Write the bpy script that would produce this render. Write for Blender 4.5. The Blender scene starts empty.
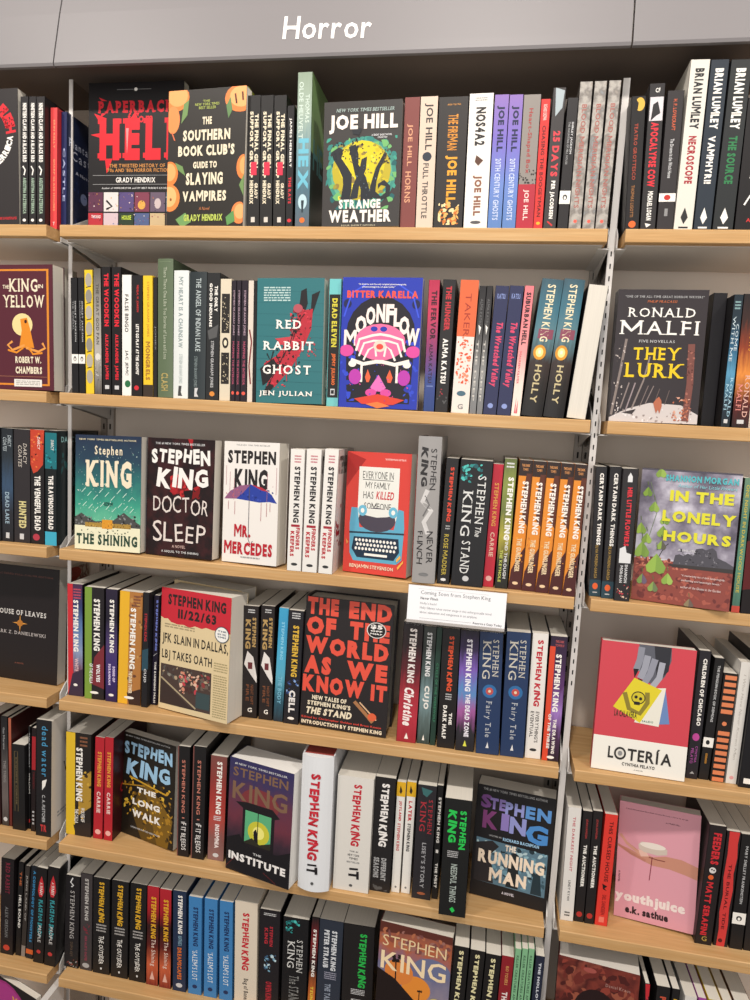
import bpy, math, random
from mathutils import Matrix, Vector
CAM={'f': 675.5078783078624, 'pos': [0.76282, -1.07952, -0.30255], 'R': [[0.983497, -0.165147, -0.073892], [0.172282, 0.979569, 0.103751], [0.055248, -0.114769, 0.991855]]}
ZS=[0.0, -0.2817, -0.5594, -0.8425, -1.1248, -1.4038, -1.6848]
PITCH=0.92
GAP=0.0253
BT=0.0198
WALL_Y=0.1736

# each book: (kind, label, group, x, y, z, thickness, height, cover width, yaw, lean, colour, side colour, page colour, hardcover, rounded spine, spine/cover print, side print, extras)
BOOKS=[
('F','face-out charcoal paperback with big red circular lettering, top shelf, left bay','books on the top shelf, left bay',-.1999,.012,.0,.022,.2246,.1271,.0,1,'#302c2c','#302c2c','#ded8cc',0,0,[('A','TENDER IS THE FLESH',.45,.33,.44,-172,-8,.15,'#d92c36'),('A','AGUSTINA BAZTERRICA',.45,.33,.43,165,8,.09,'#f2eee6'),('T','WINNER OF THE CLARIN PRIZE FOR FICTION AND A READER FAVOURITE PLAYED',.1,.945,.96,.965,'#d92c36','b')],[],{'roll': -1.41}),
('S','thin black spine with white block lettering, first of three alike, top shelf, left bay','books on the top shelf, left bay',-.0724,.014,.0,.0149,.213,.125,0,.37,'#262324','#1d1a1b','#ded8cc',0,0,[('V','NINETEEN CLAWS AND A BLACK BIRD',.28,.05,.78,.5,'#f2eee6','B'),('L',[(.3,.53),(.6,.56),(.45,.6)],.16,'#f2eee6'),('V','AGUSTINA BAZTERRICA',.32,.62,.76,.9,'#9fb5a0','B'),('E',.5,.95,.22,.012,'#f2eee6')],[],{}),
('S','thin black spine with white block lettering, second of three alike, top shelf, left bay','books on the top shelf, left bay',-.0559,.014,.0,.0135,.2126,.125,0,.23,'#262324','#1d1a1b','#ded8cc',0,0,[('V','NINETEEN CLAWS AND A BLACK BIRD',.28,.05,.78,.5,'#f2eee6','B'),('L',[(.3,.53),(.6,.56),(.45,.6)],.16,'#f2eee6'),('V','AGUSTINA BAZTERRICA',.32,.62,.76,.9,'#9fb5a0','B'),('E',.5,.95,.22,.012,'#f2eee6')],[],{}),
('S','thin black spine with white block lettering, third of three alike, top shelf, left bay','books on the top shelf, left bay',-.0413,.014,.0,.0161,.2123,.125,0,-.0,'#262324','#1d1a1b','#ded8cc',0,0,[('V','NINETEEN CLAWS AND A BLACK BIRD',.28,.05,.78,.5,'#f2eee6','B'),('L',[(.3,.53),(.6,.56),(.45,.6)],.16,'#f2eee6'),('V','AGUSTINA BAZTERRICA',.32,.62,.76,.9,'#9fb5a0','B'),('E',.5,.95,.22,.012,'#f2eee6')],[],{}),
('S','bright red paperback spine with small gold lettering, top shelf, left bay','books on the top shelf, left bay',-.0248,.027,.0,.0134,.1997,.125,0,.25,'#e4494a','#b22a30','#ded8cc',0,0,[('V','ERIN KELLY',.42,.1,.66,.33,'#f0a070','b'),('V','SHARP GLASS HOUSES',.42,.42,.66,.85,'#f0a070','b'),('T','Y',.4,.94,.65,.97,'#f2eee6','b')],[],{}),
('S','navy spine beside clear divider with pale cover lettering, top shelf, left bay','books on the top shelf, left bay',-.011,.037,.0,.011,.1972,.1,0,.22,'#1d2652','#1c2748','#ded8cc',0,0,[('V','CASTLE',.3,.3,.7,.75,'#a9b4d6','b')],[('T','Plantastic',.05,.2,.95,.27,'#c7cfe6','s'),('T','Castle',.15,.29,.9,.37,'#c7cfe6','s'),('T','A Novel',.25,.45,.7,.48,'#c7cfe6','b'),('E',.5,.66,.1,.05,'#8fa0d0'),('K',.1,.5,.9,.98,30,.06,['#30407c','#141c3c'],4)],{}),
('F','large black face-out paperback with dripping red title and cover grid, top shelf, middle bay','books on the top shelf, middle bay',.0329,.05,.0,.02,.2484,.1754,.0,0,'#191617','#191617','#ded8cc',0,0,[('R',.3,.045,.66,.049,'#777'),('E',.5,.047,.018,.012,'#f2eee6'),('T','PAPERBACKS',.1,.12,.97,.2,'#d3202e','Bs'),('T','from',.42,.2,.68,.265,'#d3202e','bs'),('T','HELL',.1,.235,.99,.51,'#df1f2c','Xs'),('P',[(.12,.33),(.02,.34),(.12,.36)],'#df1f2c'),('P',[(.18,.5),(.26,.5),(.2,.6)],'#df1f2c'),('P',[(.4,.3),(.43,.3),(.415,.47)],'#ff8a8a'),('P',[(.86,.5),(.96,.5),(.9,.56)],'#df1f2c'),('P',[(.1,.24),(.2,.235),(.06,.2)],'#df1f2c'),('P',[(.45,.235),(.52,.235),(.5,.19)],'#df1f2c'),('P',[(.14,.12),(.2,.12),(.11,.095)],'#d3202e'),('P',[(.5,.2),(.54,.2),(.53,.225)],'#d3202e'),('P',[(.14,.2),(.19,.2),(.12,.235)],'#d3202e'),('T','THE TWISTED HISTORY OF',.23,.535,.82,.56,'#c88a4a','b'),('T', "'70s AND '80s HORROR FICTION",.2,.565,.87,.59,'#c88a4a','b'),('R',.05,.61,.95,.613,'#999'),('T','GRADY HENDRIX',.3,.625,.72,.66,'#f2eee6','b'),('R',.05,.67,.95,.673,'#999'),('T', "Author of HORRORSTOR and MY BEST FRIEND'S EXORCISM",.15,.69,.9,.703,'#ccc','b'),('R',.005,.725,.16166666666666665,.855,'#5b3148'),('R',.17166666666666666,.725,.3283333333333333,.855,'#d9d2cf'),('R',.3383333333333333,.725,.495,.855,'#564878'),('R',.505,.725,.6616666666666666,.855,'#7c3b4e'),('R',.6716666666666666,.725,.8283333333333334,.855,'#6a5a6c'),('R',.8383333333333334,.725,.995,.855,'#2c6a7d'),('R',.005,.865,.16166666666666665,.995,'#b0303a'),('R',.17166666666666666,.865,.3283333333333333,.995,'#c9b6bd'),('R',.3383333333333333,.865,.495,.995,'#2a3a2a'),('R',.505,.865,.6616666666666666,.995,'#4f5d86'),('R',.6716666666666666,.865,.8283333333333334,.995,'#c9b38b'),('R',.8383333333333334,.865,.995,.995,'#574b3f'),('L',[(.2,.78),(.26,.82),(.2,.84)],.02,'#222'),('E',.58,.81,.04,.03,'#d9a24c'),('E',.75,.8,.035,.035,'#cbb'),('T','HOUSE',.37,.88,.47,.91,'#c9e04a','b'),('T','NEST',.87,.78,.98,.82,'#f2eee6','b'),('T','THE DEAD',.04,.88,.14,.9,'#eee','b'),('K',.01,.73,.99,.85,60,.012,['#201828','#e8d8d0','#a04858','#c8963c'],7),('K',.01,.87,.99,.99,60,.012,['#201828','#e8d8d0','#a04858','#5878a8'],8)],[],{'roll': 0}),
('F','face-out paperback with peaches and cream block title, top shelf, middle bay','books on the top shelf, middle bay',.1988,.016,.0,.02,.2155,.139,-4.95,0,'#2b2723','#2b2723','#ded8cc',0,0,[('E',.1,.05,.17,.1,'#e9803c'),('E',.12,.04,.13,.075,'#f3a562'),('E',.06,.21,.09,.1,'#ee8d4e'),('E',.03,.6,.11,.09,'#e9803c'),('E',.03,.59,.08,.065,'#f4a866'),('E',.04,.78,.13,.1,'#ea8744'),('E',.03,.77,.095,.075,'#f8b474'),('E',.05,.79,.015,.012,'#8a5a2c'),('E',.93,.08,.2,.1,'#e8803f'),('E',.94,.07,.15,.075,'#f6ab68'),('E',.99,.57,.09,.09,'#e8823f'),('E',1,.56,.06,.065,'#f3a562'),('E',.95,.9,.1,.08,'#ea8548'),('E',.96,.89,.07,.055,'#f6ab6c'),('P',[(0,0),(-.05,0),(-.05,1),(0,1)],'#2b2723'),('P',[(.2,.1),(.27,.07),(.25,.18),(.17,.24)],'#6f8f55'),('P',[(.8,.07),(.75,.13),(.78,.22),(.83,.16)],'#5f8450'),('P',[(.1,.52),(.2,.55),(.24,.62),(.13,.57)],'#6f8f55'),('P',[(.12,.94),(.25,.89),(.33,.96),(.2,1)],'#6f9a5d'),('P',[(.78,.93),(.88,.88),(.9,.96),(.8,.99)],'#5f9455'),('P',[(.94,.7),(1,.62),(1,.78)],'#6f8f55'),('L',[(.95,.04),(.96,.1)],.02,'#5a2a1a'),('L',[(.86,.05),(.88,.12)],.02,'#5a2a1a'),('L',[(.05,.3),(.09,.36)],.015,'#d9704a'),('T','THE',.45,.08,.54,.095,'#a9b45a','b'),('T','NEW YORK TIMES',.35,.1,.66,.12,'#a9b45a','b'),('T','BEST SELLER',.4,.125,.62,.145,'#a9b45a','b'),('T','THE',.45,.2,.57,.255,'#e9dcc0','B'),('T','SOUTHERN',.2,.29,.81,.37,'#e9dcc0','B'),('T', "BOOK CLUB'S",.14,.4,.87,.48,'#e9dcc0','B'),('T','GUIDE TO',.34,.52,.65,.57,'#e9dcc0','B'),('T','SLAYING',.25,.6,.73,.69,'#e9dcc0','B'),('T','VAMPIRES',.21,.73,.78,.81,'#e9dcc0','B'),('T','A Novel',.43,.85,.57,.875,'#c0784c','i'),('T','GRADY HENDRIX',.23,.905,.74,.955,'#b9c85e','B')],[],{'roll': 0}),
('S','lime green paperback edge behind the peach cover, top shelf, middle bay','books on the top shelf, middle bay',.329,.03,.0,.0049,.2259,.13,0,-.9,'#c3cf42','#c3cf42','#ded8cc',0,0,[],[],{}),
('S','black spine with cream and pink stacked title, first of three alike, top shelf, middle bay','books on the top shelf, middle bay',.3415,.01,.0,.0217,.2032,.12,0,-1.25,'#22201f','#1b1919','#ded8cc',0,0,[('V','THE FINAL GIRL',.56,.14,.85,.56,'#e9dcc0','B'),('V','SUPPORT GROUP',.2,.12,.46,.62,'#e9dcc0','B'),('R',.3,.5,.75,.6,'#d2304a'),('V','GRADY',.6,.66,.85,.78,'#e9dcc0','B'),('V','HENDRIX',.22,.64,.5,.82,'#e9dcc0','B'),('R',.35,.92,.65,.96,'#cfc9bf')],[],{}),
('S','black spine with cream and pink stacked title, second of three alike, top shelf, middle bay','books on the top shelf, middle bay',.3638,.01,.0,.0214,.2027,.12,0,-1.36,'#22201f','#1b1919','#ded8cc',0,0,[('V','THE FINAL GIRL',.56,.14,.85,.56,'#e9dcc0','B'),('V','SUPPORT GROUP',.2,.12,.46,.62,'#e9dcc0','B'),('R',.3,.5,.75,.6,'#d2304a'),('V','GRADY',.6,.66,.85,.78,'#e9dcc0','B'),('V','HENDRIX',.22,.64,.5,.82,'#e9dcc0','B'),('R',.35,.92,.65,.96,'#cfc9bf')],[],{}),
('S','black spine with cream and pink stacked title, third of three alike, top shelf, middle bay','books on the top shelf, middle bay',.3864,.01,.0,.0211,.2022,.12,0,-1.56,'#22201f','#1b1919','#ded8cc',0,0,[('V','THE FINAL GIRL',.56,.14,.85,.56,'#e9dcc0','B'),('V','SUPPORT GROUP',.2,.12,.46,.62,'#e9dcc0','B'),('R',.3,.5,.75,.6,'#d2304a'),('V','GRADY',.6,.66,.85,.78,'#e9dcc0','B'),('V','HENDRIX',.22,.64,.5,.82,'#e9dcc0','B'),('R',.35,.92,.65,.96,'#cfc9bf')],[],{}),
('S','narrow black spine with white over red lettering, top shelf, middle bay','books on the top shelf, middle bay',.4079,.01,.0,.0118,.1863,.125,0,-1.37,'#1b191a','#111','#ded8cc',0,0,[('V','JAMES HERBERT',.3,.1,.7,.5,'#f2eee6','b'),('V','THE RATS',.3,.58,.7,.8,'#d02f3a','B'),('E',.5,.94,.3,.015,'#d02f3a')],[],{}),
('S','tall sage-green book with turquoise title rising above neighbours, top shelf, middle bay','books on the top shelf, middle bay',.4232,.01,.0,.024,.2354,.13,0,-1.12,'g:#8fa08b,#9fb0a0,#6f8f96,#4d6f7c,#5b6169','#7a9b64','#ded8cc',0,0,[('V','THOMAS',.55,.14,.85,.32,'#c9d8cc','b'),('V','OLDE HEUVELT',.12,.06,.42,.42,'#c9d8cc','b'),('V','HEX',.15,.42,.85,.75,'#6cb6c9','B'),('E',.5,.83,.3,.05,'#b8d4da'),('P',[(.4,.82),(.6,.82),(.55,.9),(.45,.9)],'#26343c'),('E',.5,.95,.18,.018,'#e0702c')],[('R',0,.5,1,1,'#20302a'),('T','HEX',.1,.4,.9,.6,'#58a0a0','b')],{}),
('F','face-out dark paperback, yellow-green cloud with four curling arms, top shelf, middle bay','books on the top shelf, middle bay',.4693,.006,.0,.03,.1879,.1235,.0,0,'#3a3735','#3a3735','#ded8cc',0,0,[('E',.5,.57,.45,.29,'#3d8a7c'),('E',.5,.57,.4,.27,'#5fa888'),('K',.04,.28,.95,.86,110,.1,['#2f7f78','#3f9a86','#6fb06a','#1f5f60'],3),('E',.5,.55,.38,.24,'#b9a82a'),('E',.5,.5,.3,.19,'#d9c522'),('K',.14,.34,.86,.78,70,.06,['#c9b422','#8f7a3a','#e8d83a','#9a9030'],5),('P',[(.1,.4),(.2,.36),(.26,.38),(.24,.45),(.32,.52),(.38,.58),(.38,.7),(.36,.78),(.24,.78),(.27,.66),(.26,.6),(.2,.52),(.14,.46)],'#23262b'),('P',[(.33,.36),(.42,.34),(.46,.42),(.46,.5),(.56,.6),(.62,.72),(.66,.78),(.5,.79),(.5,.7),(.42,.58),(.38,.48)],'#20242a'),('P',[(.5,.46),(.57,.44),(.56,.54),(.48,.66),(.46,.77),(.36,.78),(.4,.66),(.47,.56)],'#262a2f'),('P',[(.8,.4),(.82,.44),(.74,.54),(.7,.64),(.69,.72),(.76,.76),(.82,.73),(.82,.68),(.76,.67),(.72,.7),(.72,.66),(.8,.63),(.88,.68),(.87,.76),(.76,.79),(.62,.76),(.62,.68),(.68,.54)],'#23262b'),('K',.12,.32,.3,.46,25,.03,['#1d2024'],6),('K',.34,.28,.52,.46,30,.03,['#1d2024','#31343a'],7),('K',.72,.38,.88,.5,22,.022,['#3a3028','#57422c'],8),('P',[(.36,.2),(.5,.22),(.46,.27),(.38,.26)],'#23262b'),('K',.38,.4,.7,.76,30,.02,['#5f6f7c','#48535f'],9),('T','NEW YORK TIMES BESTSELLER',.16,.055,.9,.085,'#9fb0aa','bi'),('T','JOE HILL',.07,.105,.95,.255,'#f3e7dc','B'),('T','A GREAT SHORT NOVEL',.62,.265,.88,.28,'#ddd','b'),('T','COLLECTION',.7,.285,.82,.3,'#ddd','b'),('T','STRANGE',.22,.78,.76,.855,'#f5ece0','B'),('T','WEATHER',.09,.865,.9,.965,'#f5ece0','B'),('T','FOUR SHORT NOVELS',.26,.983,.7,.996,'#b9b39b','b')],[],{'roll': -1.34}),
('S','brick-brown spine with tan lettering, top shelf, middle bay','books on the top shelf, middle bay',.5942,.01,.0,.024,.1943,.125,0,-.97,'#7d413c','#7d413c','#ded8cc',0,0,[('V','JOE HILL',.22,.2,.6,.52,'#d59a77','b'),('V','HORNS',.22,.56,.6,.8,'#d59a77','b')],[],{}),
('S','cream spine with dark lettering and small black emblem, top shelf, middle bay','books on the top shelf, middle bay',.6189,.01,.0,.0271,.1948,.125,0,-1.06,'#d8c2ae','#d8c2ae','#ded8cc',0,0,[('V','JOE HILL',.25,.05,.75,.4,'#3b3735','b'),('E',.5,.45,.26,.035,'#2d3440'),('V','FULL THROTTLE',.3,.5,.62,.92,'#4a4542','b')],[],{}),
('S','dark spine with orange lettering and flames at the foot, top shelf, middle bay','books on the top shelf, middle bay',.6468,.01,.0,.0449,.1934,.125,0,-.89,'#2c2826','#2c2826','#ded8cc',0,0,[('T','#1 NEW YORK TIMES',.3,.05,.75,.065,'#c98b3f','b'),('V','THE FIREMAN',.35,.13,.7,.4,'#d98d2b','b'),('V','JOE HILL',.3,.44,.72,.8,'#e6a02c','B'),('K',.15,.78,.85,.97,50,.14,['#e8b060','#c9702c','#f3d9a0'],2)],[],{}),
('S','white spine with black title and red-brown name, top shelf, middle bay','books on the top shelf, middle bay',.6933,.01,.0,.0364,.1973,.125,0,-1.07,'#ece6de','#ece6de','#ded8cc',0,0,[('Z',.25,.03,.75,.06,2,'#888',1),('V','NOS4A2',.3,.1,.72,.38,'#2a2728','B'),('P',[(.4,.45),(.7,.49),(.5,.53),(.35,.5)],'#5a3a2c'),('V','JOE HILL',.3,.6,.68,.9,'#8a5a44','B'),('E',.5,.95,.22,.012,'#555')],[],{}),
('S','violet-to-blue spine with navy name and white title, left of two, top shelf, middle bay','books on the top shelf, middle bay',.73,.01,.0,.0214,.195,.125,0,-.71,'g:#8c6fb4,#7a6cc0,#6b86c8,#5a7fb8','#1c1a1c','#ded8cc',0,0,[('V','JOE HILL',.2,.08,.75,.42,'#1f2348','B'),('V','20TH CENTURY GHOSTS',.3,.47,.7,.93,'#c9d2e8','b')],[],{}),
('S','violet-to-blue spine with navy name and white title, right of two, top shelf, middle bay','books on the top shelf, middle bay',.7519,.01,.0,.0206,.1945,.125,0,-.76,'g:#8c6fb4,#7a6cc0,#6b86c8,#5a7fb8','#1c1a1c','#ded8cc',0,0,[('V','JOE HILL',.2,.08,.75,.42,'#1f2348','B'),('V','20TH CENTURY GHOSTS',.3,.47,.7,.93,'#c9d2e8','b')],[],{}),
('S','grey and crimson spine with thin red lettering, top shelf, middle bay','books on the top shelf, middle bay',.773,.01,.0,.0254,.194,.125,0,-.77,'#8c857f','#8c857f','#ded8cc',0,0,[('R',0,.66,1,1,'#b02a3a'),('K',.02,.55,.98,.66,24,.12,['#2a2524'],3),('V','Heart-Shaped Box',.3,.1,.6,.58,'#a5403f','b'),('V','JOE HILL',.3,.7,.65,.93,'#f0d8d0','b')],[],{}),
('S','narrow red spine with black lettering, top shelf, middle bay','books on the top shelf, middle bay',.7988,.01,.0,.0139,.1872,.125,0,-.81,'#d0332f','#d0332f','#ded8cc',0,0,[('V','CHASING THE BOOGEYMAN',.3,.2,.7,.9,'#5a1010','b'),('V','RICHARD CHIZMAR',.3,.04,.7,.16,'#f0d0c8','b'),('E',.5,.95,.22,.012,'#f0b030')],[],{}),
('S','dark grey spine with red numerals and a knife blade, top shelf, middle bay','books on the top shelf, middle bay',.8136,.01,.0,.0187,.2028,.125,0,-.31,'#3a3636','#3a3636','#ded8cc',0,0,[('P',[(.2,0),(.9,.02),(.8,.14),(.3,.2)],'#a8b4b8'),('V','25 DAYS',.25,.3,.8,.62,'#d8404a','B'),('V','PER JACOBSEN',.3,.65,.7,.92,'#f2eee6','B'),('L',[(.3,.94),(.7,.97)],.12,'#c33')],[],{}),
('S','slim black spine with a small white publisher band, top shelf, middle bay','books on the top shelf, middle bay',.8343,.01,.0,.0154,.1883,.125,0,.1,'#232021','#232021','#ded8cc',0,0,[('V','SHIRLEY JACKSON',.52,.18,.75,.42,'#ddd','b'),('V','THE HAUNTING OF HILL HOUSE',.25,.18,.45,.5,'#999','b'),('R',0,.7,1,.8,'#f2eee6'),('E',.5,.75,.22,.022,'#2a2a2a'),('E',.5,.754,.11,.014,'#f2eee6')],[],{}),
('S','silvery grey spine with faint red lettering, first of three alike, top shelf, middle bay','books on the top shelf, middle bay',.8507,.01,.0,.0184,.2101,.125,0,-.12,'n:#a09a90,#7f7974,#b1aca4,#94867c:60','#55504c','#ded8cc',0,0,[('V','BLOOD MERIDIAN NIGHTS',.3,.15,.7,.85,'#a5655c','b'),('E',.5,.94,.14,.012,'#f06050')],[],{}),
('S','silvery grey spine with faint red lettering, second of three alike, top shelf, middle bay','books on the top shelf, middle bay',.8708,.01,.0,.0177,.2104,.125,0,.01,'n:#8d9498,#7f7974,#b1aca4,#94867c:60','#55504c','#ded8cc',0,0,[('V','BLOOD MERIDIAN NIGHTS',.3,.15,.7,.85,'#a5655c','b'),('E',.5,.94,.14,.012,'#f06050')],[],{}),
('S','silvery grey spine with faint red lettering, third of three alike, top shelf, middle bay','books on the top shelf, middle bay',.8896,.01,.0,.0173,.2107,.125,0,.44,'n:#a39b90,#7f7974,#b1aca4,#94867c:60','#55504c','#ded8cc',0,0,[('V','BLOOD MERIDIAN NIGHTS',.3,.15,.7,.85,'#a5655c','b'),('E',.5,.94,.14,.012,'#f06050')],[],{}),
('S','black spine with yellow moon art at the top, top shelf, right bay','books on the top shelf, right bay',.9324,.01,.0,.0197,.1881,.125,0,-2.21,'#181516','#181516','#ded8cc',0,0,[('E',.6,.06,.34,.05,'#d9b048'),('P',[(.3,.02),(.5,.05),(.45,.1),(.2,.1)],'#181516'),('V','TEATRO GROTTESCO',.3,.2,.55,.62,'#a5432f','b'),('V','THOMAS LIGOTTI',.3,.66,.55,.9,'#9c6a3c','b'),('E',.5,.955,.26,.026,'#e5682c')],[],{}),
('S','dark spine with dripping red title and white art band, top shelf, right bay','books on the top shelf, right bay',.9539,.01,.0,.0214,.2048,.125,0,-1.54,'#2b2829','#2b2829','#ded8cc',0,0,[('R',.1,.09,.95,.25,'#d6cfd2'),('P',[(.3,.14),(.6,.12),(.8,.2),(.5,.22),(.2,.25)],'#2b2829'),('T','CF',.4,.03,.7,.06,'#f2eee6','b'),('V','APOCALYPSE COW',.25,.26,.75,.7,'#dd2f3c','B'),('V','MICHAEL LOGAN',.35,.73,.7,.93,'#f2eee6','B'),('P',[(.3,.95),(.7,.96),(.4,.98)],'#f2eee6')],[],{}),
('S','charcoal spine with a white band and red dot, top shelf, right bay','books on the top shelf, right bay',.977,.01,.0,.0228,.1946,.125,0,-.84,'#302c2d','#302c2d','#ded8cc',0,0,[('V','H. P. LOVECRAFT',.4,.06,.62,.28,'#d0603c','b'),('V','The Dreams in the Witch House',.4,.34,.62,.62,'#ccc','b'),('R',0,.73,1,.79,'#f2eee6'),('E',.5,.76,.2,.02,'#c03028'),('Z',.4,.84,.6,.95,1,'#999',1)],[],{}),
('S','tall ivory spine with heavy black and red lettering, top shelf, right bay','books on the top shelf, right bay',1.0005,.01,.0,.0263,.2357,.125,0,.18,'#dcd7cc','#dcd7cc','#ded8cc',0,0,[('V','BRIAN LUMLEY',.28,.05,.78,.4,'#2a2a2c','B'),('V','NECROSCOPE',.3,.44,.72,.72,'#a3343a','B'),('P',[(.5,.86),(.7,.92),(.5,.96),(.32,.92)],'#2a2a2c'),('R',.25,.975,.75,.985,'#2a2a2c')],[],{}),
('S','tall navy spine with heavy white lettering, top shelf, right bay','books on the top shelf, right bay',1.0282,.01,.0,.0244,.2348,.125,0,.12,'#27303a','#27303a','#ded8cc',0,0,[('V','BRIAN LUMLEY',.28,.05,.78,.4,'#f2eee6','B'),('V','VAMPHYRI!',.3,.44,.72,.72,'#f2eee6','B'),('P',[(.5,.86),(.7,.92),(.5,.96),(.32,.92)],'#f2eee6'),('R',.25,.975,.75,.985,'#f2eee6')],[],{}),
('S','tall charcoal spine with white and green lettering, top shelf, right bay','books on the top shelf, right bay',1.0543,.01,.0,.028,.234,.125,0,.3,'#26292a','#26292a','#ded8cc',0,0,[('V','BRIAN LUMLEY',.28,.05,.78,.4,'#f2eee6','B'),('V','THE SOURCE',.3,.44,.72,.72,'#2f7a4a','B'),('P',[(.5,.86),(.7,.92),(.5,.96),(.32,.92)],'#f2eee6'),('R',.25,.975,.75,.985,'#f2eee6')],[],{}),
('S','black book at right edge with white cover strokes, top shelf, right bay','books on the top shelf, right bay',1.0842,.01,.0,.0483,.1826,.125,0,-.2,'#1a1718','#1a1718','#ded8cc',0,0,[('L',[(.3,.6),(.5,.4),(.9,.3)],.06,'#f2eee6'),('L',[(.2,.8),(.6,.6),(.9,.75)],.05,'#f2eee6'),('T','A N',.3,.9,.6,.93,'#c33','b')],[],{}),
('F','maroon face-out paperback with tentacled yellow figure before a moon, second shelf, left bay','books on the second shelf, left bay',-.1396,.012,-.2817,.03,.2155,.1361,-1.68,0,'#56232f','#56232f','#ded8cc',0,0,[('R',.06,.035,.94,.05,'#d9872c'),('R',.06,.95,.94,.965,'#d9872c'),('R',.06,.035,.09,.965,'#d9872c'),('R',.91,.035,.94,.965,'#d9872c'),('T','THE',.27,.16,.36,.19,'#e9dcc0','b'),('T','IN',.79,.155,.86,.185,'#e9dcc0','b'),('T','KING',.36,.11,.78,.215,'#e9dcc0','bs'),('T','YELLOW',.27,.24,.88,.34,'#e9dcc0','bs'),('E',.55,.475,.15,.09,'#e9d494'),('P',[(.52,.43),(.62,.42),(.66,.5),(.72,.66),(.5,.66),(.54,.52)],'#e08a26'),('L',[(.58,.64),(.4,.68),(.33,.64),(.4,.61)],.03,'#e59a4a'),('L',[(.6,.66),(.78,.69),(.88,.66),(.84,.62)],.03,'#e59a4a'),('L',[(.56,.66),(.46,.7),(.33,.68)],.025,'#e08a26'),('L',[(.64,.66),(.7,.71),(.84,.7)],.025,'#e08a26'),('E',.6,.45,.02,.015,'#3a1a1a'),('T','ROBERT W.',.44,.73,.82,.785,'#e9dcc0','B'),('T','CHAMBERS',.44,.81,.83,.87,'#e9dcc0','B'),('R',.2,.892,.9,.895,'#b57a5c')],[],{'sticker': (.42,.915,.83,.975),'roll': -.85}),
('F','second copy whose page edge shows behind the maroon cover, second shelf, left bay','books on the second shelf, left bay',-.1439,.05,-.2817,.035,.2206,.1337,-1.71,0,'#4a2030','#4a2030','#ded8cc',0,0,[],[],{'roll': 0}),
('S','slim black spine with a white lower band, left of two, second shelf, middle bay','books on the second shelf, middle bay',.0305,.01,-.2817,.0125,.1965,.125,0,-1.18,'#1b1a1c','#1b1a1c','#ded8cc',0,0,[('V','SHIRLEY JACKSON',.5,.2,.75,.55,'#bbb','b'),('V','THE SUNDIAL',.2,.2,.4,.45,'#888','b'),('R',0,.66,1,.74,'#f2eee6'),('E',.5,.7,.22,.022,'#2a2a2a'),('E',.5,.704,.11,.014,'#f2eee6')],[],{}),
('S','slim black spine with a white lower band, right of two, second shelf, middle bay','books on the second shelf, middle bay',.044,.01,-.2817,.0119,.1968,.125,0,-1.19,'#1b1a1c','#1b1a1c','#ded8cc',0,0,[('V','SHIRLEY JACKSON',.5,.2,.75,.55,'#bbb','b'),('V','HANGSAMAN',.2,.2,.4,.45,'#888','b'),('R',0,.66,1,.74,'#f2eee6'),('E',.5,.7,.22,.022,'#2a2a2a'),('E',.5,.704,.11,.014,'#f2eee6')],[],{}),
('S','yellow spine with grey cloud blobs, second shelf, middle bay','books on the second shelf, middle bay',.0569,.01,-.2817,.0159,.2098,.125,0,-1.39,'#e6c42c','#e6c42c','#ded8cc',0,0,[('E',.5,.08,.38,.055,'#a9a294'),('E',.5,.21000000000000002,.38,.055,'#8f8a80'),('E',.5,.34,.38,.055,'#b1a99a'),('E',.5,.47000000000000003,.38,.055,'#a9a294'),('E',.5,.6,.38,.055,'#8f8a80'),('E',.5,.73,.38,.055,'#b1a99a'),('E',.5,.86,.38,.055,'#a9a294'),('L',[(.2,.14),(.8,.13)],.08,'#4a3c20'),('L',[(.2,.27),(.8,.26)],.08,'#4a3c20'),('L',[(.2,.4),(.8,.39)],.08,'#4a3c20'),('L',[(.2,.53),(.8,.52)],.08,'#4a3c20'),('L',[(.2,.66),(.8,.65)],.08,'#4a3c20'),('L',[(.2,.79),(.8,.78)],.08,'#4a3c20')],[],{}),
('S','silver grey spine with vertical grey lettering, second shelf, middle bay','books on the second shelf, middle bay',.0735,.01,-.2817,.0139,.2126,.125,0,-1.18,'g:#5a5752,#9a958e,#b1aca4,#55504e','#1c1a1c','#ded8cc',0,0,[('V','THE GREAT GOD PAN',.3,.12,.7,.6,'#4a4844','b'),('E',.5,.7,.35,.03,'#d8d4cc'),('K',.1,.72,.9,.9,20,.15,['#ccc','#555'],3)],[],{}),
('S','black spine with bright red condensed title, left of two, second shelf, middle bay','books on the second shelf, middle bay',.0883,.01,-.2817,.0172,.2153,.125,0,-1.2,'#1a1718','#141213','#ded8cc',0,0,[('V','THE WOODKIN',.28,.05,.78,.46,'#dc2636','B'),('V','ALEXANDER JAMES',.28,.52,.72,.88,'#dc2636','B'),('R',.3,.925,.75,.955,'#ccc')],[],{}),
('S','black spine with bright red condensed title, right of two, second shelf, middle bay','books on the second shelf, middle bay',.1063,.01,-.2817,.0177,.2156,.125,0,-.9,'#1a1718','#141213','#ded8cc',0,0,[('V','THE WOODKIN',.28,.05,.78,.46,'#dc2636','B'),('V','ALEXANDER JAMES',.28,.52,.72,.88,'#dc2636','B'),('R',.3,.925,.75,.955,'#ccc')],[],{}),
('S','white spine with thin black lettering and green dot, second shelf, middle bay','books on the second shelf, middle bay',.1252,.01,-.2817,.0178,.2028,.125,0,-.81,'#eceae4','#eceae4','#ded8cc',0,0,[('V','FALSE BINGO',.3,.16,.68,.47,'#2a282a','b'),('V','JAC JEMC',.3,.62,.68,.83,'#2a282a','b'),('E',.6,.9,.3,.03,'#2c6e44')],[],{}),
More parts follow.
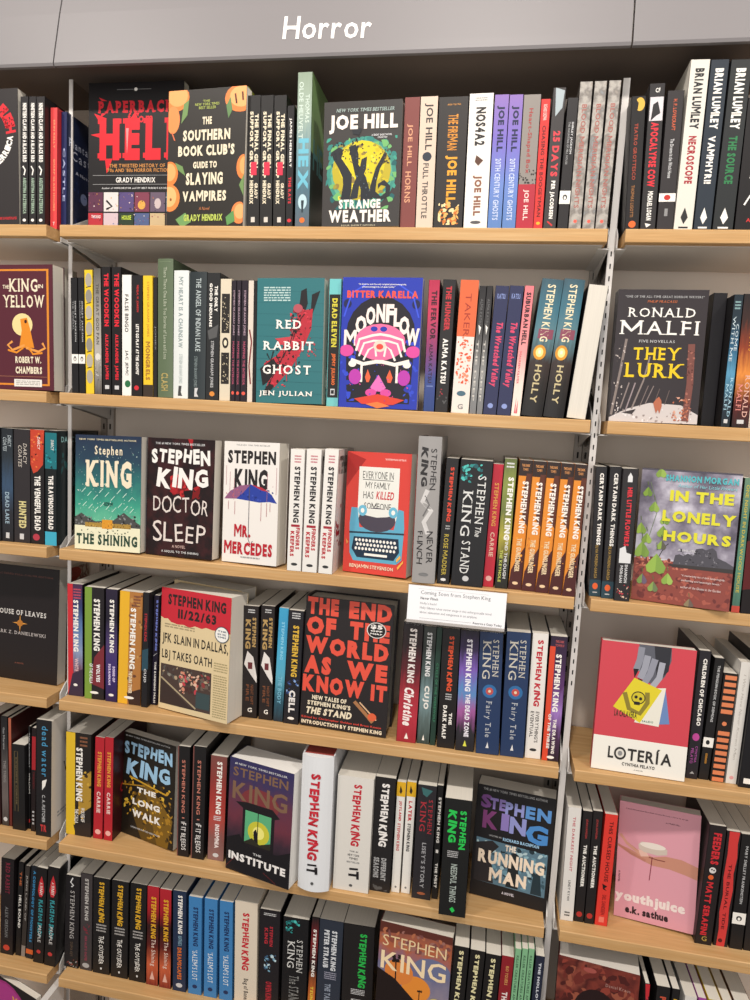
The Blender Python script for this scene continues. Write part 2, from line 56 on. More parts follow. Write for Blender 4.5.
('S','black spine with white lettering, red dot low, second shelf, middle bay','books on the second shelf, middle bay',.1435,.01,-.2817,.0199,.2024,.125,0,-.89,'#1c1a1c','#111','#ded8cc',0,0,[('V','MENDAL W. JOHNSON',.4,.08,.65,.3,'#c33','b'),('V', "LET'S GO PLAY AT THE ADAMS'",.38,.4,.68,.82,'#f2eee6','B'),('E',.45,.93,.22,.02,'#d02f3a')],[],{}),
('S','bright yellow spine with orange-brown lettering, second shelf, middle bay','books on the second shelf, middle bay',.165,.01,-.2817,.018,.2023,.125,0,-1.22,'#e9c22c','#e9c22c','#ded8cc',0,0,[('V','STEPHEN GRAHAM JONES',.35,.05,.65,.5,'#c4862c','b'),('V','MONGRELS',.25,.54,.72,.86,'#a5722c','B'),('R',0,.9,1,1,'#3a3028')],[],{}),
('S','narrow dark spine behind the yellow one, second shelf, middle bay','books on the second shelf, middle bay',.1835,.01,-.2817,.0072,.1997,.125,0,-1.03,'#23201f','#23201f','#ded8cc',0,0,[('V','JONES',.3,.4,.7,.6,'#777','b')],[],{}),
('S','tall moss-green hardcover rising above neighbours, second shelf, middle bay','books on the second shelf, middle bay',.1922,.01,-.2817,.0275,.2301,.135,0,-1.13,'#5d6c52','#3c4a36','#ded8cc',1,0,[('V','There There One Like You Stories of Love and Loss',.4,.06,.62,.72,'#a9b09a','b'),('V','CLASH',.25,.82,.7,.95,'#b5a060','b'),('R',.1,.02,.9,.022,'#8a9a7a')],[],{}),
('S','white hardcover spine with faint grey title, second shelf, middle bay','books on the second shelf, middle bay',.2203,.01,-.2817,.0262,.2115,.125,0,-.8,'#dde1de','#dde1de','#ded8cc',1,0,[('V','MY HEART IS A CHAINSAW',.35,.05,.66,.6,'#8d9a9a','b'),('V','STEPHEN GRAHAM JONES',.35,.65,.66,.88,'#b9c2c0','b'),('P',[(.4,.9),(.6,.9),(.55,.95),(.65,.98),(.35,.98)],'#444')],[],{}),
('S','slate spine with pale title, second shelf, middle bay','books on the second shelf, middle bay',.2476,.01,-.2817,.0302,.2099,.125,0,-.61,'#2b3336','#2b3336','#ded8cc',1,0,[('V','THE ANGEL OF INDIAN LAKE',.4,.05,.7,.62,'#aeb9b9','b'),('V','STEPHEN GRAHAM JONES',.3,.66,.55,.9,'#7d8a8a','b'),('P',[(.4,.91),(.6,.91),(.52,.95),(.62,.98),(.38,.98)],'#ccc')],[],{}),
('S','black spine with white stacked title, second shelf, middle bay','books on the second shelf, middle bay',.2784,.01,-.2817,.0233,.2088,.125,0,-.64,'#242526','#242526','#ded8cc',0,0,[('V','THE ONLY',.58,.1,.82,.3,'#f2eee6','B'),('V','GOOD INDIANS',.2,.08,.42,.42,'#f2eee6','B'),('P',[(.1,.45),(.9,.4),(.8,.5),(.2,.52)],'#555'),('V','STEPHEN GRAHAM JONES',.3,.53,.6,.9,'#bbb','b'),('E',.5,.95,.2,.02,'#d98a3c')],[],{}),
('S','cream ornamental spine with black patterned panels, second shelf, middle bay','books on the second shelf, middle bay',.3029,.01,-.2817,.0196,.1996,.125,0,-.91,'#d8ccb4','#d8ccb4','#ded8cc',0,0,[('R',.14,.12,.86,.44,'#26221f'),('R',.14,.6,.86,.86,'#26221f'),('E',.5,.52,.28,.045,'#26221f'),('E',.5,.52,.14,.025,'#e9dcc0'),('K',.2,.14,.8,.42,26,.1,['#cbbd9f'],2),('K',.2,.62,.8,.84,22,.1,['#cbbd9f'],5)],[],{}),
('S','slim purple-black spine with pink lettering, first of three alike, second shelf, middle bay','books on the second shelf, middle bay',.3229,.01,-.2817,.0081,.1976,.125,0,-.94,'#231a24','#231a24','#ded8cc',0,0,[('V','STEPHEN GRAHAM JONES',.3,.08,.7,.45,'#b59aa8','b'),('V','MAPPING THE INTERIOR',.3,.5,.7,.86,'#b0506a','b'),('E',.5,.93,.3,.015,'#e05a4a')],[],{}),
('S','slim purple-black spine with pink lettering, second of three alike, second shelf, middle bay','books on the second shelf, middle bay',.3314,.01,-.2817,.0084,.1977,.125,0,-.97,'#231a24','#231a24','#ded8cc',0,0,[('V','STEPHEN GRAHAM JONES',.3,.08,.7,.45,'#b59aa8','b'),('V','MAPPING THE INTERIOR',.3,.5,.7,.86,'#b0506a','b'),('E',.5,.93,.3,.015,'#e05a4a')],[],{}),
('S','slim purple-black spine with pink lettering, third of three alike, second shelf, middle bay','books on the second shelf, middle bay',.3403,.01,-.2817,.0111,.1979,.125,0,-1.0,'#231a24','#231a24','#ded8cc',0,0,[('V','STEPHEN GRAHAM JONES',.3,.08,.7,.45,'#b59aa8','b'),('V','MAPPING THE INTERIOR',.3,.5,.7,.86,'#b0506a','b'),('E',.5,.93,.3,.015,'#e05a4a')],[],{}),
('S','cream spine with a dark red smear, second shelf, middle bay','books on the second shelf, middle bay',.3521,.01,-.2817,.0098,.1978,.125,0,-1.12,'#d9cdbf','#d9cdbf','#ded8cc',0,0,[('L',[(.3,.4),(.7,.5),(.3,.7),(.6,.85)],.25,'#7a2c2c')],[],{}),
('S','narrow black spine against the teal cover, second shelf, middle bay','books on the second shelf, middle bay',.3623,.01,-.2817,.0054,.1976,.125,0,-1.14,'#1a1718','#1a1718','#ded8cc',0,0,[],[],{}),
('F','teal face-out paperback with long red-and-black leaping hare, second shelf, middle bay','books on the second shelf, middle bay',.3689,.008,-.2817,.026,.2016,.1129,.0,0,'#2f6f74','#2f6f74','#ded8cc',0,0,[('Z',.1,.07,.5,.19,6,'#b9d0cc',2),('L',[(0,.1),(1,.11)],.004,'#28636a'),('L',[(0,.19),(1,.2)],.004,'#28636a'),('L',[(0,.28),(1,.29)],.004,'#28636a'),('L',[(0,.37),(1,.38)],.004,'#28636a'),('L',[(0,.45999999999999996),(1,.47)],.004,'#28636a'),('L',[(0,.5499999999999999),(1,.5599999999999999)],.004,'#28636a'),('L',[(0,.64),(1,.65)],.004,'#28636a'),('L',[(0,.73),(1,.74)],.004,'#28636a'),('L',[(0,.82),(1,.83)],.004,'#28636a'),('L',[(0,.9099999999999999),(1,.9199999999999999)],.004,'#28636a'),('P',[(.66,.1),(.74,.08),(.76,.2),(.7,.3),(.62,.3)],'#1d1a1c'),('P',[(.82,.13),(.94,.1),(.86,.24),(.8,.34)],'#1d1a1c'),('P',[(.64,.26),(.84,.24),(.82,.4),(.7,.56),(.52,.72),(.3,.86),(.13,.92),(.2,.8),(.1,.78),(.12,.68),(.3,.62),(.48,.5),(.58,.36)],'#b52a38'),('K',.5,.24,.82,.5,60,.035,['#d33a48','#8f1f2c','#1d1a1c'],3),('K',.3,.5,.66,.72,60,.035,['#d33a48','#1d1a1c','#1d1a1c'],4),('K',.12,.66,.45,.88,40,.035,['#d33a48','#1d1a1c'],5),('P',[(.06,.72),(.26,.64),(.34,.7),(.2,.82),(.1,.86)],'#1d1a1c'),('P',[(.28,.48),(.56,.46),(.6,.5),(.4,.53)],'#c4404a'),('K',.76,.5,.9,.62,18,.03,['#b5404c'],6),('L',[(.16,.6),(.22,.66),(.26,.58)],.02,'#1d1a1c'),('L',[(.2,.84),(.3,.74),(.24,.7)],.012,'#1d1a1c'),('L',[(.27,.77),(.36,.67),(.32,.63)],.012,'#1d1a1c'),('L',[(.34,.7),(.42,.6),(.4,.56)],.012,'#1d1a1c'),('L',[(.41,.63),(.48,.53),(.48,.49)],.012,'#1d1a1c'),('L',[(.48,.56),(.54,.46),(.56,.42)],.012,'#1d1a1c'),('L',[(.55,.49),(.6,.39),(.64,.35)],.012,'#1d1a1c'),('L',[(.62,.42),(.66,.32),(.72,.28)],.012,'#1d1a1c'),('L',[(.72,.4),(.72,.5),(.7,.58)],.014,'#b52a38'),('L',[(.6,.62),(.61,.74)],.014,'#b52a38'),('L',[(.46,.74),(.47,.82)],.012,'#b52a38'),('P',[(.1,.92),(.2,.84),(.28,.86),(.16,.94)],'#1d1a1c'),('E',.62,.24,.07,.035,'#b0505a'),('T','RED',.29,.33,.67,.4,'#f3efe6','bs'),('T','RABBIT',.1,.5,.86,.57,'#f3efe6','bs'),('T','GHOST',.1,.69,.83,.765,'#f3efe6','bs'),('T','JEN JULIAN',.05,.9,.86,.95,'#f3efe6','bs')],[],{'roll': -1.26}),
('S','turquoise-edged black spine with yellow lettering, second shelf, middle bay','books on the second shelf, middle bay',.4884,.012,-.2817,.0203,.2036,.12,0,-1.13,'#6fc0c0','#6fc0c0','#ded8cc',0,0,[('R',.06,.12,.94,.93,'#1b1c1a'),('V','DEAD ELEVEN',.28,.15,.72,.53,'#d5c93c','B'),('V','JIMMY JULIANO',.3,.58,.68,.83,'#df6a2c','B'),('R',.32,.86,.68,.91,'#ccc'),('R',.38,.87,.62,.9,'#1b1c1a')],[],{}),
('F','blue face-out paperback with pink mushroom face and drippy white title, second shelf, middle bay','books on the second shelf, middle bay',.5112,.004,-.2817,.02,.205,.1281,.0,0,'#2336a8','#2336a8','#ded8cc',0,0,[('E',.5,.44,.44,.3,'#1c1822'),('P',[(.06,.4),(.94,.4),(.9,.96),(.1,.96)],'#1c1822'),('K',.0,.45,.2,.95,24,.07,['#2336a8','#3048c8'],3),('K',.82,.45,1,.95,24,.07,['#2336a8','#3048c8'],4),('E',.07,.2,.05,.035,'#1c1f4a'),('E',.93,.2,.05,.035,'#1c1f4a'),('L',[(.03,.3),(.12,.12),(.3,.05)],.02,'#3a54d8'),('L',[(.97,.3),(.88,.12),(.7,.05)],.02,'#3a54d8'),('T','"A bizarre and fiercely original phantasmagoria,',.2,.045,.8,.06,'#f2eee6','b'),('T','phantasmagoria of spectacle."',.25,.065,.66,.08,'#f2eee6','b'),('T','BITTER KARELLA',.06,.1,.95,.155,'#e8523c','B'),('T','M',.04,.4,.2,.52,'#f6e4dc','B'),('T','O',.18,.29,.32,.43,'#f6e4dc','B'),('T','O',.31,.22,.43,.36,'#f6e4dc','B'),('T','N',.44,.2,.55,.34,'#f6e4dc','B'),('T','F',.56,.2,.66,.34,'#f6e4dc','B'),('T','L',.66,.23,.75,.37,'#f6e4dc','B'),('T','O',.73,.29,.86,.43,'#f6e4dc','B'),('T','W',.82,.38,.99,.51,'#f6e4dc','B'),('E',.5,.49,.32,.14,'#ee6c9a'),('E',.42,.39,.045,.02,'#2336a8'),('E',.54,.39,.045,.02,'#2336a8'),('L',[(.2,.56),(.24,.47),(.4,.44),(.5,.43),(.62,.44),(.78,.47),(.82,.56)],.03,'#f3eadf'),('L',[(.24,.6),(.3,.5),(.42,.48),(.6,.48),(.72,.5),(.78,.6)],.025,'#f3eadf'),('L',[(.3,.63),(.36,.55),(.44,.52),(.46,.6)],.025,'#f3eadf'),('L',[(.7,.63),(.64,.55),(.58,.52),(.56,.6)],.025,'#f3eadf'),('E',.5,.52,.08,.045,'#f3d0c0'),('E',.5,.525,.045,.022,'#e0483c'),('L',[(.14,.63),(.3,.66),(.46,.64),(.54,.64),(.7,.66),(.88,.63)],.045,'#f3eadf'),('E',.16,.66,.05,.025,'#f3eadf'),('E',.85,.66,.05,.025,'#f3eadf'),('E',.08,.56,.09,.045,'#d84a9a'),('E',.92,.56,.09,.045,'#d84a9a'),('L',[(.28,.67),(.28,.8)],.03,'#f3eadf'),('L',[(.73,.67),(.73,.8)],.03,'#f3eadf'),('P',[(.33,.76),(.36,.7),(.4,.76),(.38,.8),(.35,.8)],'#e8623c'),('P',[(.6,.76),(.64,.7),(.68,.76),(.66,.8),(.62,.8)],'#e8623c'),('P',[(.5,.74),(.6,.84),(.55,.87),(.45,.87),(.4,.84)],'#e070b8'),('E',.41,.88,.07,.03,'#d84a9a'),('E',.6,.88,.07,.03,'#d84a9a'),('E',.2,.76,.08,.06,'#b83aa8'),('E',.82,.76,.08,.06,'#b83aa8'),('P',[(.2,.93),(.5,.89),(.84,.93),(.7,.97),(.3,.97)],'#d8402c'),('P',[(.35,.97),(.5,.95),(.66,.98),(.5,1)],'#e87a3c'),('K',.1,.66,.9,.95,30,.02,['#d84a9a','#3048c8'],9)],[],{'roll': -.66}),
('S','magenta-to-blue spine with dark lettering, second shelf, middle bay','books on the second shelf, middle bay',.6491,.01,-.2817,.0177,.2047,.125,0,-1.0,'g:#b0284a,#c43a5a,#8a3a6a,#3a4a8a,#28407a','#1c1a1c','#ded8cc',0,0,[('V','THE FERVOR',.3,.08,.8,.45,'#3a1424','B'),('V','ALMA KATSU',.3,.48,.65,.78,'#2a1428','b'),('R',.2,.8,.8,.81,'#6a7ab0')],[],{}),
('S','black spine with red title and white name, second shelf, middle bay','books on the second shelf, middle bay',.6676,.01,-.2817,.0203,.2059,.125,0,.09,'#221f20','#221f20','#ded8cc',0,0,[('V','THE HUNGER',.28,.05,.72,.38,'#c0303a','B'),('V','ALMA KATSU',.28,.44,.72,.78,'#f2eee6','B'),('K',.1,.82,.9,.94,16,.12,['#b0303a','#555'],2)],[],{}),
('S','white-and-orange spine with a coral cloud, second shelf, middle bay','books on the second shelf, middle bay',.6934,.01,-.2817,.0282,.2057,.12,0,.57,'#e8ddd4','#e8ddd4','#ded8cc',0,0,[('R',0,0,1,.42,'#d9663c'),('V','TAKER',.34,.1,.66,.42,'#a03424','t'),('K',.1,.4,.9,.78,60,.16,['#e0603c','#f09070','#d9502c'],2),('E',.5,.85,.25,.02,'#4a6a7a'),('T','G',.35,.93,.65,.97,'#888','b')],[],{}),
('S','slim grey-black spine with tiny lettering, left of two, second shelf, middle bay','books on the second shelf, middle bay',.7224,.01,-.2817,.0107,.1972,.125,0,.78,'g:#222022,#3a3838,#8a8a88,#77787a','#1c1a1c','#ded8cc',0,0,[('V','ALMA KATSU',.3,.1,.7,.3,'#666','b'),('P',[(.3,.3),(.7,.32),(.5,.38)],'#f2eee6'),('V','THE DEEP',.25,.42,.55,.9,'#c9c5bd','b')],[],{}),
('S','slim grey-black spine with tiny lettering, right of two, second shelf, middle bay','books on the second shelf, middle bay',.7337,.01,-.2817,.0096,.1975,.125,0,.7,'g:#222022,#3a3838,#8a8a88,#77787a','#1c1a1c','#ded8cc',0,0,[('V','ALMA KATSU',.3,.1,.7,.3,'#666','b'),('P',[(.3,.3),(.7,.32),(.5,.38)],'#f2eee6'),('V','THE DEEP',.25,.42,.55,.9,'#c9c5bd','b')],[],{}),
('S','navy spine with hot-pink brush title, left of two, second shelf, middle bay','books on the second shelf, middle bay',.7438,.01,-.2817,.0209,.1978,.125,0,1.68,'#2b2f52','#2b2f52','#ded8cc',0,0,[('T','KATSU',.2,.06,.8,.1,'#8a9ad0','b'),('V','The Wretched Valley',.22,.28,.82,.78,'#d8456a','Bi'),('E',.5,.93,.2,.02,'#8a9ad0')],[],{}),
('S','navy spine with hot-pink brush title, right of two, second shelf, middle bay','books on the second shelf, middle bay',.7653,.01,-.2817,.0215,.1983,.125,0,1.69,'#2b2f52','#2b2f52','#ded8cc',0,0,[('T','KATSU',.2,.06,.8,.1,'#8a9ad0','b'),('V','The Wretched Valley',.22,.28,.82,.78,'#d8456a','Bi'),('E',.5,.93,.2,.02,'#8a9ad0')],[],{}),
('S','coral pink spine fading to white grass, second shelf, middle bay','books on the second shelf, middle bay',.7873,.01,-.2817,.0145,.1988,.125,0,1.86,'g:#e07a80,#e8868a,#e89a98,#f0d8cc,#efe6da','#c0606a','#ded8cc',0,0,[('V','SUBURBAN HELL',.25,.05,.75,.45,'#3a2228','B'),('V','MAUREEN KILMER',.2,.5,.45,.75,'#d0606a','b'),('P',[(.3,.98),(.4,.85),(.45,.98),(.6,.87),(.65,.98)],'#d0606a')],[],{}),
('S','teal-black spine with pale lettering and glowing window, left of two, second shelf, middle bay','books on the second shelf, middle bay',.8032,.01,-.2817,.0319,.2087,.125,0,4.4,'g:#3d5a66,#3f6f80,#5a7f88,#3a2f2c,#25211f,#1c1b1c','#1c1a1c','#ded8cc',1,0,[('R',.2,.36,.9,.43,'#8a4a5c'),('V','STEPHEN KING',.3,.04,.68,.45,'#e9dcb8','b'),('E',.4,.53,.3,.055,'#d9962c'),('E',.4,.53,.18,.035,'#f5e090'),('R',.34,.515,.46,.54,'#fff8d0'),('V','HOLLY',.3,.62,.62,.9,'#c9b98c','b')],[],{}),
('S','teal-black spine with pale lettering and glowing window, right of two, second shelf, middle bay','books on the second shelf, middle bay',.837,.01,-.2817,.0306,.2093,.125,0,4.1,'g:#3d5a66,#3f6f80,#5a7f88,#3a2f2c,#25211f,#1c1b1c','#1c1a1c','#ded8cc',1,0,[('R',.2,.36,.9,.43,'#8a4a5c'),('V','STEPHEN KING',.3,.04,.68,.45,'#e9dcb8','b'),('E',.4,.53,.3,.055,'#d9962c'),('E',.4,.53,.18,.035,'#f5e090'),('R',.34,.515,.46,.54,'#fff8d0'),('V','HOLLY',.3,.62,.62,.9,'#c9b98c','b')],[],{}),
('S','cream page edge of a book shelved backwards, second shelf, middle bay','books on the second shelf, middle bay',.8718,.01,-.2817,.0291,.2019,.12,0,4.64,'PAGES','#1c1a1c','#ded8cc',0,0,[],[],{'rev': 1}),
('F','dark face-out paperback with birch forest and large yellow serif title, second shelf, right bay','books on the second shelf, right bay',.9344,.006,-.2817,.03,.1959,.1269,.0,0,'#332d30','#332d30','#ded8cc',0,0,[('P',[(0,.97),(.2,.9),(.45,.85),(.8,.86),(1,.93),(1,1),(0,1)],'#cfc6c2'),('K',.05,.88,.95,1,40,.03,['#e4dedc','#9a8c88'],3),('L',[(.02,.95),(.09,.6),(.13,.37)],.028,'#857872'),('K',.02,.4,.13,.94,40,.02,['#c9bdb6','#4a4240'],11),('L',[(.25,.9),(.36,.68),(.41,.5)],.018,'#8a7d78'),('L',[(.12,.9),(.2,.7)],.015,'#8a7c78'),('L',[(.18,.92),(.27,.7)],.015,'#97888a'),('L',[(.4,.86),(.48,.72)],.01,'#8a7c78'),('L',[(.34,.88),(.42,.72)],.01,'#7a6c68'),('L',[(.5,.86),(.55,.74)],.008,'#6a5c58'),('L',[(.62,.86),(.66,.75)],.008,'#6a5c58'),('L',[(.86,.98),(.88,.7),(.86,.4)],.075,'#7a4a42'),('K',.82,.45,.92,.95,40,.025,['#a5685a','#5a322c'],5),('K',.7,.8,.9,.98,36,.03,['#b5694c','#d9a088'],6),('P',[(.49,.85),(.52,.82),(.55,.8),(.58,.83),(.59,.87),(.57,.93),(.55,.9),(.53,.93),(.51,.89)],'#b5694c'),('P',[(.14,.93),(.3,.9),(.26,.94)],'#3a3232'),('T','"ONE OF THE ALL-TIME GREAT HORROR WRITERS"',.08,.045,.95,.062,'#bbb','s'),('T','PHILIP FRACASSI',.33,.08,.66,.098,'#c0683c','i'),('T','RONALD',.12,.135,.87,.205,'#f2eee6','s'),('T','MALFI',.04,.23,.93,.335,'#f2eee6','s'),('T','FIVE NOVELLAS',.27,.375,.67,.395,'#ccc','s'),('T','THEY',.22,.43,.75,.525,'#e6c41c','bs'),('T','LURK',.13,.55,.8,.66,'#e6c41c','bs')],[],{'roll': -.74}),
('S','thick black hardcover side behind the forest cover, second shelf, right bay','books on the second shelf, right bay',1.0756,.04,-.2817,.0195,.2003,.125,0,-.27,'#17151a','#111','#ded8cc',0,0,[],[],{}),
('S','blue-black spine with silver stacked serif lettering, second shelf, right bay','books on the second shelf, right bay',1.0955,.01,-.2817,.013,.1928,.125,0,-.3,'g:#1e2a33,#22323d,#2a5a78,#5a98b8,#22303c,#1a2228','#1c1a1c','#ded8cc',0,0,[('Z',.2,.05,.8,.12,3,'#8aa',1),('V','COME',.55,.22,.85,.42,'#c9d8dd','s'),('V','WITH ME',.15,.16,.45,.5,'#c9d8dd','s'),('V','RONALD',.55,.62,.85,.92,'#a9d0e0','s'),('V','MALFI',.15,.67,.45,.87,'#a9d0e0','s'),('R',.3,.94,.7,.97,'#ccc')],[],{}),
('S','fire-lit black spine with orange serif lettering, second shelf, right bay','books on the second shelf, right bay',1.1106,.01,-.2817,.0236,.1939,.125,0,-.84,'g:#231d1d,#3a2420,#8a3a20,#e08a3c,#5a201c,#221a1a','#1c1a1c','#ded8cc',0,0,[('V','THE NARROWS',.55,.05,.85,.42,'#d9902c','s'),('V','RONALD',.55,.6,.85,.92,'#e0b0a0','s'),('V','MALFI',.15,.67,.45,.87,'#e08a80','s'),('R',.3,.94,.7,.97,'#ccc')],[],{}),
('S','dark spine cut by the left photo edge, third shelf, third shelf, left bay','books on the third shelf, left bay',-.144,.0157,-.5594,.027,.2085,.125,0,-.45,'#232427','#232427','#ded8cc',0,0,[('V','BLACK MOUTH',.3,.3,.7,.8,'#aaa','b')],[],{}),
('S','blue-black spine with pale narrow title, third shelf, left bay','books on the third shelf, left bay',-.1166,.0183,-.5594,.0236,.2083,.125,0,-.04,'g:#24292e,#2b333a,#39506a,#2a2c32,#222226','#1c1a1c','#ded8cc',0,0,[('V','DARCY',.55,.06,.85,.16,'#b9c4c8','i'),('V','COATES',.15,.08,.45,.2,'#b9c4c8','i'),('V','DEAD LAKE',.3,.56,.65,.84,'#9fb6c4','b'),('R',.35,.92,.65,.97,'#ccc')],[],{}),
('S','charcoal spine with pale gold block title, third shelf, left bay','books on the third shelf, left bay',-.0925,.0195,-.5594,.0333,.2078,.125,0,-.08,'#2f2b2d','#2f2b2d','#ded8cc',0,0,[('V','DARCY',.58,.12,.8,.3,'#c9c0b4','i'),('V','COATES',.28,.14,.5,.33,'#c9c0b4','i'),('V','HUNTED',.3,.63,.75,.87,'#d5c98c','B'),('R',.35,.92,.6,.97,'#ccc')],[],{}),
('S','black spine with orange fiery top, white title, third shelf, left bay','books on the third shelf, left bay',-.0585,.02,-.5594,.0277,.2088,.125,0,-.19,'#1f1c1d','#1f1c1d','#ded8cc',0,0,[('P',[(0,0),(1,0),(.9,.3),(.5,.36),(.2,.38),(0,.3)],'#c2432c'),('K',.05,.02,.95,.34,24,.14,['#e8823c','#3a1a18','#d95a3c'],3),('V','DARCY',.5,.06,.7,.17,'#f2eee6','i'),('V','THE VENGEFUL DEAD',.28,.4,.72,.88,'#f2eee6','B'),('E',.4,.94,.25,.03,'#b03a4a')],[],{}),
('S','black spine with teal top and turquoise foot, third shelf, left bay','books on the third shelf, left bay',-.0287,.0188,-.5594,.023,.2091,.13,0,-.06,'#151b1d','#132226','#ded8cc',0,0,[('R',0,.02,1,.33,'#1d6f78'),('K',.05,.1,.95,.34,16,.16,['#2fa0a8','#0f2a30'],3),('V','DARCY',.5,.08,.75,.17,'#f2eee6','i'),('V','THE RAVENOUS DEAD',.28,.39,.72,.86,'#f2eee6','B'),('R',0,.88,1,1,'#3fa9c4')],[('K',.1,.1,.9,.5,30,.12,['#1d5a5c','#17444a'],3),('T','DARCY COATES',.1,.05,.9,.1,'#9cc','b')],{}),
('F','face-out paperback, snowy hotel under teal sky, dark green title, third shelf, middle bay','books on the third shelf, middle bay',.0357,.012,-.5594,.02,.2046,.1289,-1.78,2,'g:#233048,#263f52,#2a6a6a,#3c9a82,#6fc09a,#8accaa','g:#233048,#263f52,#2a6a6a,#3c9a82,#6fc09a,#8accaa','#ded8cc',0,0,[('K',.03,.1,.97,.75,160,.012,['#d8f0e0','#9fd0c0','#e8f4ec'],2),('L',[(.1,.5),(.16,.46)],.008,'#cfeede'),('L',[(.19,.53),(.25,.49)],.008,'#cfeede'),('L',[(.28,.56),(.33999999999999997,.52)],.008,'#cfeede'),('L',[(.37,.5),(.43000000000000005,.46)],.008,'#cfeede'),('L',[(.45999999999999996,.53),(.52,.49)],.008,'#cfeede'),('L',[(.5499999999999999,.56),(.61,.52)],.008,'#cfeede'),('L',[(.64,.5),(.7000000000000001,.46)],.008,'#cfeede'),('L',[(.73,.53),(.79,.49)],.008,'#cfeede'),('L',[(.82,.56),(.88,.52)],.008,'#cfeede'),('L',[(.12,.62),(.18,.58)],.008,'#cfeede'),('L',[(.21,.64),(.27,.6)],.008,'#cfeede'),('L',[(.3,.66),(.36,.62)],.008,'#cfeede'),('L',[(.39,.62),(.45,.58)],.008,'#cfeede'),('L',[(.48,.64),(.54,.6)],.008,'#cfeede'),('L',[(.57,.66),(.6299999999999999,.62)],.008,'#cfeede'),('L',[(.66,.62),(.72,.58)],.008,'#cfeede'),('L',[(.75,.64),(.81,.6)],.008,'#cfeede'),('L',[(.84,.66),(.8999999999999999,.62)],.008,'#cfeede'),('T','NEW YORK TIMES BESTSELLING AUTHOR',.06,.03,.93,.045,'#d9cfae','b'),('T','Stephen',.3,.09,.72,.19,'#e9dcc0','bs'),('T','KING',.16,.215,.86,.45,'#e9dcc0','Bs'),('T','REDRUM',.45,.575,.58,.61,'#1f3a3a','b'),('P',[(0,.72),(.1,.68),(.2,.72),(.32,.75),(.6,.73),(.75,.66),(.82,.69),(1,.76),(1,.84),(0,.84)],'#4a4a48'),('K',0,.7,.3,.78,20,.03,['#222','#888'],4),('K',.62,.68,1,.78,30,.03,['#222','#888'],5),('R',0,.79,1,1,'#e8e4c4'),('R',.16,.76,.86,.8,'#a8853c'),('R',.42,.73,.58,.81,'#d9952c'),('K',.16,.755,.86,.8,40,.016,['#3a2a1a','#e0b050'],6),('K',.1,.81,.9,.85,20,.02,['#3a4a3a'],8),('T','THE SHINING',.03,.86,.96,.955,'#2c4636','Bs')],[],{'roll': -1.33}),
('F','black-red face-out paperback with white brush lettering, third shelf, third shelf, middle bay','books on the third shelf, middle bay',.1689,.02,-.5594,.025,.207,.1316,-6.11,2,'n:#2a1517,#1c1113,#3a191b,#241315:30','n:#2a1517,#1c1113,#3a191b,#241315:30','#ded8cc',0,0,[('K',.35,.3,.8,.5,60,.08,['#a82026','#8a1a20','#c02a2c','#7a1518'],2),('P',[(.55,.44),(.7,.42),(.68,.5),(.58,.5)],'#1a1012'),('P',[(.6,0),(.68,0),(.66,.08)],'#a82026'),('T','THE #1 NEW YORK TIMES BESTSELLER',.12,.035,.86,.055,'#ccc','b'),('T','STEPHEN',.06,.08,.94,.22,'#eeeae4','Bj'),('T','KING',.14,.235,.92,.43,'#eeeae4','Bj'),('T','DOCTOR',.1,.48,.92,.64,'#e0d4cc','tj'),('T','SLEEP',.1,.7,.9,.88,'#e0d4cc','tj'),('T','A NOVEL',.4,.9,.6,.925,'#c9a8a0','b'),('T','A SEQUEL TO THE SHINING',.24,.95,.8,.972,'#ccc','b')],[],{'roll': -1.06}),
('F','white face-out paperback with blue umbrella and red title, third shelf, middle bay','books on the third shelf, middle bay',.313,.018,-.5594,.035,.2086,.1053,-8.74,2,'#e8e3dd','#e8e3dd','#ded8cc',0,0,[('T','THE #1 NEW YORK TIMES BESTSELLER',.22,.02,.83,.035,'#888','b'),('T','STEPHEN',.07,.07,.94,.18,'#272323','B'),('T','KING',.2,.22,.8,.39,'#272323','B'),('P',[(.02,.475),(.12,.41),(.3,.36),(.5,.345),(.7,.365),(.88,.42),(.98,.49),(.84,.48),(.66,.49),(.46,.48),(.24,.47)],'#2a3f9a'),('P',[(.02,.475),(.12,.41),(.3,.36),(.5,.345),(.36,.42),(.24,.47)],'#8f5a7c'),('P',[(.5,.345),(.7,.365),(.84,.4),(.7,.39)],'#b03040'),('K',.3,.38,.92,.48,20,.04,['#1f2f7a','#3a50b0'],3),('K',.05,.38,.3,.47,14,.03,['#c0606a','#5a5a9a'],9),('L',[(.48,.34),(.48,.8),(.52,.84),(.56,.81)],.012,'#55505a'),('L',[(.05,.2),(.05,.36)],.007,'#b0707a'),('L',[(.12,.25),(.12,.42)],.007,'#b0707a'),('L',[(.2,.30000000000000004),(.2,.48)],.007,'#b0707a'),('L',[(.9,.35000000000000003),(.9,.36)],.007,'#b0707a'),('L',[(.96,.2),(.96,.42)],.007,'#b0707a'),('L',[(.8,.25),(.8,.48)],.007,'#b0707a'),('L',[(.1,.49),(.1,.56)],.007,'#a03040'),('L',[(.22,.49),(.22,.6000000000000001)],.007,'#a03040'),('L',[(.7,.49),(.7,.64)],.007,'#a03040'),('L',[(.86,.49),(.86,.56)],.007,'#a03040'),('L',[(.8,.49),(.8,.6000000000000001)],.007,'#a03040'),('T','MR.',.22,.68,.52,.785,'#b5202e','B'),('T','MERCEDES',.04,.82,.92,.93,'#b5202e','B'),('Z',.35,.945,.7,.965,1,'#999',1)],[],{'roll': -1.5}),
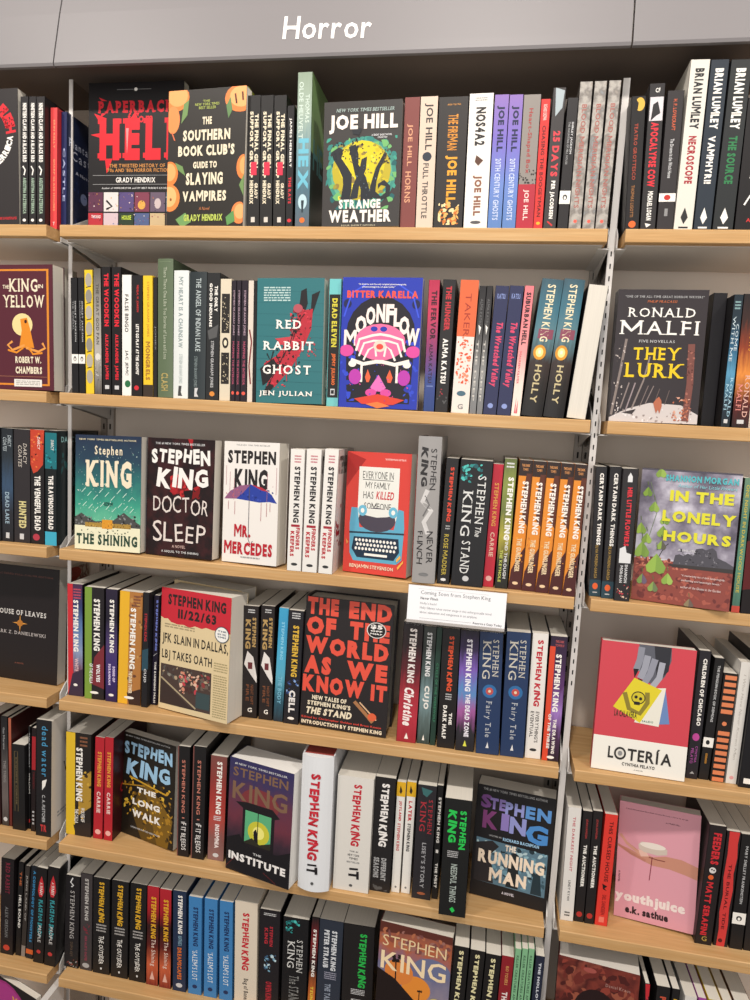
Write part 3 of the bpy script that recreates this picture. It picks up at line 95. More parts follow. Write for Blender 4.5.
('S','white spine with black name, red lower title, first of three alike, third shelf, middle bay','books on the third shelf, middle bay',.4365,0,-.5594,.025,.2046,.12,0,-.47,'#e6e2dc','#e2ddd8','#ded8cc',0,0,[('Z',.3,.05,.75,.12,3,'#c0707a',1),('V','STEPHEN KING',.32,.14,.72,.6,'#252324','B'),('R',.2,.615,.8,.635,'#a02030'),('V','FINDERS',.55,.64,.82,.82,'#b5202e','B'),('V','KEEPERS',.18,.67,.45,.88,'#b5202e','B'),('E',.5,.945,.22,.012,'#333')],[('T','STEPHEN KING',.05,.05,.95,.2,'#252324','B'),('K',0,.4,.5,.8,10,.1,['#a02030'],3)],{}),
('S','white spine with black name, red lower title, second of three alike, third shelf, middle bay','books on the third shelf, middle bay',.4628,0,-.5594,.026,.2063,.12,0,-.17,'#e6e2dc','#e2ddd8','#ded8cc',0,0,[('Z',.3,.05,.75,.12,3,'#c0707a',1),('V','STEPHEN KING',.32,.14,.72,.6,'#252324','B'),('R',.2,.615,.8,.635,'#a02030'),('V','FINDERS',.55,.64,.82,.82,'#b5202e','B'),('V','KEEPERS',.18,.67,.45,.88,'#b5202e','B'),('E',.5,.945,.22,.012,'#333')],[('T','STEPHEN KING',.05,.05,.95,.2,'#252324','B'),('K',0,.4,.5,.8,10,.1,['#a02030'],3)],{}),
('S','white spine with black name, red lower title, third of three alike, third shelf, middle bay','books on the third shelf, middle bay',.491,0,-.5594,.0241,.2082,.12,0,.57,'#e6e2dc','#e2ddd8','#ded8cc',0,0,[('Z',.3,.05,.75,.12,3,'#c0707a',1),('V','STEPHEN KING',.32,.14,.72,.6,'#252324','B'),('R',.2,.615,.8,.635,'#a02030'),('V','FINDERS',.55,.64,.82,.82,'#b5202e','B'),('V','KEEPERS',.18,.67,.45,.88,'#b5202e','B'),('E',.5,.945,.22,.012,'#333')],[('T','STEPHEN KING',.05,.05,.95,.2,'#252324','B'),('K',0,.4,.5,.8,10,.1,['#a02030'],3)],{}),
('F','red face-out paperback with typewriter and handwritten title sheet, third shelf, middle bay','books on the third shelf, middle bay',.5264,.03,-.5594,.03,.2043,.1144,-12.11,2,'#d4453c','#d4453c','#ded8cc',0,0,[('P',[(0,.0),(.3,.06),(.12,.2),(0,.3)],'#a52c2a'),('T','THE INTERNATIONAL BESTSELLER',.6,.045,.92,.06,'#f5d0c8','b'),('R',.2,.12,.83,.55,'#e6e6de'),('T','EVERYONE IN',.26,.155,.74,.215,'#3c3a38','t'),('R',.26,.222,.74,.227,'#3c3a38'),('T','MY FAMILY',.31,.24,.69,.295,'#3c3a38','t'),('T','HAS',.28,.32,.44,.38,'#3c3a38','t'),('T','KILLED',.48,.315,.76,.38,'#c83038','bi'),('T','SOMEONE',.3,.41,.72,.465,'#3c3a38','t'),('P',[(.1,.46),(.2,.46),(.24,.62),(.78,.62),(.84,.45),(.92,.46),(.94,.6),(.92,.86),(.84,.9),(.16,.9),(.1,.84),(.08,.6)],'#5fa8c4'),('P',[(.08,.66),(.94,.64),(.94,.655),(.08,.675)],'#2a3a48'),('E',.51,.55,.29,.1,'#4a4450'),('P',[(.2,.46),(.82,.46),(.8,.5),(.66,.52),(.51,.53),(.36,.52),(.22,.5)],'#e6e6de'),('E',.28,.48,.07,.045,'#6fb6d0'),('E',.76,.48,.07,.045,'#6fb6d0'),('E',.28,.48,.03,.02,'#f2eee6'),('E',.76,.48,.03,.02,'#f2eee6'),('P',[(.16,.7),(.86,.69),(.88,.8),(.8,.87),(.22,.87),(.13,.8)],'#1f3144'),('E',.2,.725,.02,.013,'#f2eee6'),('E',.255,.725,.02,.013,'#f2eee6'),('E',.31,.725,.02,.013,'#f2eee6'),('E',.365,.725,.02,.013,'#f2eee6'),('E',.42000000000000004,.725,.02,.013,'#f2eee6'),('E',.47500000000000003,.725,.02,.013,'#f2eee6'),('E',.53,.725,.02,.013,'#f2eee6'),('E',.585,.725,.02,.013,'#f2eee6'),('E',.64,.725,.02,.013,'#f2eee6'),('E',.6950000000000001,.725,.02,.013,'#f2eee6'),('E',.75,.725,.02,.013,'#f2eee6'),('E',.8049999999999999,.725,.02,.013,'#f2eee6'),('E',.22,.76,.02,.013,'#f2eee6'),('E',.275,.76,.02,.013,'#f2eee6'),('E',.33,.76,.02,.013,'#f2eee6'),('E',.385,.76,.02,.013,'#f2eee6'),('E',.44000000000000006,.76,.02,.013,'#f2eee6'),('E',.49500000000000005,.76,.02,.013,'#f2eee6'),('E',.55,.76,.02,.013,'#f2eee6'),('E',.605,.76,.02,.013,'#f2eee6'),('E',.66,.76,.02,.013,'#f2eee6'),('E',.7150000000000001,.76,.02,.013,'#f2eee6'),('E',.77,.76,.02,.013,'#f2eee6'),('E',.825,.76,.02,.013,'#f2eee6'),('E',.2,.7949999999999999,.02,.013,'#f2eee6'),('E',.255,.7949999999999999,.02,.013,'#f2eee6'),('E',.31,.7949999999999999,.02,.013,'#f2eee6'),('E',.365,.7949999999999999,.02,.013,'#f2eee6'),('E',.42000000000000004,.7949999999999999,.02,.013,'#f2eee6'),('E',.47500000000000003,.7949999999999999,.02,.013,'#f2eee6'),('E',.53,.7949999999999999,.02,.013,'#f2eee6'),('E',.585,.7949999999999999,.02,.013,'#f2eee6'),('E',.64,.7949999999999999,.02,.013,'#f2eee6'),('E',.6950000000000001,.7949999999999999,.02,.013,'#f2eee6'),('E',.75,.7949999999999999,.02,.013,'#f2eee6'),('E',.8049999999999999,.7949999999999999,.02,.013,'#f2eee6'),('R',.34,.83,.7,.85,'#f2eee6'),('T','BENJAMIN STEVENSON',.11,.925,.8,.965,'#e9dcc0','b'),('P',[(.84,.86),(.9,.82),(.91,.84),(.85,.88)],'#f0b04a'),('P',[(.86,.92),(.95,.86),(.95,.88),(.87,.94)],'#f0b04a'),('P',[(.03,.72),(.08,.75),(.05,.77)],'#e09050')],[],{'roll': -1.25}),
('S','tall silver hardcover spine with sketchy black lettering, third shelf, middle bay','books on the third shelf, middle bay',.6492,0,-.5594,.0371,.2383,.14,0,-.73,'#9b9896','#a9a7a5','#a5524c',1,0,[('V','STEPHEN',.56,.08,.85,.36,'#2a2829','j'),('V','KING',.14,.07,.48,.34,'#2a2829','Bj'),('L',[(.5,.36),(.3,.44),(.7,.5),(.4,.58),(.6,.66)],.2,'#cfccca'),('L',[(.4,.4),(.6,.46),(.35,.54)],.06,'#6a6868'),('V','NEVER',.55,.64,.85,.86,'#2a2829','j'),('V','FLINCH',.14,.64,.42,.87,'#2a2829','j'),('E',.5,.94,.22,.012,'#777')],[],{}),
('S','black spine, orange name above a yellow title, third shelf, middle bay','books on the third shelf, middle bay',.6896,.0068,-.5594,.0198,.2058,.125,0,.69,'#1a1819','#1a1819','#ded8cc',0,0,[('V','STEPHEN KING',.35,.07,.72,.5,'#d9432c','Bj'),('Z',.35,.53,.7,.57,2,'#aaa',1),('V','ROSE MADDER',.3,.6,.7,.93,'#b5a03a','b'),('E',.5,.965,.22,.012,'#ddd')],[],{}),
('S','thick black spine with large silver serif lettering and teal wisps, third shelf, middle bay','books on the third shelf, middle bay',.7123,.0054,-.5594,.0511,.2049,.125,0,.78,'#17171a','#17171a','#ded8cc',0,0,[('K',.05,.03,.7,.18,26,.12,['#2a8a88','#1d5a60','#50c0b8'],3),('V','STEPHEN',.58,.12,.84,.5,'#dcdcd8','s'),('V','KING',.16,.24,.46,.6,'#dcdcd8','s'),('V','The',.62,.52,.8,.6,'#dcdcd8','i'),('V','STAND',.24,.64,.52,.9,'#dcdcd8','s'),('E',.45,.94,.1,.022,'#c9c9c9')],[],{}),
('S','crimson spine with gold name and title, third shelf, middle bay','books on the third shelf, middle bay',.7639,.0161,-.5594,.0168,.2004,.125,0,.73,'#bd2438','#bd2438','#ded8cc',0,0,[('V','STEPHEN KING',.3,.15,.7,.5,'#e0a54a','b'),('V','CARRIE',.3,.55,.7,.75,'#e9c0a8','b'),('E',.5,.93,.28,.022,'#e9b0a8')],[],{}),
('S','olive and black spine with white lettering, third shelf, middle bay','books on the third shelf, middle bay',.7831,.0135,-.5594,.02,.2105,.125,0,.13,'g:#5f6a3c,#8a9448,#6a743c,#b0a53c,#2a2c22,#1d1d1a','#1c1a1c','#ded8cc',0,0,[('Z',.2,.03,.8,.08,2,'#ddd',1),('V','STEPHEN KING',.4,.14,.85,.62,'#f2eee6','B'),('V','THE WIND THROUGH',.55,.5,.8,.92,'#ddd','b'),('V','THE KEYHOLE',.2,.7,.42,.95,'#c9d060','b')],[],{}),
('S','orange and black spine with white lettering, first of five alike, third shelf, middle bay','books on the third shelf, middle bay',.8044,.0152,-.5594,.0207,.2096,.125,0,.81,'#e08a2a','#e08a2a','#ded8cc',0,0,[('R',0,0,1,.12,'#2c1c18'),('T','THE DARK',.2,.03,.8,.05,'#e09a5a','b'),('T','TOWER I',.3,.06,.7,.08,'#e09a5a','b'),('P',[(1,.1),(1,.5),(.6,.45),(.45,.3),(.6,.1)],'#5a2c1c'),('P',[(0,1),(.1,.85),(.5,.75),(1,.66),(1,1)],'#4a1c1a'),('K',.1,.4,.9,.8,10,.18,['#c4702a','#f0a030'],2),('V','STEPHEN KING',.36,.16,.82,.56,'#f3ece2','B'),('V','THE GUNSLINGER',.34,.6,.72,.86,'#e8cfa8','B'),('E',.5,.95,.22,.012,'#e9c9a0')],[],{}),
('S','orange and black spine with white lettering, second of five alike, third shelf, middle bay','books on the third shelf, middle bay',.8256,.0122,-.5594,.021,.2094,.125,0,.76,'#e08a2a','#e08a2a','#ded8cc',0,0,[('R',0,0,1,.12,'#2c1c18'),('T','THE DARK',.2,.03,.8,.05,'#e09a5a','b'),('T','TOWER I',.3,.06,.7,.08,'#e09a5a','b'),('P',[(1,.1),(1,.5),(.6,.45),(.45,.3),(.6,.1)],'#5a2c1c'),('P',[(0,1),(.1,.85),(.5,.75),(1,.66),(1,1)],'#4a1c1a'),('K',.1,.4,.9,.8,10,.18,['#c4702a','#f0a030'],3),('V','STEPHEN KING',.36,.16,.82,.56,'#f3ece2','B'),('V','THE GUNSLINGER',.34,.6,.72,.86,'#e8cfa8','B'),('E',.5,.95,.22,.012,'#e9c9a0')],[],{}),
('S','orange and black spine with white lettering, third of five alike, third shelf, middle bay','books on the third shelf, middle bay',.847,.0094,-.5594,.0205,.2092,.125,0,.79,'#e08a2a','#e08a2a','#ded8cc',0,0,[('R',0,0,1,.12,'#2c1c18'),('T','THE DARK',.2,.03,.8,.05,'#e09a5a','b'),('T','TOWER I',.3,.06,.7,.08,'#e09a5a','b'),('P',[(1,.1),(1,.5),(.6,.45),(.45,.3),(.6,.1)],'#5a2c1c'),('P',[(0,1),(.1,.85),(.5,.75),(1,.66),(1,1)],'#4a1c1a'),('K',.1,.4,.9,.8,10,.18,['#c4702a','#f0a030'],4),('V','STEPHEN KING',.36,.16,.82,.56,'#f3ece2','B'),('V','THE GUNSLINGER',.34,.6,.72,.86,'#e8cfa8','B'),('E',.5,.95,.22,.012,'#e9c9a0')],[],{}),
('S','orange and black spine with white lettering, fourth of five alike, third shelf, middle bay','books on the third shelf, middle bay',.8678,.0064,-.5594,.02,.2089,.125,0,.85,'#e08a2a','#e08a2a','#ded8cc',0,0,[('R',0,0,1,.12,'#2c1c18'),('T','THE DARK',.2,.03,.8,.05,'#e09a5a','b'),('T','TOWER I',.3,.06,.7,.08,'#e09a5a','b'),('P',[(1,.1),(1,.5),(.6,.45),(.45,.3),(.6,.1)],'#5a2c1c'),('P',[(0,1),(.1,.85),(.5,.75),(1,.66),(1,1)],'#4a1c1a'),('K',.1,.4,.9,.8,10,.18,['#c4702a','#f0a030'],5),('V','STEPHEN KING',.36,.16,.82,.56,'#f3ece2','B'),('V','THE GUNSLINGER',.34,.6,.72,.86,'#e8cfa8','B'),('E',.5,.95,.22,.012,'#e9c9a0')],[],{}),
('S','orange and black spine with white lettering, fifth of five alike, third shelf, middle bay','books on the third shelf, middle bay',.8882,.0034,-.5594,.0193,.2087,.125,0,.82,'#e08a2a','#e08a2a','#ded8cc',0,0,[('R',0,0,1,.12,'#2c1c18'),('T','THE DARK',.2,.03,.8,.05,'#e09a5a','b'),('T','TOWER I',.3,.06,.7,.08,'#e09a5a','b'),('P',[(1,.1),(1,.5),(.6,.45),(.45,.3),(.6,.1)],'#5a2c1c'),('P',[(0,1),(.1,.85),(.5,.75),(1,.66),(1,1)],'#4a1c1a'),('K',.1,.4,.9,.8,10,.18,['#c4702a','#f0a030'],6),('V','STEPHEN KING',.36,.16,.82,.56,'#f3ece2','B'),('V','THE GUNSLINGER',.34,.6,.72,.86,'#e8cfa8','B'),('E',.5,.95,.22,.012,'#e9c9a0')],[],{}),
('S','black spine with white title, teal foot, left of two, third shelf, right bay','books on the third shelf, right bay',.9317,.0196,-.5594,.0172,.2069,.125,0,-2.05,'#1f1d20','#1f1d20','#ded8cc',0,0,[('V','CERTAIN DARK THINGS',.4,.05,.75,.6,'#f2eee6','B'),('V','SILVIA MORENO-GARCIA',.35,.6,.62,.86,'#a5843c','b'),('R',0,.87,1,1,'#24404c'),('E',.5,.92,.24,.025,'#e0602c'),('R',.3,.965,.7,.972,'#ccc')],[],{}),
('S','black spine with white title, teal foot, right of two, third shelf, right bay','books on the third shelf, right bay',.9493,.0135,-.5594,.0177,.2084,.125,0,-1.35,'#1f1d20','#1f1d20','#ded8cc',0,0,[('V','CERTAIN DARK THINGS',.4,.05,.75,.6,'#f2eee6','B'),('V','SILVIA MORENO-GARCIA',.35,.6,.62,.86,'#a5843c','b'),('R',0,.87,1,1,'#24404c'),('E',.5,.92,.24,.025,'#e0602c'),('R',.3,.965,.7,.972,'#ccc')],[],{}),
('S','charcoal spine with red title, little white building, third shelf, right bay','books on the third shelf, right bay',.9674,.0047,-.5594,.0229,.207,.125,0,-1.38,'#272426','#272426','#ded8cc',0,0,[('P',[(.35,.06),(.5,.03),(.65,.06),(.65,.1),(.35,.1)],'#ddd'),('V','HER LITTLE FLOWERS',.38,.14,.7,.58,'#d9303c','B'),('P',[(.15,.6),(.5,.58),(.6,.63),(.9,.64),(.9,.71),(.15,.71)],'#ddd'),('V','SHANNON',.55,.72,.75,.86,'#ddd','b'),('V','MORGAN',.25,.73,.45,.86,'#ddd','b'),('K',.15,.86,.9,.98,16,.13,['#c0404a','#e0c0a8'],3)],[],{}),
('F','face-out paperback, castle under storm sky with yellow title and leaves, third shelf, right bay','books on the third shelf, right bay',.9962,.024,-.5594,.024,.2078,.139,-14.15,2,'g:#5a5660,#8a8494,#b5b0bc,#8f8d98,#d0cfd6,#8f9098,#77757c','g:#5a5660,#8a8494,#b5b0bc,#8f8d98,#d0cfd6,#8f9098,#77757c','#ded8cc',0,0,[('R',0,.0,1,.67,'n:#4a4652,#6e6878,#8f8998,#b9b5c2,#dcd9e2:26'),('R',.0,.0,1,.012,'#4a4652'),('R',0,.68,1,1,'#8a4238'),('K',0,.66,1,.74,60,.04,['#b5604c','#6a2c28','#c87860'],3),('K',.0,.74,1,.98,80,.06,['#9a4a3c','#6a2c2a','#a85848'],4),('P',[(.4,.7),(.42,.63),(.46,.62),(.5,.63),(.54,.61),(.6,.62),(.62,.57),(.68,.56),(.72,.57),(.78,.55),(.82,.57),(.84,.62),(.92,.64),(1,.67),(1,.7)],'#4a4850'),('K',.42,.58,.86,.69,50,.02,['#2c2a30','#77757c'],5),('P',[(.35,.7),(1,.69),(1,.72),(.4,.72)],'#35302f'),('L',[(.25,.66),(.3,.58),(.34,.55)],.008,'#333'),('L',[(.1,.1),(.2,.3),(.12,.55)],.006,'#6a7a5a'),('P',[(.2,-.016),(.229,.0093),(.2551,.0369),(.2464,.0576),(.2232,.0645),(.2,.0553),(.1768,.0645),(.15360000000000001,.0576),(.1449,.0369),(.171,.0093)],'#7f9c40'),('P',[(.2,-.016),(.229,.0093),(.2551,.0369),(.2464,.0576),(.2232,.0645),(.2,.0553)],'#93b050'),('L',[(.2,-.03),(.19,-.06)],.008,'#5a6a3c'),('P',[(.08,.1386),(.1061,.16136999999999999),(.12959,.18621),(.12176000000000001,.20484),(.10088,.21105),(.08,.20277),(.05912,.21105),(.038239999999999996,.20484),(.03041,.18621),(.0539,.16136999999999999)],'#86a83c'),('P',[(.08,.1386),(.1061,.16136999999999999),(.12959,.18621),(.12176000000000001,.20484),(.10088,.21105),(.08,.20277)],'#6f9038'),('L',[(.08,.126),(.07,.09899999999999999)],.008,'#5a6a3c'),('P',[(.16,.244),(.189,.2693),(.2151,.2969),(.2064,.3176),(.1832,.3245),(.16,.31529999999999997),(.1368,.3245),(.1136,.3176),(.1049,.2969),(.131,.2693)],'#7a9a3c'),('P',[(.16,.244),(.189,.2693),(.2151,.2969),(.2064,.3176),(.1832,.3245),(.16,.31529999999999997)],'#90ac4c'),('L',[(.16,.22999999999999998),(.15,.19999999999999998)],.008,'#5a6a3c'),('P',[(.28,.3386),(.30610000000000004,.36137),(.32959000000000005,.38621),(.32176000000000005,.40484),(.30088000000000004,.41105),(.28,.40277),(.25912,.41105),(.23824,.40484),(.23041000000000003,.38621),(.2539,.36137)],'#8fae48'),('P',[(.28,.3386),(.30610000000000004,.36137),(.32959000000000005,.38621),(.32176000000000005,.40484),(.30088000000000004,.41105),(.28,.40277)],'#74943c'),('L',[(.28,.326),(.27,.299)],.008,'#5a6a3c'),('P',[(.04,.4094),(.0719,.43723),(.10061,.46759),(.09104000000000001,.49036),(.06552000000000001,.49795),(.04,.48783000000000004),(.014479999999999996,.49795),(-.011040000000000008,.49036),(-.020610000000000003,.46759),(.008099999999999996,.43723)],'#9ab848'),('P',[(.04,.4094),(.0719,.43723),(.10061,.46759),(.09104000000000001,.49036),(.06552000000000001,.49795),(.04,.48783000000000004)],'#82a040'),('L',[(.04,.394),(.03,.361)],.008,'#5a6a3c'),('P',[(.27,.4194),(.3019,.44722999999999996),(.33061,.47758999999999996),(.32104000000000005,.50036),(.29552,.50795),(.27,.49783),(.24448,.50795),(.21896000000000002,.50036),(.20939000000000002,.47758999999999996),(.2381,.44722999999999996)],'#86a040'),('P',[(.27,.4194),(.3019,.44722999999999996),(.33061,.47758999999999996),(.32104000000000005,.50036),(.29552,.50795),(.27,.49783)],'#6c8a38'),('L',[(.27,.40399999999999997),(.26,.371)],.008,'#5a6a3c'),('P',[(.11,.48400000000000004),(.139,.5093),(.1651,.5369),(.1564,.5576),(.1332,.5645),(.11,.5553),(.0868,.5645),(.06359999999999999,.5576),(.0549,.5369),(.081,.5093)],'#7f9c3c'),('P',[(.11,.48400000000000004),(.139,.5093),(.1651,.5369),(.1564,.5576),(.1332,.5645),(.11,.5553)],'#93b04c'),('L',[(.11,.47000000000000003),(.1,.44000000000000006)],.008,'#5a6a3c'),('P',[(.27,.5286),(.29610000000000003,.5513699999999999),(.31959000000000004,.57621),(.31176000000000004,.5948399999999999),(.29088,.60105),(.27,.5927699999999999),(.24912,.60105),(.22824,.5948399999999999),(.22041000000000002,.57621),(.2439,.5513699999999999)],'#8aa844'),('P',[(.27,.5286),(.29610000000000003,.5513699999999999),(.31959000000000004,.57621),(.31176000000000004,.5948399999999999),(.29088,.60105),(.27,.5927699999999999)],'#5a5848'),('L',[(.27,.5159999999999999),(.26,.48899999999999993)],.008,'#5a6a3c'),('P',[(.07,.5509999999999999),(.11350000000000002,.58895),(.15265,.63035),(.1396,.6614),(.1048,.67175),(.07,.65795),(.0352,.67175),(.0003999999999999976,.6614),(-.012649999999999995,.63035),(.026500000000000003,.58895)],'#8fb04a'),('P',[(.07,.5509999999999999),(.11350000000000002,.58895),(.15265,.63035),(.1396,.6614),(.1048,.67175),(.07,.65795)],'#7a9a40'),('L',[(.07,.53),(.060000000000000005,.485)],.008,'#5a6a3c'),('P',[(.23,.6325999999999999),(.2851,.68067),(.33469000000000004,.7331099999999999),(.31816,.77244),(.27408,.78555),(.23,.76807),(.18592,.78555),(.14184,.77244),(.12531,.7331099999999999),(.1749,.68067)],'#93b44c'),('P',[(.23,.6325999999999999),(.2851,.68067),(.33469000000000004,.7331099999999999),(.31816,.77244),(.27408,.78555),(.23,.76807)],'#7fa044'),('L',[(.23,.606),(.22,.5489999999999999)],.008,'#5a6a3c'),('P',[(.36,.7694),(.39189999999999997,.79723),(.42061,.8275899999999999),(.41104,.85036),(.38552,.85795),(.36,.84783),(.33448,.85795),(.30895999999999996,.85036),(.29939,.8275899999999999),(.3281,.79723)],'#88a848'),('P',[(.36,.7694),(.39189999999999997,.79723),(.42061,.8275899999999999),(.41104,.85036),(.38552,.85795),(.36,.84783)],'#9cba58'),('L',[(.36,.754),(.35,.721)],.008,'#5a6a3c'),('P',[(.1,.7939999999999999),(.129,.8192999999999999),(.15510000000000002,.8469),(.1464,.8675999999999999),(.1232,.8744999999999999),(.1,.8653),(.07680000000000001,.8744999999999999),(.0536,.8675999999999999),(.0449,.8469),(.07100000000000001,.8192999999999999)],'#7f9c50'),('P',[(.1,.7939999999999999),(.129,.8192999999999999),(.15510000000000002,.8469),(.1464,.8675999999999999),(.1232,.8744999999999999),(.1,.8653)],'#6a5a70'),('L',[(.1,.78),(.09000000000000001,.75)],.008,'#5a6a3c'),('P',[(.22,.844),(.249,.8693),(.2751,.8969),(.2664,.9176),(.2432,.9245),(.22,.9153),(.1968,.9245),(.1736,.9176),(.1649,.8969),(.191,.8693)],'#86a050'),('P',[(.22,.844),(.249,.8693),(.2751,.8969),(.2664,.9176),(.2432,.9245),(.22,.9153)],'#6a7a50'),('L',[(.22,.8300000000000001),(.21,.8)],.008,'#5a6a3c'),('P',[(.6,.9386),(.6261,.96137),(.64959,.98621),(.64176,1.00484),(.62088,1.01105),(.6,1.00277),(.57912,1.01105),(.55824,1.00484),(.55041,.98621),(.5739,.96137)],'#8a7a5a'),('P',[(.6,.9386),(.6261,.96137),(.64959,.98621),(.64176,1.00484),(.62088,1.01105),(.6,1.00277)],'#6a5a50'),('L',[(.6,.9259999999999999),(.59,.899)],.008,'#5a6a3c'),('T','SHANNON MORGAN',.25,.035,.97,.085,'#4fb0b8','B'),('T','Author of Her Little Flowers',.38,.1,.96,.125,'#7fc0c8','i'),('T','IN THE',.31,.15,.94,.23,'#d9d42c','B'),('T','LONELY',.25,.3,.98,.385,'#d9d42c','B'),('T','HOURS',.28,.45,.95,.53,'#d9d42c','B'),('T','A NOVEL',.44,.58,.62,.595,'#ccc','b'),('T','"A mesmerizing mix of dark family tragedy,',.5,.765,.93,.785,'#e0d0cc','i'),('T','enchanting and hauntingly lovely."',.5,.8,.9,.82,'#e0d0cc','i'),('T','author of the Ghosts in the Garden',.5,.85,.9,.868,'#e0d0cc','i')],[],{'roll': -.55}),
('S','thin muted-green spine with orange foot right of the castle cover, third shelf, right bay','books on the third shelf, right bay',1.1374,0,-.5594,.0113,.2046,.125,0,-.76,'g:#6a8a72,#4f7a68,#5f8f78,#47695c','#1c1a1c','#ded8cc',0,0,[('V','ONE NIGHT IN DARKWOOD HOUSE',.3,.05,.7,.85,'#c0b04a','b'),('R',0,.95,1,1,'#c04a3c')],[],{}),
('S','black and dark red spine at the right photo edge, third shelf, right bay','books on the third shelf, right bay',1.1502,0,-.5594,.0225,.1994,.125,0,-1.08,'#1d1718','#1d1718','#ded8cc',0,0,[('P',[(0,.45),(1,.4),(1,.8),(0,.82)],'#5a1c1e')],[],{}),
('F','black face-out paperback with small gold compass star, fourth shelf, left bay','books on the fourth shelf, left bay',-.1989,.062,-.8425,.025,.226,.1693,-2.71,2,'#1e1819','#1e1819','#ded8cc',0,0,[('T','REMASTERED FULL-COLOR EDITION',.1,.07,.92,.085,'#6a4038','s'),('T','HOUSE OF LEAVES',.17,.385,.84,.43,'#d8d4ce','bs'),('T','MARK Z. DANIELEWSKI',.14,.57,.84,.6,'#c0b8b4','s'),('P',[(.5,.42),(.51,.49),(.6,.5),(.51,.51),(.5,.58),(.49,.51),(.4,.5),(.49,.49)],'#d9953c'),('E',.5,.5,.04,.028,'#b5742c'),('T','A NOVEL',.44,.845,.56,.857,'#8a5040','b')],[],{'roll': 0}),
('S','spine collaged with cream orange and red scraps, fourth shelf, left bay','books on the fourth shelf, left bay',-.0526,.09,-.8425,.0147,.2191,.0815,0,-.54,'#b58a62','n:#d9c7a8,#b5552c,#e3d6c0,#7a3a24,#e8dcc4:45','#ded8cc',0,0,[],[('R',.1,.12,.9,.2,'#b03a2c'),('E',.4,.06,.3,.06,'#c0402c'),('R',.2,.28,.8,.5,'#d9ccb0'),('R',0,.21,.6,.24,'#2c2420'),('R',.3,.6,.95,.7,'#e3dac4'),('R',.1,.5,.5,.56,'#3c2c24'),('R',.1,.76,.9,.8,'#b86a2c'),('R',.1,.88,.9,1,'#2c2420')],{}),
('S','red-and-navy spine with white lettering, fourth shelf, middle bay','books on the fourth shelf, middle bay',.0148,.0246,-.8425,.0302,.2137,.125,0,-.63,'g:#4a2a48,#2f3a68,#5a78a8,#8a98b8,#6a3a4c,#2c2a48','#1c1a1c','#ded8cc',0,0,[('R',0,0,.35,1,'#c82c36'),('Z',.4,.04,.9,.14,4,'#c05060',1),('V','STEPHEN KING',.38,.14,.72,.6,'#f2eee6','B'),('V','WHITE LINES',.45,.66,.7,.88,'#e8c0c0','b'),('P',[(.3,.8),(1,.75),(1,1),(0,1)],'#3a2c40'),('E',.5,.9,.14,.012,'#f2eee6')],[],{}),
('S','green-and-black spine with white lettering, fourth shelf, middle bay','books on the fourth shelf, middle bay',.0506,.0214,-.8425,.0388,.212,.125,0,-.26,'#211d20','#211d20','#ded8cc',0,0,[('R',0,0,.36,1,'#7a9a3c'),('P',[(.5,.62),(1,.5),(1,.9),(.3,.86)],'#7a2c34'),('V','STEPHEN KING',.46,.1,.78,.56,'#f2eee6','B'),('V','WOLVES',.6,.68,.8,.84,'#eee','B'),('V','OF THE CALLA',.25,.68,.42,.86,'#eee','b'),('E',.5,.94,.22,.012,'#f2eee6')],[],{}),
('S','purple-black spine with white lettering, fourth shelf, middle bay','books on the fourth shelf, middle bay',.093,.0204,-.8425,.0235,.2121,.125,0,-.32,'g:#2a2238,#1d1a28,#4a3a6a,#3a2a6a,#2c1f4a','#1c1a1c','#ded8cc',0,0,[('V','STEPHEN KING',.34,.09,.72,.56,'#f2eee6','B'),('V','SONG OF',.6,.68,.82,.82,'#e0d0f0','B'),('V','SUSANNAH',.25,.66,.45,.85,'#e0d0f0','B'),('E',.5,.94,.22,.012,'#f2eee6')],[],{}),
('S','amber-and-brown spine with white lettering, fourth shelf, middle bay','books on the fourth shelf, middle bay',.1185,.0191,-.8425,.0446,.2116,.125,0,.72,'#b0763c','#b0763c','#ded8cc',0,0,[('R',0,0,.42,1,'#e6b02c'),('K',.4,.0,1,.95,40,.14,['#8a5a38','#c09050','#6a4430'],3),('P',[(.5,1),(.4,.9),(1,.85),(1,1)],'#3a2620'),('Z',.6,.03,.9,.14,4,'#7a4a38',1),('V','STEPHEN KING',.48,.14,.72,.68,'#f2eee6','B'),('V','THE DARK TOWER',.46,.7,.62,.9,'#f0e0c0','B'),('E',.5,.94,.22,.012,'#f2eee6')],[],{}),
('S','narrow black spine with small red name, fourth shelf, middle bay','books on the fourth shelf, middle bay',.1669,.0157,-.8425,.0118,.2143,.125,0,.28,'#1c1b1e','#1c1b1e','#ded8cc',0,0,[('V','STEPHEN KING',.3,.18,.7,.42,'#c0303a','b'),('P',[(0,.5),(1,.48),(1,.66),(0,.68)],'#2a4a58'),('V','CUJO',.25,.66,.75,.78,'#ddd','b')],[],{}),
('S','purple-black spine half hidden by the torn-newspaper cover, fourth shelf, middle bay','books on the fourth shelf, middle bay',.1791,.03,-.8425,.0107,.2068,.125,0,.6,'#201a2c','#201a2c','#ded8cc',0,0,[('V','STEPHEN KING',.4,.04,.8,.5,'#7a88d8','Bj'),('L',[(.2,.55),(.8,.52)],.1,'#aaa'),('V','THE RUNNING MAN',.4,.6,.75,.98,'#f2eee6','B')],[],{}),
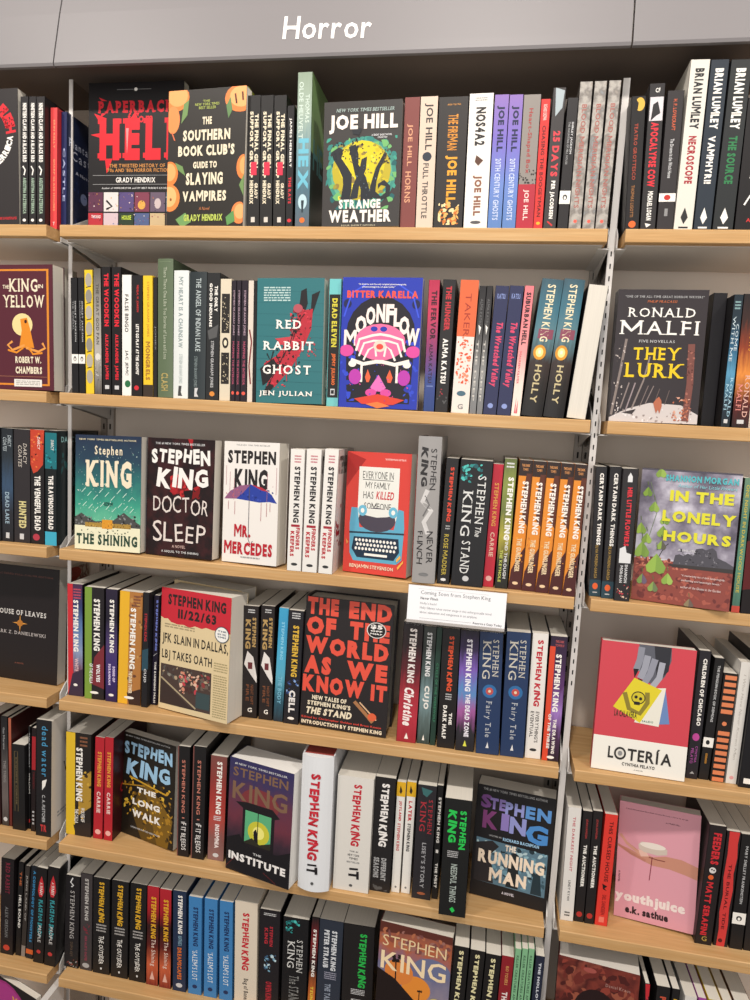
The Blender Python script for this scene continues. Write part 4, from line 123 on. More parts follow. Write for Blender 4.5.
('F','thick cream face-out paperback with red torn top and news photo, fourth shelf, middle bay','books on the fourth shelf, middle bay',.1982,.0208,-.8425,.05,.2228,.1504,-13.54,2,'#dcc79c','#dcc79c','#ded8cc',0,0,[('P',[(0,0),(1,0),(1,.285),(.93,.29),(.85,.275),(.75,.28),(.66,.27),(.6,.285),(.5,.275),(.42,.295),(.34,.28),(.25,.285),(.15,.275),(.1,.25),(.05,.255),(0,.24)],'#c42836'),('T','STEPHEN KING',.1,.045,.93,.135,'#2a2020','B'),('T','11/22/63',.25,.155,.8,.235,'#2a2020','B'),('T','JFK SLAIN IN DALLAS,',.03,.37,.98,.47,'#2f2a22','b'),('T','LBJ TAKES OATH',.03,.505,.76,.6,'#2f2a22','b'),('Z',.06,.29,.5,.33,2,'#a09070',2),('Z',.79,.53,.98,.61,4,'#a89870',5),('Z',.79,.63,.98,.98,18,'#a89870',3),('R',.02,.625,.76,.955,'#4a3a34'),('K',.04,.635,.75,.76,50,.05,['#5a5650','#8a8478','#b09a7c','#3a2f2c'],3),('P',[(.02,.75),(.45,.93),(.6,.955),(.02,.955)],'#3a2c28'),('L',[(.03,.74),(.55,.94)],.02,'#b0a080'),('K',.3,.66,.6,.84,40,.05,['#d08a70','#c0404a','#e0b8a0','#4a2a28'],4),('R',.55,.8,.75,.93,'#3a4a4c'),('K',.6,.65,.75,.78,16,.05,['#8a3a38','#6a5a50'],5)],[],{'badge': (.89,.3,.1,.065),'roll': -.85}),
('F','second cream paperback behind the torn-newspaper cover, fourth shelf, middle bay','books on the fourth shelf, middle bay',.1899,.0804,-.8425,.048,.2228,.1504,-13.54,2,'#dcc79c','#dcc79c','#e9e4da',0,0,[],[],{'roll': 0}),
('S','black spine with tan lettering and white wing shape, left of two, fourth shelf, middle bay','books on the fourth shelf, middle bay',.3548,.03,-.8425,.0279,.2054,.125,0,-.88,'#221c1c','#221c1c','#ded8cc',0,0,[('Z',.3,.03,.75,.07,2,'#ccc',1),('V','STEPHEN',.6,.1,.85,.36,'#b5945c','B'),('V','KING',.15,.12,.5,.38,'#b5945c','B'),('P',[(.3,.4),(.7,.45),(.95,.62),(.95,.68),(.5,.6),(.1,.52)],'#e3ddd8'),('R',.35,.5,.65,.56,'#6a2c30'),('V','NIGHT SHIFT',.55,.7,.75,.88,'#7a4a30','b'),('V','FIRE',.25,.7,.45,.85,'#7a4a30','b'),('T','G',.38,.91,.68,.95,'#f2eee6','b')],[],{}),
('S','black spine with tan lettering and white wing shape, right of two, fourth shelf, middle bay','books on the fourth shelf, middle bay',.3864,.03,-.8425,.0253,.2087,.125,0,-.71,'#221c1c','#221c1c','#ded8cc',0,0,[('Z',.3,.03,.75,.07,2,'#ccc',1),('V','STEPHEN',.6,.1,.85,.36,'#b5945c','B'),('V','KING',.15,.12,.5,.38,'#b5945c','B'),('P',[(.3,.4),(.7,.45),(.95,.62),(.95,.68),(.5,.6),(.1,.52)],'#e3ddd8'),('R',.35,.5,.65,.56,'#6a2c30'),('V','NIGHT SHIFT',.55,.7,.75,.88,'#7a4a30','b'),('V','FIRE',.25,.7,.45,.85,'#7a4a30','b'),('T','G',.38,.91,.68,.95,'#f2eee6','b')],[],{}),
('S','sky-blue spine with faint lettering fading to dark foot, fourth shelf, middle bay','books on the fourth shelf, middle bay',.4136,.0299,-.8425,.0177,.2077,.125,0,.91,'g:#3fa0c8,#3a98c4,#4aa8cc,#5aa8c0,#2f5a6c,#1f2c38','#1c1a1c','#ded8cc',0,0,[('V','STEPHEN KING',.35,.12,.65,.45,'#8fd0e8','b'),('V','THE BODY',.3,.6,.7,.84,'#7ab8d0','b')],[],{}),
('S','black spine with yellow name, blue burst, fourth shelf, middle bay','books on the fourth shelf, middle bay',.433,.0273,-.8425,.0276,.2064,.125,0,.51,'#1d1c22','#1d1c22','#ded8cc',0,0,[('Z',.25,.02,.8,.08,3,'#ccc',1),('V','STEPHEN KING',.35,.13,.75,.58,'#d9b03c','B'),('K',.1,.6,.9,.76,20,.14,['#4a6aa8','#8aa8d8','#2a3a6a'],3),('V','CELL',.3,.7,.72,.9,'#e8e4e0','B'),('E',.5,.95,.22,.012,'#f2eee6')],[],{}),
('F','thick black hardcover face-out filled with big coral-red lettering, fourth shelf, middle bay','books on the fourth shelf, middle bay',.4632,.0281,-.8425,.05,.2315,.1565,-3.35,2,'#231e1f','#231e1f','#ded8cc',1,0,[('T','THE',.02,.005,.38,.135,'#e0523f','X'),('T','END',.5,.005,.98,.135,'#e0523f','X'),('T','OF',.02,.15,.36,.29,'#e0523f','X'),('T','THE',.52,.155,.97,.29,'#e0523f','X'),('T','WORLD',.02,.3,.97,.435,'#e0523f','X'),('T','AS',.02,.45,.33,.59,'#e0523f','X'),('T','WE',.51,.455,.97,.59,'#e0523f','X'),('T','KNOW',.01,.6,.72,.735,'#e0523f','X'),('T','IT',.8,.61,.98,.735,'#e0523f','X'),('T','NEW TALES OF',.13,.755,.53,.79,'#e9dcc0','B'),('T', "STEPHEN KING'S",.08,.8,.58,.835,'#e9dcc0','B'),('T','THE STAND',.07,.85,.6,.905,'#e9dcc0','Bi'),('T','Edited by Christopher Golden and Brian Keene',.02,.925,.94,.945,'#d9483c','b'),('T','INTRODUCTION BY STEPHEN KING',.02,.955,.95,.985,'#e9dcc0','B'),('L',[(.62,.76),(.75,.84),(.84,.9)],.04,'#a5724a'),('L',[(.68,.76),(.78,.82),(.88,.88)],.015,'#e0b890'),('E',.83,.86,.05,.03,'#d9603c')],[],{'badge2': (.82,.2,.11,.06),'roll': 0}),
('S','black-to-red spine with white lettering and script title, fourth shelf, middle bay','books on the fourth shelf, middle bay',.6377,.0167,-.8425,.0336,.2104,.125,0,.28,'g:#1f1a1c,#2a1a1d,#5a1c24,#a52c38,#b53040,#9a2430','#1c1a1c','#ded8cc',0,0,[('V','STEPHEN KING',.34,.05,.7,.5,'#e6ded8','B'),('V','Christine',.25,.54,.75,.86,'#f3e8e4','Bi'),('P',[(.4,.97),(.5,.92),(.6,.97)],'#f2eee6')],[],{}),
('S','grey-green spine with white title, fourth shelf, middle bay','books on the fourth shelf, middle bay',.6727,.0194,-.8425,.0214,.2056,.125,0,-.02,'g:#3a3f3c,#2a302e,#4a5a58,#7a9498,#5a6a68,#34403c','#1c1a1c','#ded8cc',0,0,[('V','STEPHEN KING',.3,.05,.7,.42,'#ddd','B'),('V','CUJO',.25,.5,.75,.7,'#e8e4dc','B'),('P',[(.4,.97),(.5,.92),(.6,.97)],'#f2eee6')],[],{}),
('S','very narrow dark green spine, fourth shelf, middle bay','books on the fourth shelf, middle bay',.6949,.0185,-.8425,.0095,.2062,.125,0,-.16,'#1f3a30','#1f3a30','#ded8cc',0,0,[('V','CYCLE OF THE WEREWOLF',.3,.3,.7,.8,'#3a7a5a','b')],[],{}),
('S','black spine with red-orange name over white title, fourth shelf, middle bay','books on the fourth shelf, middle bay',.7073,.0147,-.8425,.0295,.207,.125,0,-.87,'#1a1718','#1a1718','#ded8cc',0,0,[('V','STEPHEN KING',.36,.06,.7,.52,'#d9502c','Bj'),('Z',.35,.54,.7,.6,3,'#bbb',1),('V','THE',.6,.7,.78,.8,'#f2eee6','B'),('V','DARK HALF',.26,.64,.48,.92,'#f2eee6','B')],[],{}),
('S','black spine with violet aurora and white lettering, fourth shelf, middle bay','books on the fourth shelf, middle bay',.7386,.0129,-.8425,.0309,.2075,.125,0,-1.28,'g:#221c2c,#3a2c54,#7a5ab0,#5a8ac0,#a05a98,#2c2a30,#1f1d20','#1c1a1c','#ded8cc',0,0,[('V','STEPHEN KING',.36,.07,.66,.5,'#ece8f0','B'),('V','THE DEAD ZONE',.42,.52,.68,.88,'#ece8f0','B'),('P',[(.4,.96),(.5,.91),(.6,.96)],'#e0e050')],[],{}),
('S','thick navy spine with pale serif lettering and spiral eye, left of two, fourth shelf','books on the fourth shelf, middle bay',.7728,.012,-.8425,.0382,.2088,.125,0,-2.12,'#23375c','#23375c','#ded8cc',0,0,[('V','STEPHEN',.58,.06,.84,.36,'#c9c4b8','s'),('V','KING',.16,.07,.5,.38,'#c9c4b8','s'),('E',.5,.48,.3,.055,'#2f6aa0'),('E',.5,.48,.16,.03,'#c0504a'),('E',.5,.48,.06,.012,'#e8d0b0'),('V','Fairy Tale',.3,.56,.62,.86,'#b9bcc0','s'),('P',[(.42,.95),(.5,.9),(.55,.95)],'#ddd')],[],{}),
('S','thick navy spine with pale serif lettering and spiral eye, right of two, fourth shelf','books on the fourth shelf, middle bay',.8129,.0148,-.8425,.0387,.2127,.125,0,-1.2,'#23375c','#23375c','#ded8cc',0,0,[('V','STEPHEN',.58,.06,.84,.36,'#c9c4b8','s'),('V','KING',.16,.07,.5,.38,'#c9c4b8','s'),('E',.5,.48,.3,.055,'#2f6aa0'),('E',.5,.48,.16,.03,'#c0504a'),('E',.5,.48,.06,.012,'#e8d0b0'),('V','Fairy Tale',.3,.56,.62,.86,'#b9bcc0','s'),('P',[(.42,.95),(.5,.9),(.55,.95)],'#ddd')],[],{}),
('S','white spine with red brush name and grey title, fourth shelf, middle bay','books on the fourth shelf, middle bay',.8533,.0193,-.8425,.0257,.2133,.125,0,-.93,'#e6e1da','#e6e1da','#ded8cc',0,0,[('V','STEPHEN KING',.3,.05,.74,.58,'#c02a38','Bj'),('V', "EVERYTHING'S",.52,.62,.75,.87,'#5a5654','b'),('V','EVENTUAL',.2,.62,.42,.83,'#5a5654','b'),('E',.5,.93,.22,.012,'#333')],[],{}),
('S','orange-and-purple spine with white lettering, fourth shelf, middle bay','books on the fourth shelf, middle bay',.8812,.0187,-.8425,.027,.2116,.125,0,-.65,'g:#2c1f34,#3a2444,#5a3468,#a078c0,#4a2c4c,#2a1a24','#1c1a1c','#ded8cc',0,0,[('R',0,.08,.32,1,'#d9482c'),('T','THE DARK',.3,.03,.8,.05,'#c05a5a','b'),('T','TOWER II',.3,.06,.8,.08,'#c05a5a','b'),('V','STEPHEN KING',.38,.14,.72,.6,'#f2eee6','B'),('V','THE DRAWING',.5,.66,.7,.94,'#f0e8e0','B'),('V','OF THE THREE',.2,.62,.38,.9,'#f0e8e0','B'),('E',.5,.97,.22,.012,'#f2eee6')],[],{}),
('F','face-out paperback, clawed hand holding cards on coral, white lower band, fourth shelf, right bay','books on the fourth shelf, right bay',.959,.0138,-.8425,.018,.2114,.142,-2.63,3,'#cc4450','#cc4450','#ded8cc',0,0,[('R',0,.735,1,1,'#eeeae0'),('P',[(.4,0),(.74,0),(.75,.1),(.7,.22),(.62,.3),(.5,.28),(.42,.2)],'#5a5c66'),('P',[(.56,0),(.74,0),(.73,.18),(.62,.28)],'#2c2c33'),('L',[(.43,.02),(.42,.12),(.39,.2)],.07,'#8a8c98'),('L',[(.5,.08),(.48,.18),(.44,.26)],.07,'#9a9ca8'),('L',[(.58,.1),(.54,.22),(.49,.29)],.07,'#8f919e'),('L',[(.66,.12),(.64,.24),(.57,.32)],.065,'#a5a7b2'),('P',[(.36,.19),(.42,.19),(.38,.26)],'#16161a'),('P',[(.42,.26),(.47,.27),(.42,.32)],'#16161a'),('P',[(.47,.29),(.52,.3),(.45,.36)],'#16161a'),('P',[(.54,.32),(.6,.33),(.5,.4)],'#16161a'),('P',[(.66,.34),(.72,.33),(.79,.58),(.6,.6)],'#6a86b8'),('P',[(.5,.33),(.72,.31),(.68,.61),(.42,.6)],'#e6e2d4'),('P',[(.38,.26),(.68,.33),(.48,.6),(.18,.5)],'#dccb2c'),('L',[(.29,.38),(.35,.5),(.47,.53),(.54,.44),(.53,.36)],.05,'#8a7c2c'),('E',.44,.41,.075,.05,'#1f1c1a'),('E',.44,.41,.065,.042,'#cdbd2c'),('E',.415,.405,.018,.013,'#1f1c1a'),('E',.465,.415,.018,.013,'#1f1c1a'),('R',.4,.44,.46,.465,'#1f1c1a'),('T','LA CALAVERA',.2,.52,.44,.57,'#3a3420','b'),('T','SALIDO',.5,.575,.62,.59,'#3c7a6a','b'),('T','L',.17,.81,.23,.9,'#2c2a28','b'),('E',.3,.855,.065,.05,'#2c2a28'),('E',.3,.855,.045,.034,'#dedad0'),('E',.3,.855,.025,.02,'#8a8a8a'),('T','TERÍA',.38,.785,.85,.9,'#2c2a28','b'),('T','CYNTHIA PELAYO',.33,.92,.68,.945,'#3a3836','b'),('T','A NOVEL',.46,.965,.56,.972,'#777','b')],[],{'roll': 0}),
('S','tall black spine with bold white title and pink emblem, fourth shelf, right bay','books on the fourth shelf, right bay',1.107,.0231,-.8425,.0175,.2119,.125,0,-.07,'#252227','#252227','#ded8cc',0,0,[('V','CHILDREN OF CHICAGO',.4,.06,.75,.58,'#f2eee6','B'),('E',.5,.67,.3,.03,'#c04a98'),('V','CYNTHIA',.55,.74,.75,.87,'#a8509a','b'),('V','PELAYO',.2,.76,.45,.88,'#a8509a','b'),('P',[(.3,.96),(.5,.94),(.7,.96)],'#aaa')],[],{}),
('S','slim black spine with white label square, fourth shelf, right bay','books on the fourth shelf, right bay',1.1267,.0254,-.8425,.0151,.2018,.125,0,1.19,'#1a1819','#1a1819','#ded8cc',0,0,[('V','THE PENGUIN BOOK OF DEMONS',.4,.06,.66,.52,'#ccc','b'),('R',.0,.65,1,.73,'#f2eee6'),('E',.45,.69,.2,.02,'#2a2a2a'),('Z',.4,.78,.6,.95,1,'#a5732c',1)],[],{}),
('S','black spine striped with orange bars, fourth shelf, right bay','books on the fourth shelf, right bay',1.1434,.0238,-.8425,.0211,.1796,.125,0,.77,'#1f1a18','#1f1a18','#ded8cc',0,0,[('R',.14,.02,.95,.058,'#dd8256'),('R',.14,.082,.95,.12,'#dd8256'),('R',.14,.144,.95,.182,'#dd8256'),('R',.14,.206,.95,.244,'#dd8256'),('R',.14,.268,.95,.306,'#dd8256'),('R',.14,.33,.95,.368,'#dd8256'),('E',.5,.46,.17,.02,'#dd8256'),('R',.14,.53,.95,.568,'#dd8256'),('R',.14,.591,.95,.629,'#dd8256'),('R',.14,.652,.95,.69,'#dd8256'),('R',.14,.7130000000000001,.95,.7509999999999999,'#dd8256'),('R',.14,.774,.95,.8119999999999999,'#dd8256'),('R',.14,.835,.95,.873,'#dd8256'),('R',.14,.896,.95,.9339999999999999,'#dd8256'),('R',.14,.9570000000000001,.95,.9949999999999999,'#dd8256')],[],{}),
('S','white spine with thin grey handwriting, fourth shelf, right bay','books on the fourth shelf, right bay',1.1669,.0241,-.8425,.0164,.2002,.125,0,.53,'#ddd9d2','#ddd9d2','#ded8cc',0,0,[('V','I Who Have Never Known Men',.4,.1,.65,.8,'#b0aaa2','ti'),('E',.5,.95,.2,.015,'#e0a0a0')],[],{}),
('S','black spine with white square mark, right photo edge, fourth shelf, fourth shelf, right bay','books on the fourth shelf, right bay',1.1837,.0165,-.8425,.0322,.2162,.125,0,.99,'#17161a','#17161a','#ded8cc',0,0,[('R',.2,.93,.55,.97,'#f2eee6')],[],{}),
('S','dark spine cut by the left photo edge, fifth shelf, fifth shelf, left bay','books on the fifth shelf, left bay',-.152,.0226,-1.1248,.0242,.2256,.125,0,-.44,'#3a1c1c','#3a1c1c','#ded8cc',0,0,[],[],{}),
('S','grey-black spine with mottled centre, fifth shelf, left bay','books on the fifth shelf, left bay',-.1252,.023,-1.1248,.0147,.2229,.125,0,-.48,'g:#1c1a1b,#2c2a2b,#5a5452,#6a5f5c,#3a3634','#1c1a1c','#ded8cc',0,0,[('V','Gus Moreno',.3,.1,.6,.3,'#999','b'),('V','THIS THING',.3,.4,.7,.6,'#8a8482','b'),('E',.5,.94,.3,.02,'#ccc')],[],{}),
('S','terracotta spine with red lower half, fifth shelf, left bay','books on the fifth shelf, left bay',-.1101,.0235,-1.1248,.0066,.2207,.125,0,-.28,'g:#b0644a,#a8503c,#8a2c2a,#5a2420','#3c1414','#ded8cc',0,0,[],[],{}),
('S','short black spine with a ruled gold frame, fifth shelf, left bay','books on the fifth shelf, left bay',-.0975,.0169,-1.1248,.0274,.1733,.125,0,-.37,'#191819','#191819','#ded8cc',0,0,[('L',[(.2,.08),(.2,.78),(.45,.78),(.45,.08),(.2,.08)],.04,'#6a5a3a'),('V','EXQUISITE CORPSE',.26,.15,.38,.7,'#7a6a4a','b')],[],{}),
('S','black spine with small white stacked words, fifth shelf, left bay','books on the fifth shelf, left bay',-.0696,.025,-1.1248,.0041,.209,.125,0,.14,'#1a191a','#1a191a','#ded8cc',0,0,[('V','THE EXORCIST',.3,.06,.7,.4,'#bbb','b'),('V','WILLIAM',.3,.45,.8,.65,'#f2eee6','b'),('E',.5,.92,.3,.02,'#c03030')],[],{}),
('S','black spine with a red lettered block, fifth shelf, left bay','books on the fifth shelf, left bay',-.0609,.0199,-1.1248,.0099,.2095,.125,0,.73,'#1f1516','#1f1516','#ded8cc',0,0,[('R',.1,.08,.9,.4,'#a8242c'),('V','TWENTIETH',.3,.42,.7,.58,'#6a1c20','b'),('Z',.3,.8,.7,.95,4,'#ccc',1)],[],{}),
('S','black spine with light blue lowercase title, fifth shelf, left bay','books on the fifth shelf, left bay',-.0438,.0113,-1.1248,.0323,.2324,.12,0,.41,'#1d1b1d','#d9d2c8','#ded8cc',0,0,[('V','dead water',.36,.05,.75,.48,'#4a9ac4','s'),('P',[(.4,.52),(.7,.5),(.6,.56),(.4,.6)],'#f2eee6'),('V','C. A. FLETCHER',.4,.64,.6,.88,'#bbb','b'),('T','TR',.3,.9,.7,.96,'#c03a3a','B')],[('T','C',.45,.28,.7,.38,'#1c1a1a','s'),('T','WATER',.3,.42,.98,.52,'#1c1a1a','s'),('Z',.15,.82,.8,.88,2,'#999',1)],{}),
('S','yellow-and-black spine with white lettering, fifth shelf, middle bay','books on the fifth shelf, middle bay',.0072,.03,-1.1248,.0522,.2068,.125,0,.0,'#241f1c','#241f1c','#ded8cc',0,0,[('R',0,0,.36,1,'#dfb92c'),('P',[(.5,.45),(1,.35),(1,.7),(.5,.8)],'#b08a34'),('K',.4,.35,1,.85,26,.12,['#c9a03c','#3a2c1c','#8a6a28'],3),('Z',.55,.03,.85,.14,3,'#8a5a40',1),('V','STEPHEN KING',.4,.14,.66,.66,'#f2eee6','B'),('V','WOLVES OF',.6,.72,.75,.86,'#f2eee6','b'),('V','THE CALLA',.35,.74,.5,.88,'#f2eee6','b'),('P',[(.4,1),(.3,.9),(1,.85),(1,1)],'#2a2220')],[],{}),
('S','crimson spine with orange name, pale title, left of two, fifth shelf, middle bay','books on the fifth shelf, middle bay',.0643,.03,-1.1248,.0195,.2042,.125,0,.87,'#b3242f','#a8242c','#ded8cc',0,0,[('V','STEPHEN KING',.3,.14,.72,.48,'#e09a3c','B'),('V','CARRIE',.3,.53,.7,.74,'#e9c8c0','B'),('E',.5,.93,.3,.025,'#e9b0a8')],[('T','CARRIE',.2,.5,.9,.6,'#a01c24','b')],{}),
('S','crimson spine with orange name, pale title, right of two, fifth shelf, middle bay','books on the fifth shelf, middle bay',.0865,.03,-1.1248,.0181,.2066,.125,0,.19,'#b3242f','#3a1214','#ded8cc',0,0,[('V','STEPHEN KING',.3,.14,.72,.48,'#e09a3c','B'),('V','CARRIE',.3,.53,.7,.74,'#e9c8c0','B'),('E',.5,.93,.3,.025,'#e9b0a8')],[('T','CARRIE',.2,.5,.9,.6,'#a01c24','b')],{}),
('F','angled black face-out paperback with pale blue name and golden road, fifth shelf, middle bay','books on the fifth shelf, middle bay',.1037,.0612,-1.1248,.018,.2025,.1309,-15.42,2,'#1f1a14','#1f1a14','#ded8cc',0,0,[('P',[(.4,.45),(.52,.42),(.85,1),(.0,1)],'#5a4318'),('K',.05,.42,.95,.98,110,.06,['#a87c24','#6a4c18','#c9982c','#3a2a12','#e0b840'],3),('P',[(.0,.9),(.2,.75),(.4,1),(0,1)],'#1f1a14'),('P',[(.42,.44),(.56,.46),(.98,.72),(.9,1),(.7,1)],'#7a5a1a'),('K',.5,.5,.98,.98,50,.05,['#c9982c','#2a1f10','#a87c24'],12),('L',[(.15,.42),(.85,.49)],.025,'#c99a2c'),('L',[(0,.52),(.45,.47)],.02,'#a87c24'),('T','#1 NEW YORK TIMES BESTSELLING AUTHOR',.06,.02,.9,.035,'#bbb','b'),('T','STEPHEN',.04,.07,.95,.21,'#9cc4e0','Bj'),('T','KING',.08,.23,.92,.42,'#9cc4e0','Bj'),('T','THE',.3,.5,.66,.55,'#f2eee6','B'),('T','LONG',.22,.62,.74,.68,'#f2eee6','B'),('T','WALK',.22,.73,.76,.8,'#f2eee6','B'),('T','LION-HEARTED EDITION',.2,.9,.75,.915,'#ccc','b')],[],{'roll': -1.09}),
('S','black spine with thin coral name, scratchy white title, left of two, fifth shelf, middle bay','books on the fifth shelf, middle bay',.2405,.0216,-1.1248,.0233,.2146,.125,0,-.59,'#1b191a','#1b191a','#ded8cc',0,0,[('V','STEPHEN KING',.35,.12,.62,.6,'#c47a68','b'),('R',.4,.64,.6,.65,'#c47a68'),('V','IF IT BLEEDS',.3,.68,.75,.94,'#e8e4e0','j'),('R',0,0,.08,1,'#7a4a44')],[],{}),
('S','black spine with thin coral name, scratchy white title, right of two, fifth shelf, middle bay','books on the fifth shelf, middle bay',.2682,.0213,-1.1248,.0252,.2189,.125,0,-.04,'#1b191a','#1b191a','#ded8cc',0,0,[('V','STEPHEN KING',.35,.12,.62,.6,'#c47a68','b'),('R',.4,.64,.6,.65,'#c47a68'),('V','IF IT BLEEDS',.3,.68,.75,.94,'#e8e4e0','j'),('R',0,0,.08,1,'#7a4a44')],[],{}),
('S','faded red-brown spine with white lettering, fifth shelf, middle bay','books on the fifth shelf, middle bay',.2987,.0262,-1.1248,.0318,.2028,.125,0,.39,'g:#7c4a44,#8a3c36,#a53a34,#b5483e,#8a5a54,#8f6a64','#1c1a1c','#ded8cc',0,0,[('V','STEPHEN KING',.4,.05,.72,.55,'#f2eee6','B'),('Z',.3,.57,.75,.62,3,'#ddd',1),('V','INSOMNIA',.4,.65,.68,.88,'#f0e4e0','B'),('E',.5,.95,.18,.02,'#ccc')],[],{}),
('F','angled dark purple face-out paperback with glowing green window, fifth shelf, middle bay','books on the fifth shelf, middle bay',.3411,.01,-1.1248,.052,.2098,.1326,-13.85,2,'g:#33305a,#3f3358,#5f3448,#6a3240,#3a2834,#1f1c22,#1c1a1f','g:#33305a,#3f3358,#5f3448,#6a3240,#3a2834,#1f1c22,#1c1a1f','#efece6',0,0,[('E',.5,.34,.3,.12,'#7a3438'),('T','#1 NEW YORK TIMES BESTSELLER',.08,.035,.9,.055,'#ccc','b'),('T','STEPHEN',.06,.075,.92,.155,'#7d5f4a','b'),('T','KING',.06,.2,.92,.36,'#7d5f4a','b'),('P',[(.12,.38),(.3,.36),(.7,.36),(.82,.42),(.74,.44),(.74,.78),(.24,.78),(.24,.42)],'#1c181c'),('R',.28,.43,.69,.71,'#5cae7c'),('E',.5,.6,.17,.1,'#c9c43c'),('E',.5,.6,.09,.055,'#f0e880'),('L',[(.485,.43),(.485,.71)],.012,'#1c181c'),('P',[(.44,.71),(.42,.6),(.46,.57),(.49,.62),(.5,.71)],'#1c181c'),('P',[(.28,.71),(.4,.66),(.52,.7),(.69,.66),(.69,.72),(.28,.72)],'#2c2a20'),('P',[(0,.72),(.2,.66),(.3,.75),(.8,.74),(1,.68),(1,1),(0,1)],'#19171b'),('T','THE',.43,.785,.56,.805,'#ccc','b'),('T','INSTITUTE',.04,.83,.94,.9,'#f0ece8','B'),('L',[(0,.98),(.14,.88)],.006,'#7a2c2c'),('L',[(.6,.93),(.8,.99)],.006,'#7a2c2c')],[],{'roll': -.6}),
('S','very thick white hardcover spine with red brush name, fifth shelf, middle bay','books on the fifth shelf, middle bay',.4812,-.0031,-1.1248,.0562,.2478,.15,0,-.35,'#e2e4e6','#d8dade','#a85048',1,1,[('V','STEPHEN KING',.28,.12,.66,.76,'#c02434','Bj'),('V','IT',.3,.79,.66,.865,'#201e20','Bj'),('E',.5,.935,.05,.012,'#555')],[],{}),
('S','thick off-white paperback spine with red name and black title, fifth shelf, middle bay','books on the fifth shelf, middle bay',.5422,.0071,-1.1248,.0643,.2114,.125,0,-.22,'#dcd8d0','#dcd8d0','#ded8cc',0,0,[('V','STEPHEN KING',.42,.06,.7,.6,'#c02a38','Bj'),('T','THE #1',.42,.64,.66,.655,'#555','b'),('T','NEW YORK',.38,.67,.7,.69,'#444','b'),('T','TIMES',.42,.7,.66,.72,'#444','b'),('T','BESTSELLER',.36,.735,.72,.75,'#777','b'),('V','IT',.42,.79,.72,.89,'#201e20','Bj'),('E',.5,.95,.05,.012,'#555')],[],{}),
('S','black spine with large white brush name, fifth shelf, middle bay','books on the fifth shelf, middle bay',.6069,.0181,-1.1248,.0358,.2124,.125,0,-.25,'#211f20','#211f20','#ded8cc',0,0,[('V','STEPHEN KING',.28,.05,.75,.6,'#eeeae6','Bj'),('V','DIFFERENT',.5,.7,.75,.9,'#aaa','B'),('V','SEASONS',.12,.7,.4,.88,'#aaa','B'),('K',.1,.92,.9,.99,6,.2,['#555'],3)],[],{}),
('S','slim white spine with yellow cap, red name, fifth shelf, middle bay','books on the fifth shelf, middle bay',.6445,.0237,-1.1248,.015,.206,.125,0,-.19,'#e6e3dc','#e6e3dc','#ded8cc',0,0,[('R',0,.0,1,.13,'#dfae24'),('P',[(.4,.03),(.65,.08),(.5,.11),(.3,.09)],'#3a2c1c'),('V','JOYLAND',.3,.17,.68,.35,'#c0303a','B'),('V','STEPHEN KING',.3,.37,.66,.62,'#c05a5c','B'),('E',.5,.95,.12,.01,'#777')],[],{}),
('S','slim white spine with yellow cap, red and black title, fifth shelf, middle bay','books on the fifth shelf, middle bay',.6616,.0254,-1.1248,.0159,.2076,.125,0,-.22,'#e6e3dc','#e6e3dc','#ded8cc',0,0,[('R',0,.0,1,.13,'#dfae24'),('P',[(.4,.03),(.65,.08),(.5,.11),(.3,.09)],'#3a2c1c'),('V','LATER',.3,.17,.68,.35,'#c0303a','B'),('V','STEPHEN KING',.3,.37,.66,.62,'#333','B'),('E',.5,.95,.12,.01,'#777')],[],{}),
('S','thick charcoal spine with red stacked name and silver title, fifth shelf, middle bay','books on the fifth shelf, middle bay',.6815,.0174,-1.1248,.0328,.2094,.125,0,-.38,'#28262a','#28262a','#ded8cc',0,0,[('V','STEPHEN',.62,.12,.84,.42,'#b0303a','s'),('V','KING',.2,.14,.5,.4,'#b0303a','s'),('P',[(.2,.02),(.8,.04),(.5,.1),(.3,.08)],'#3a6a6a'),('V', "LISEY'S STORY",.4,.5,.62,.9,'#a5a5a8','b'),('E',.5,.95,.22,.012,'#a05a3a')],[],{}),
('S','narrow black spine with white lettering, fifth shelf, middle bay','books on the fifth shelf, middle bay',.7158,.0235,-1.1248,.0107,.2093,.125,0,-.72,'#1a1919','#1a1919','#ded8cc',0,0,[('V','STEPHEN KING',.3,.1,.75,.5,'#f2eee6','B'),('R',.3,.56,.7,.59,'#f2eee6'),('V','THE MIST',.3,.68,.75,.9,'#f2eee6','B')],[],{}),
('S','thick black book jutting forward with bright green name, fifth shelf, middle bay','books on the fifth shelf, middle bay',.7312,-.0112,-1.1248,.0449,.2087,.125,0,-.68,'#191a1a','#191a1a','#ded8cc',0,0,[('V','STEPHEN',.58,.09,.85,.42,'#28c452','Bj'),('V','KING',.14,.09,.5,.37,'#28c452','Bj'),('Z',.2,.44,.6,.5,4,'#bbb',1),('V','NEEDFUL THINGS',.36,.55,.6,.88,'#a8b4ac','b'),('P',[(.4,.94),(.5,.92),(.6,.95),(.5,.97)],'#28c452')],[],{}),
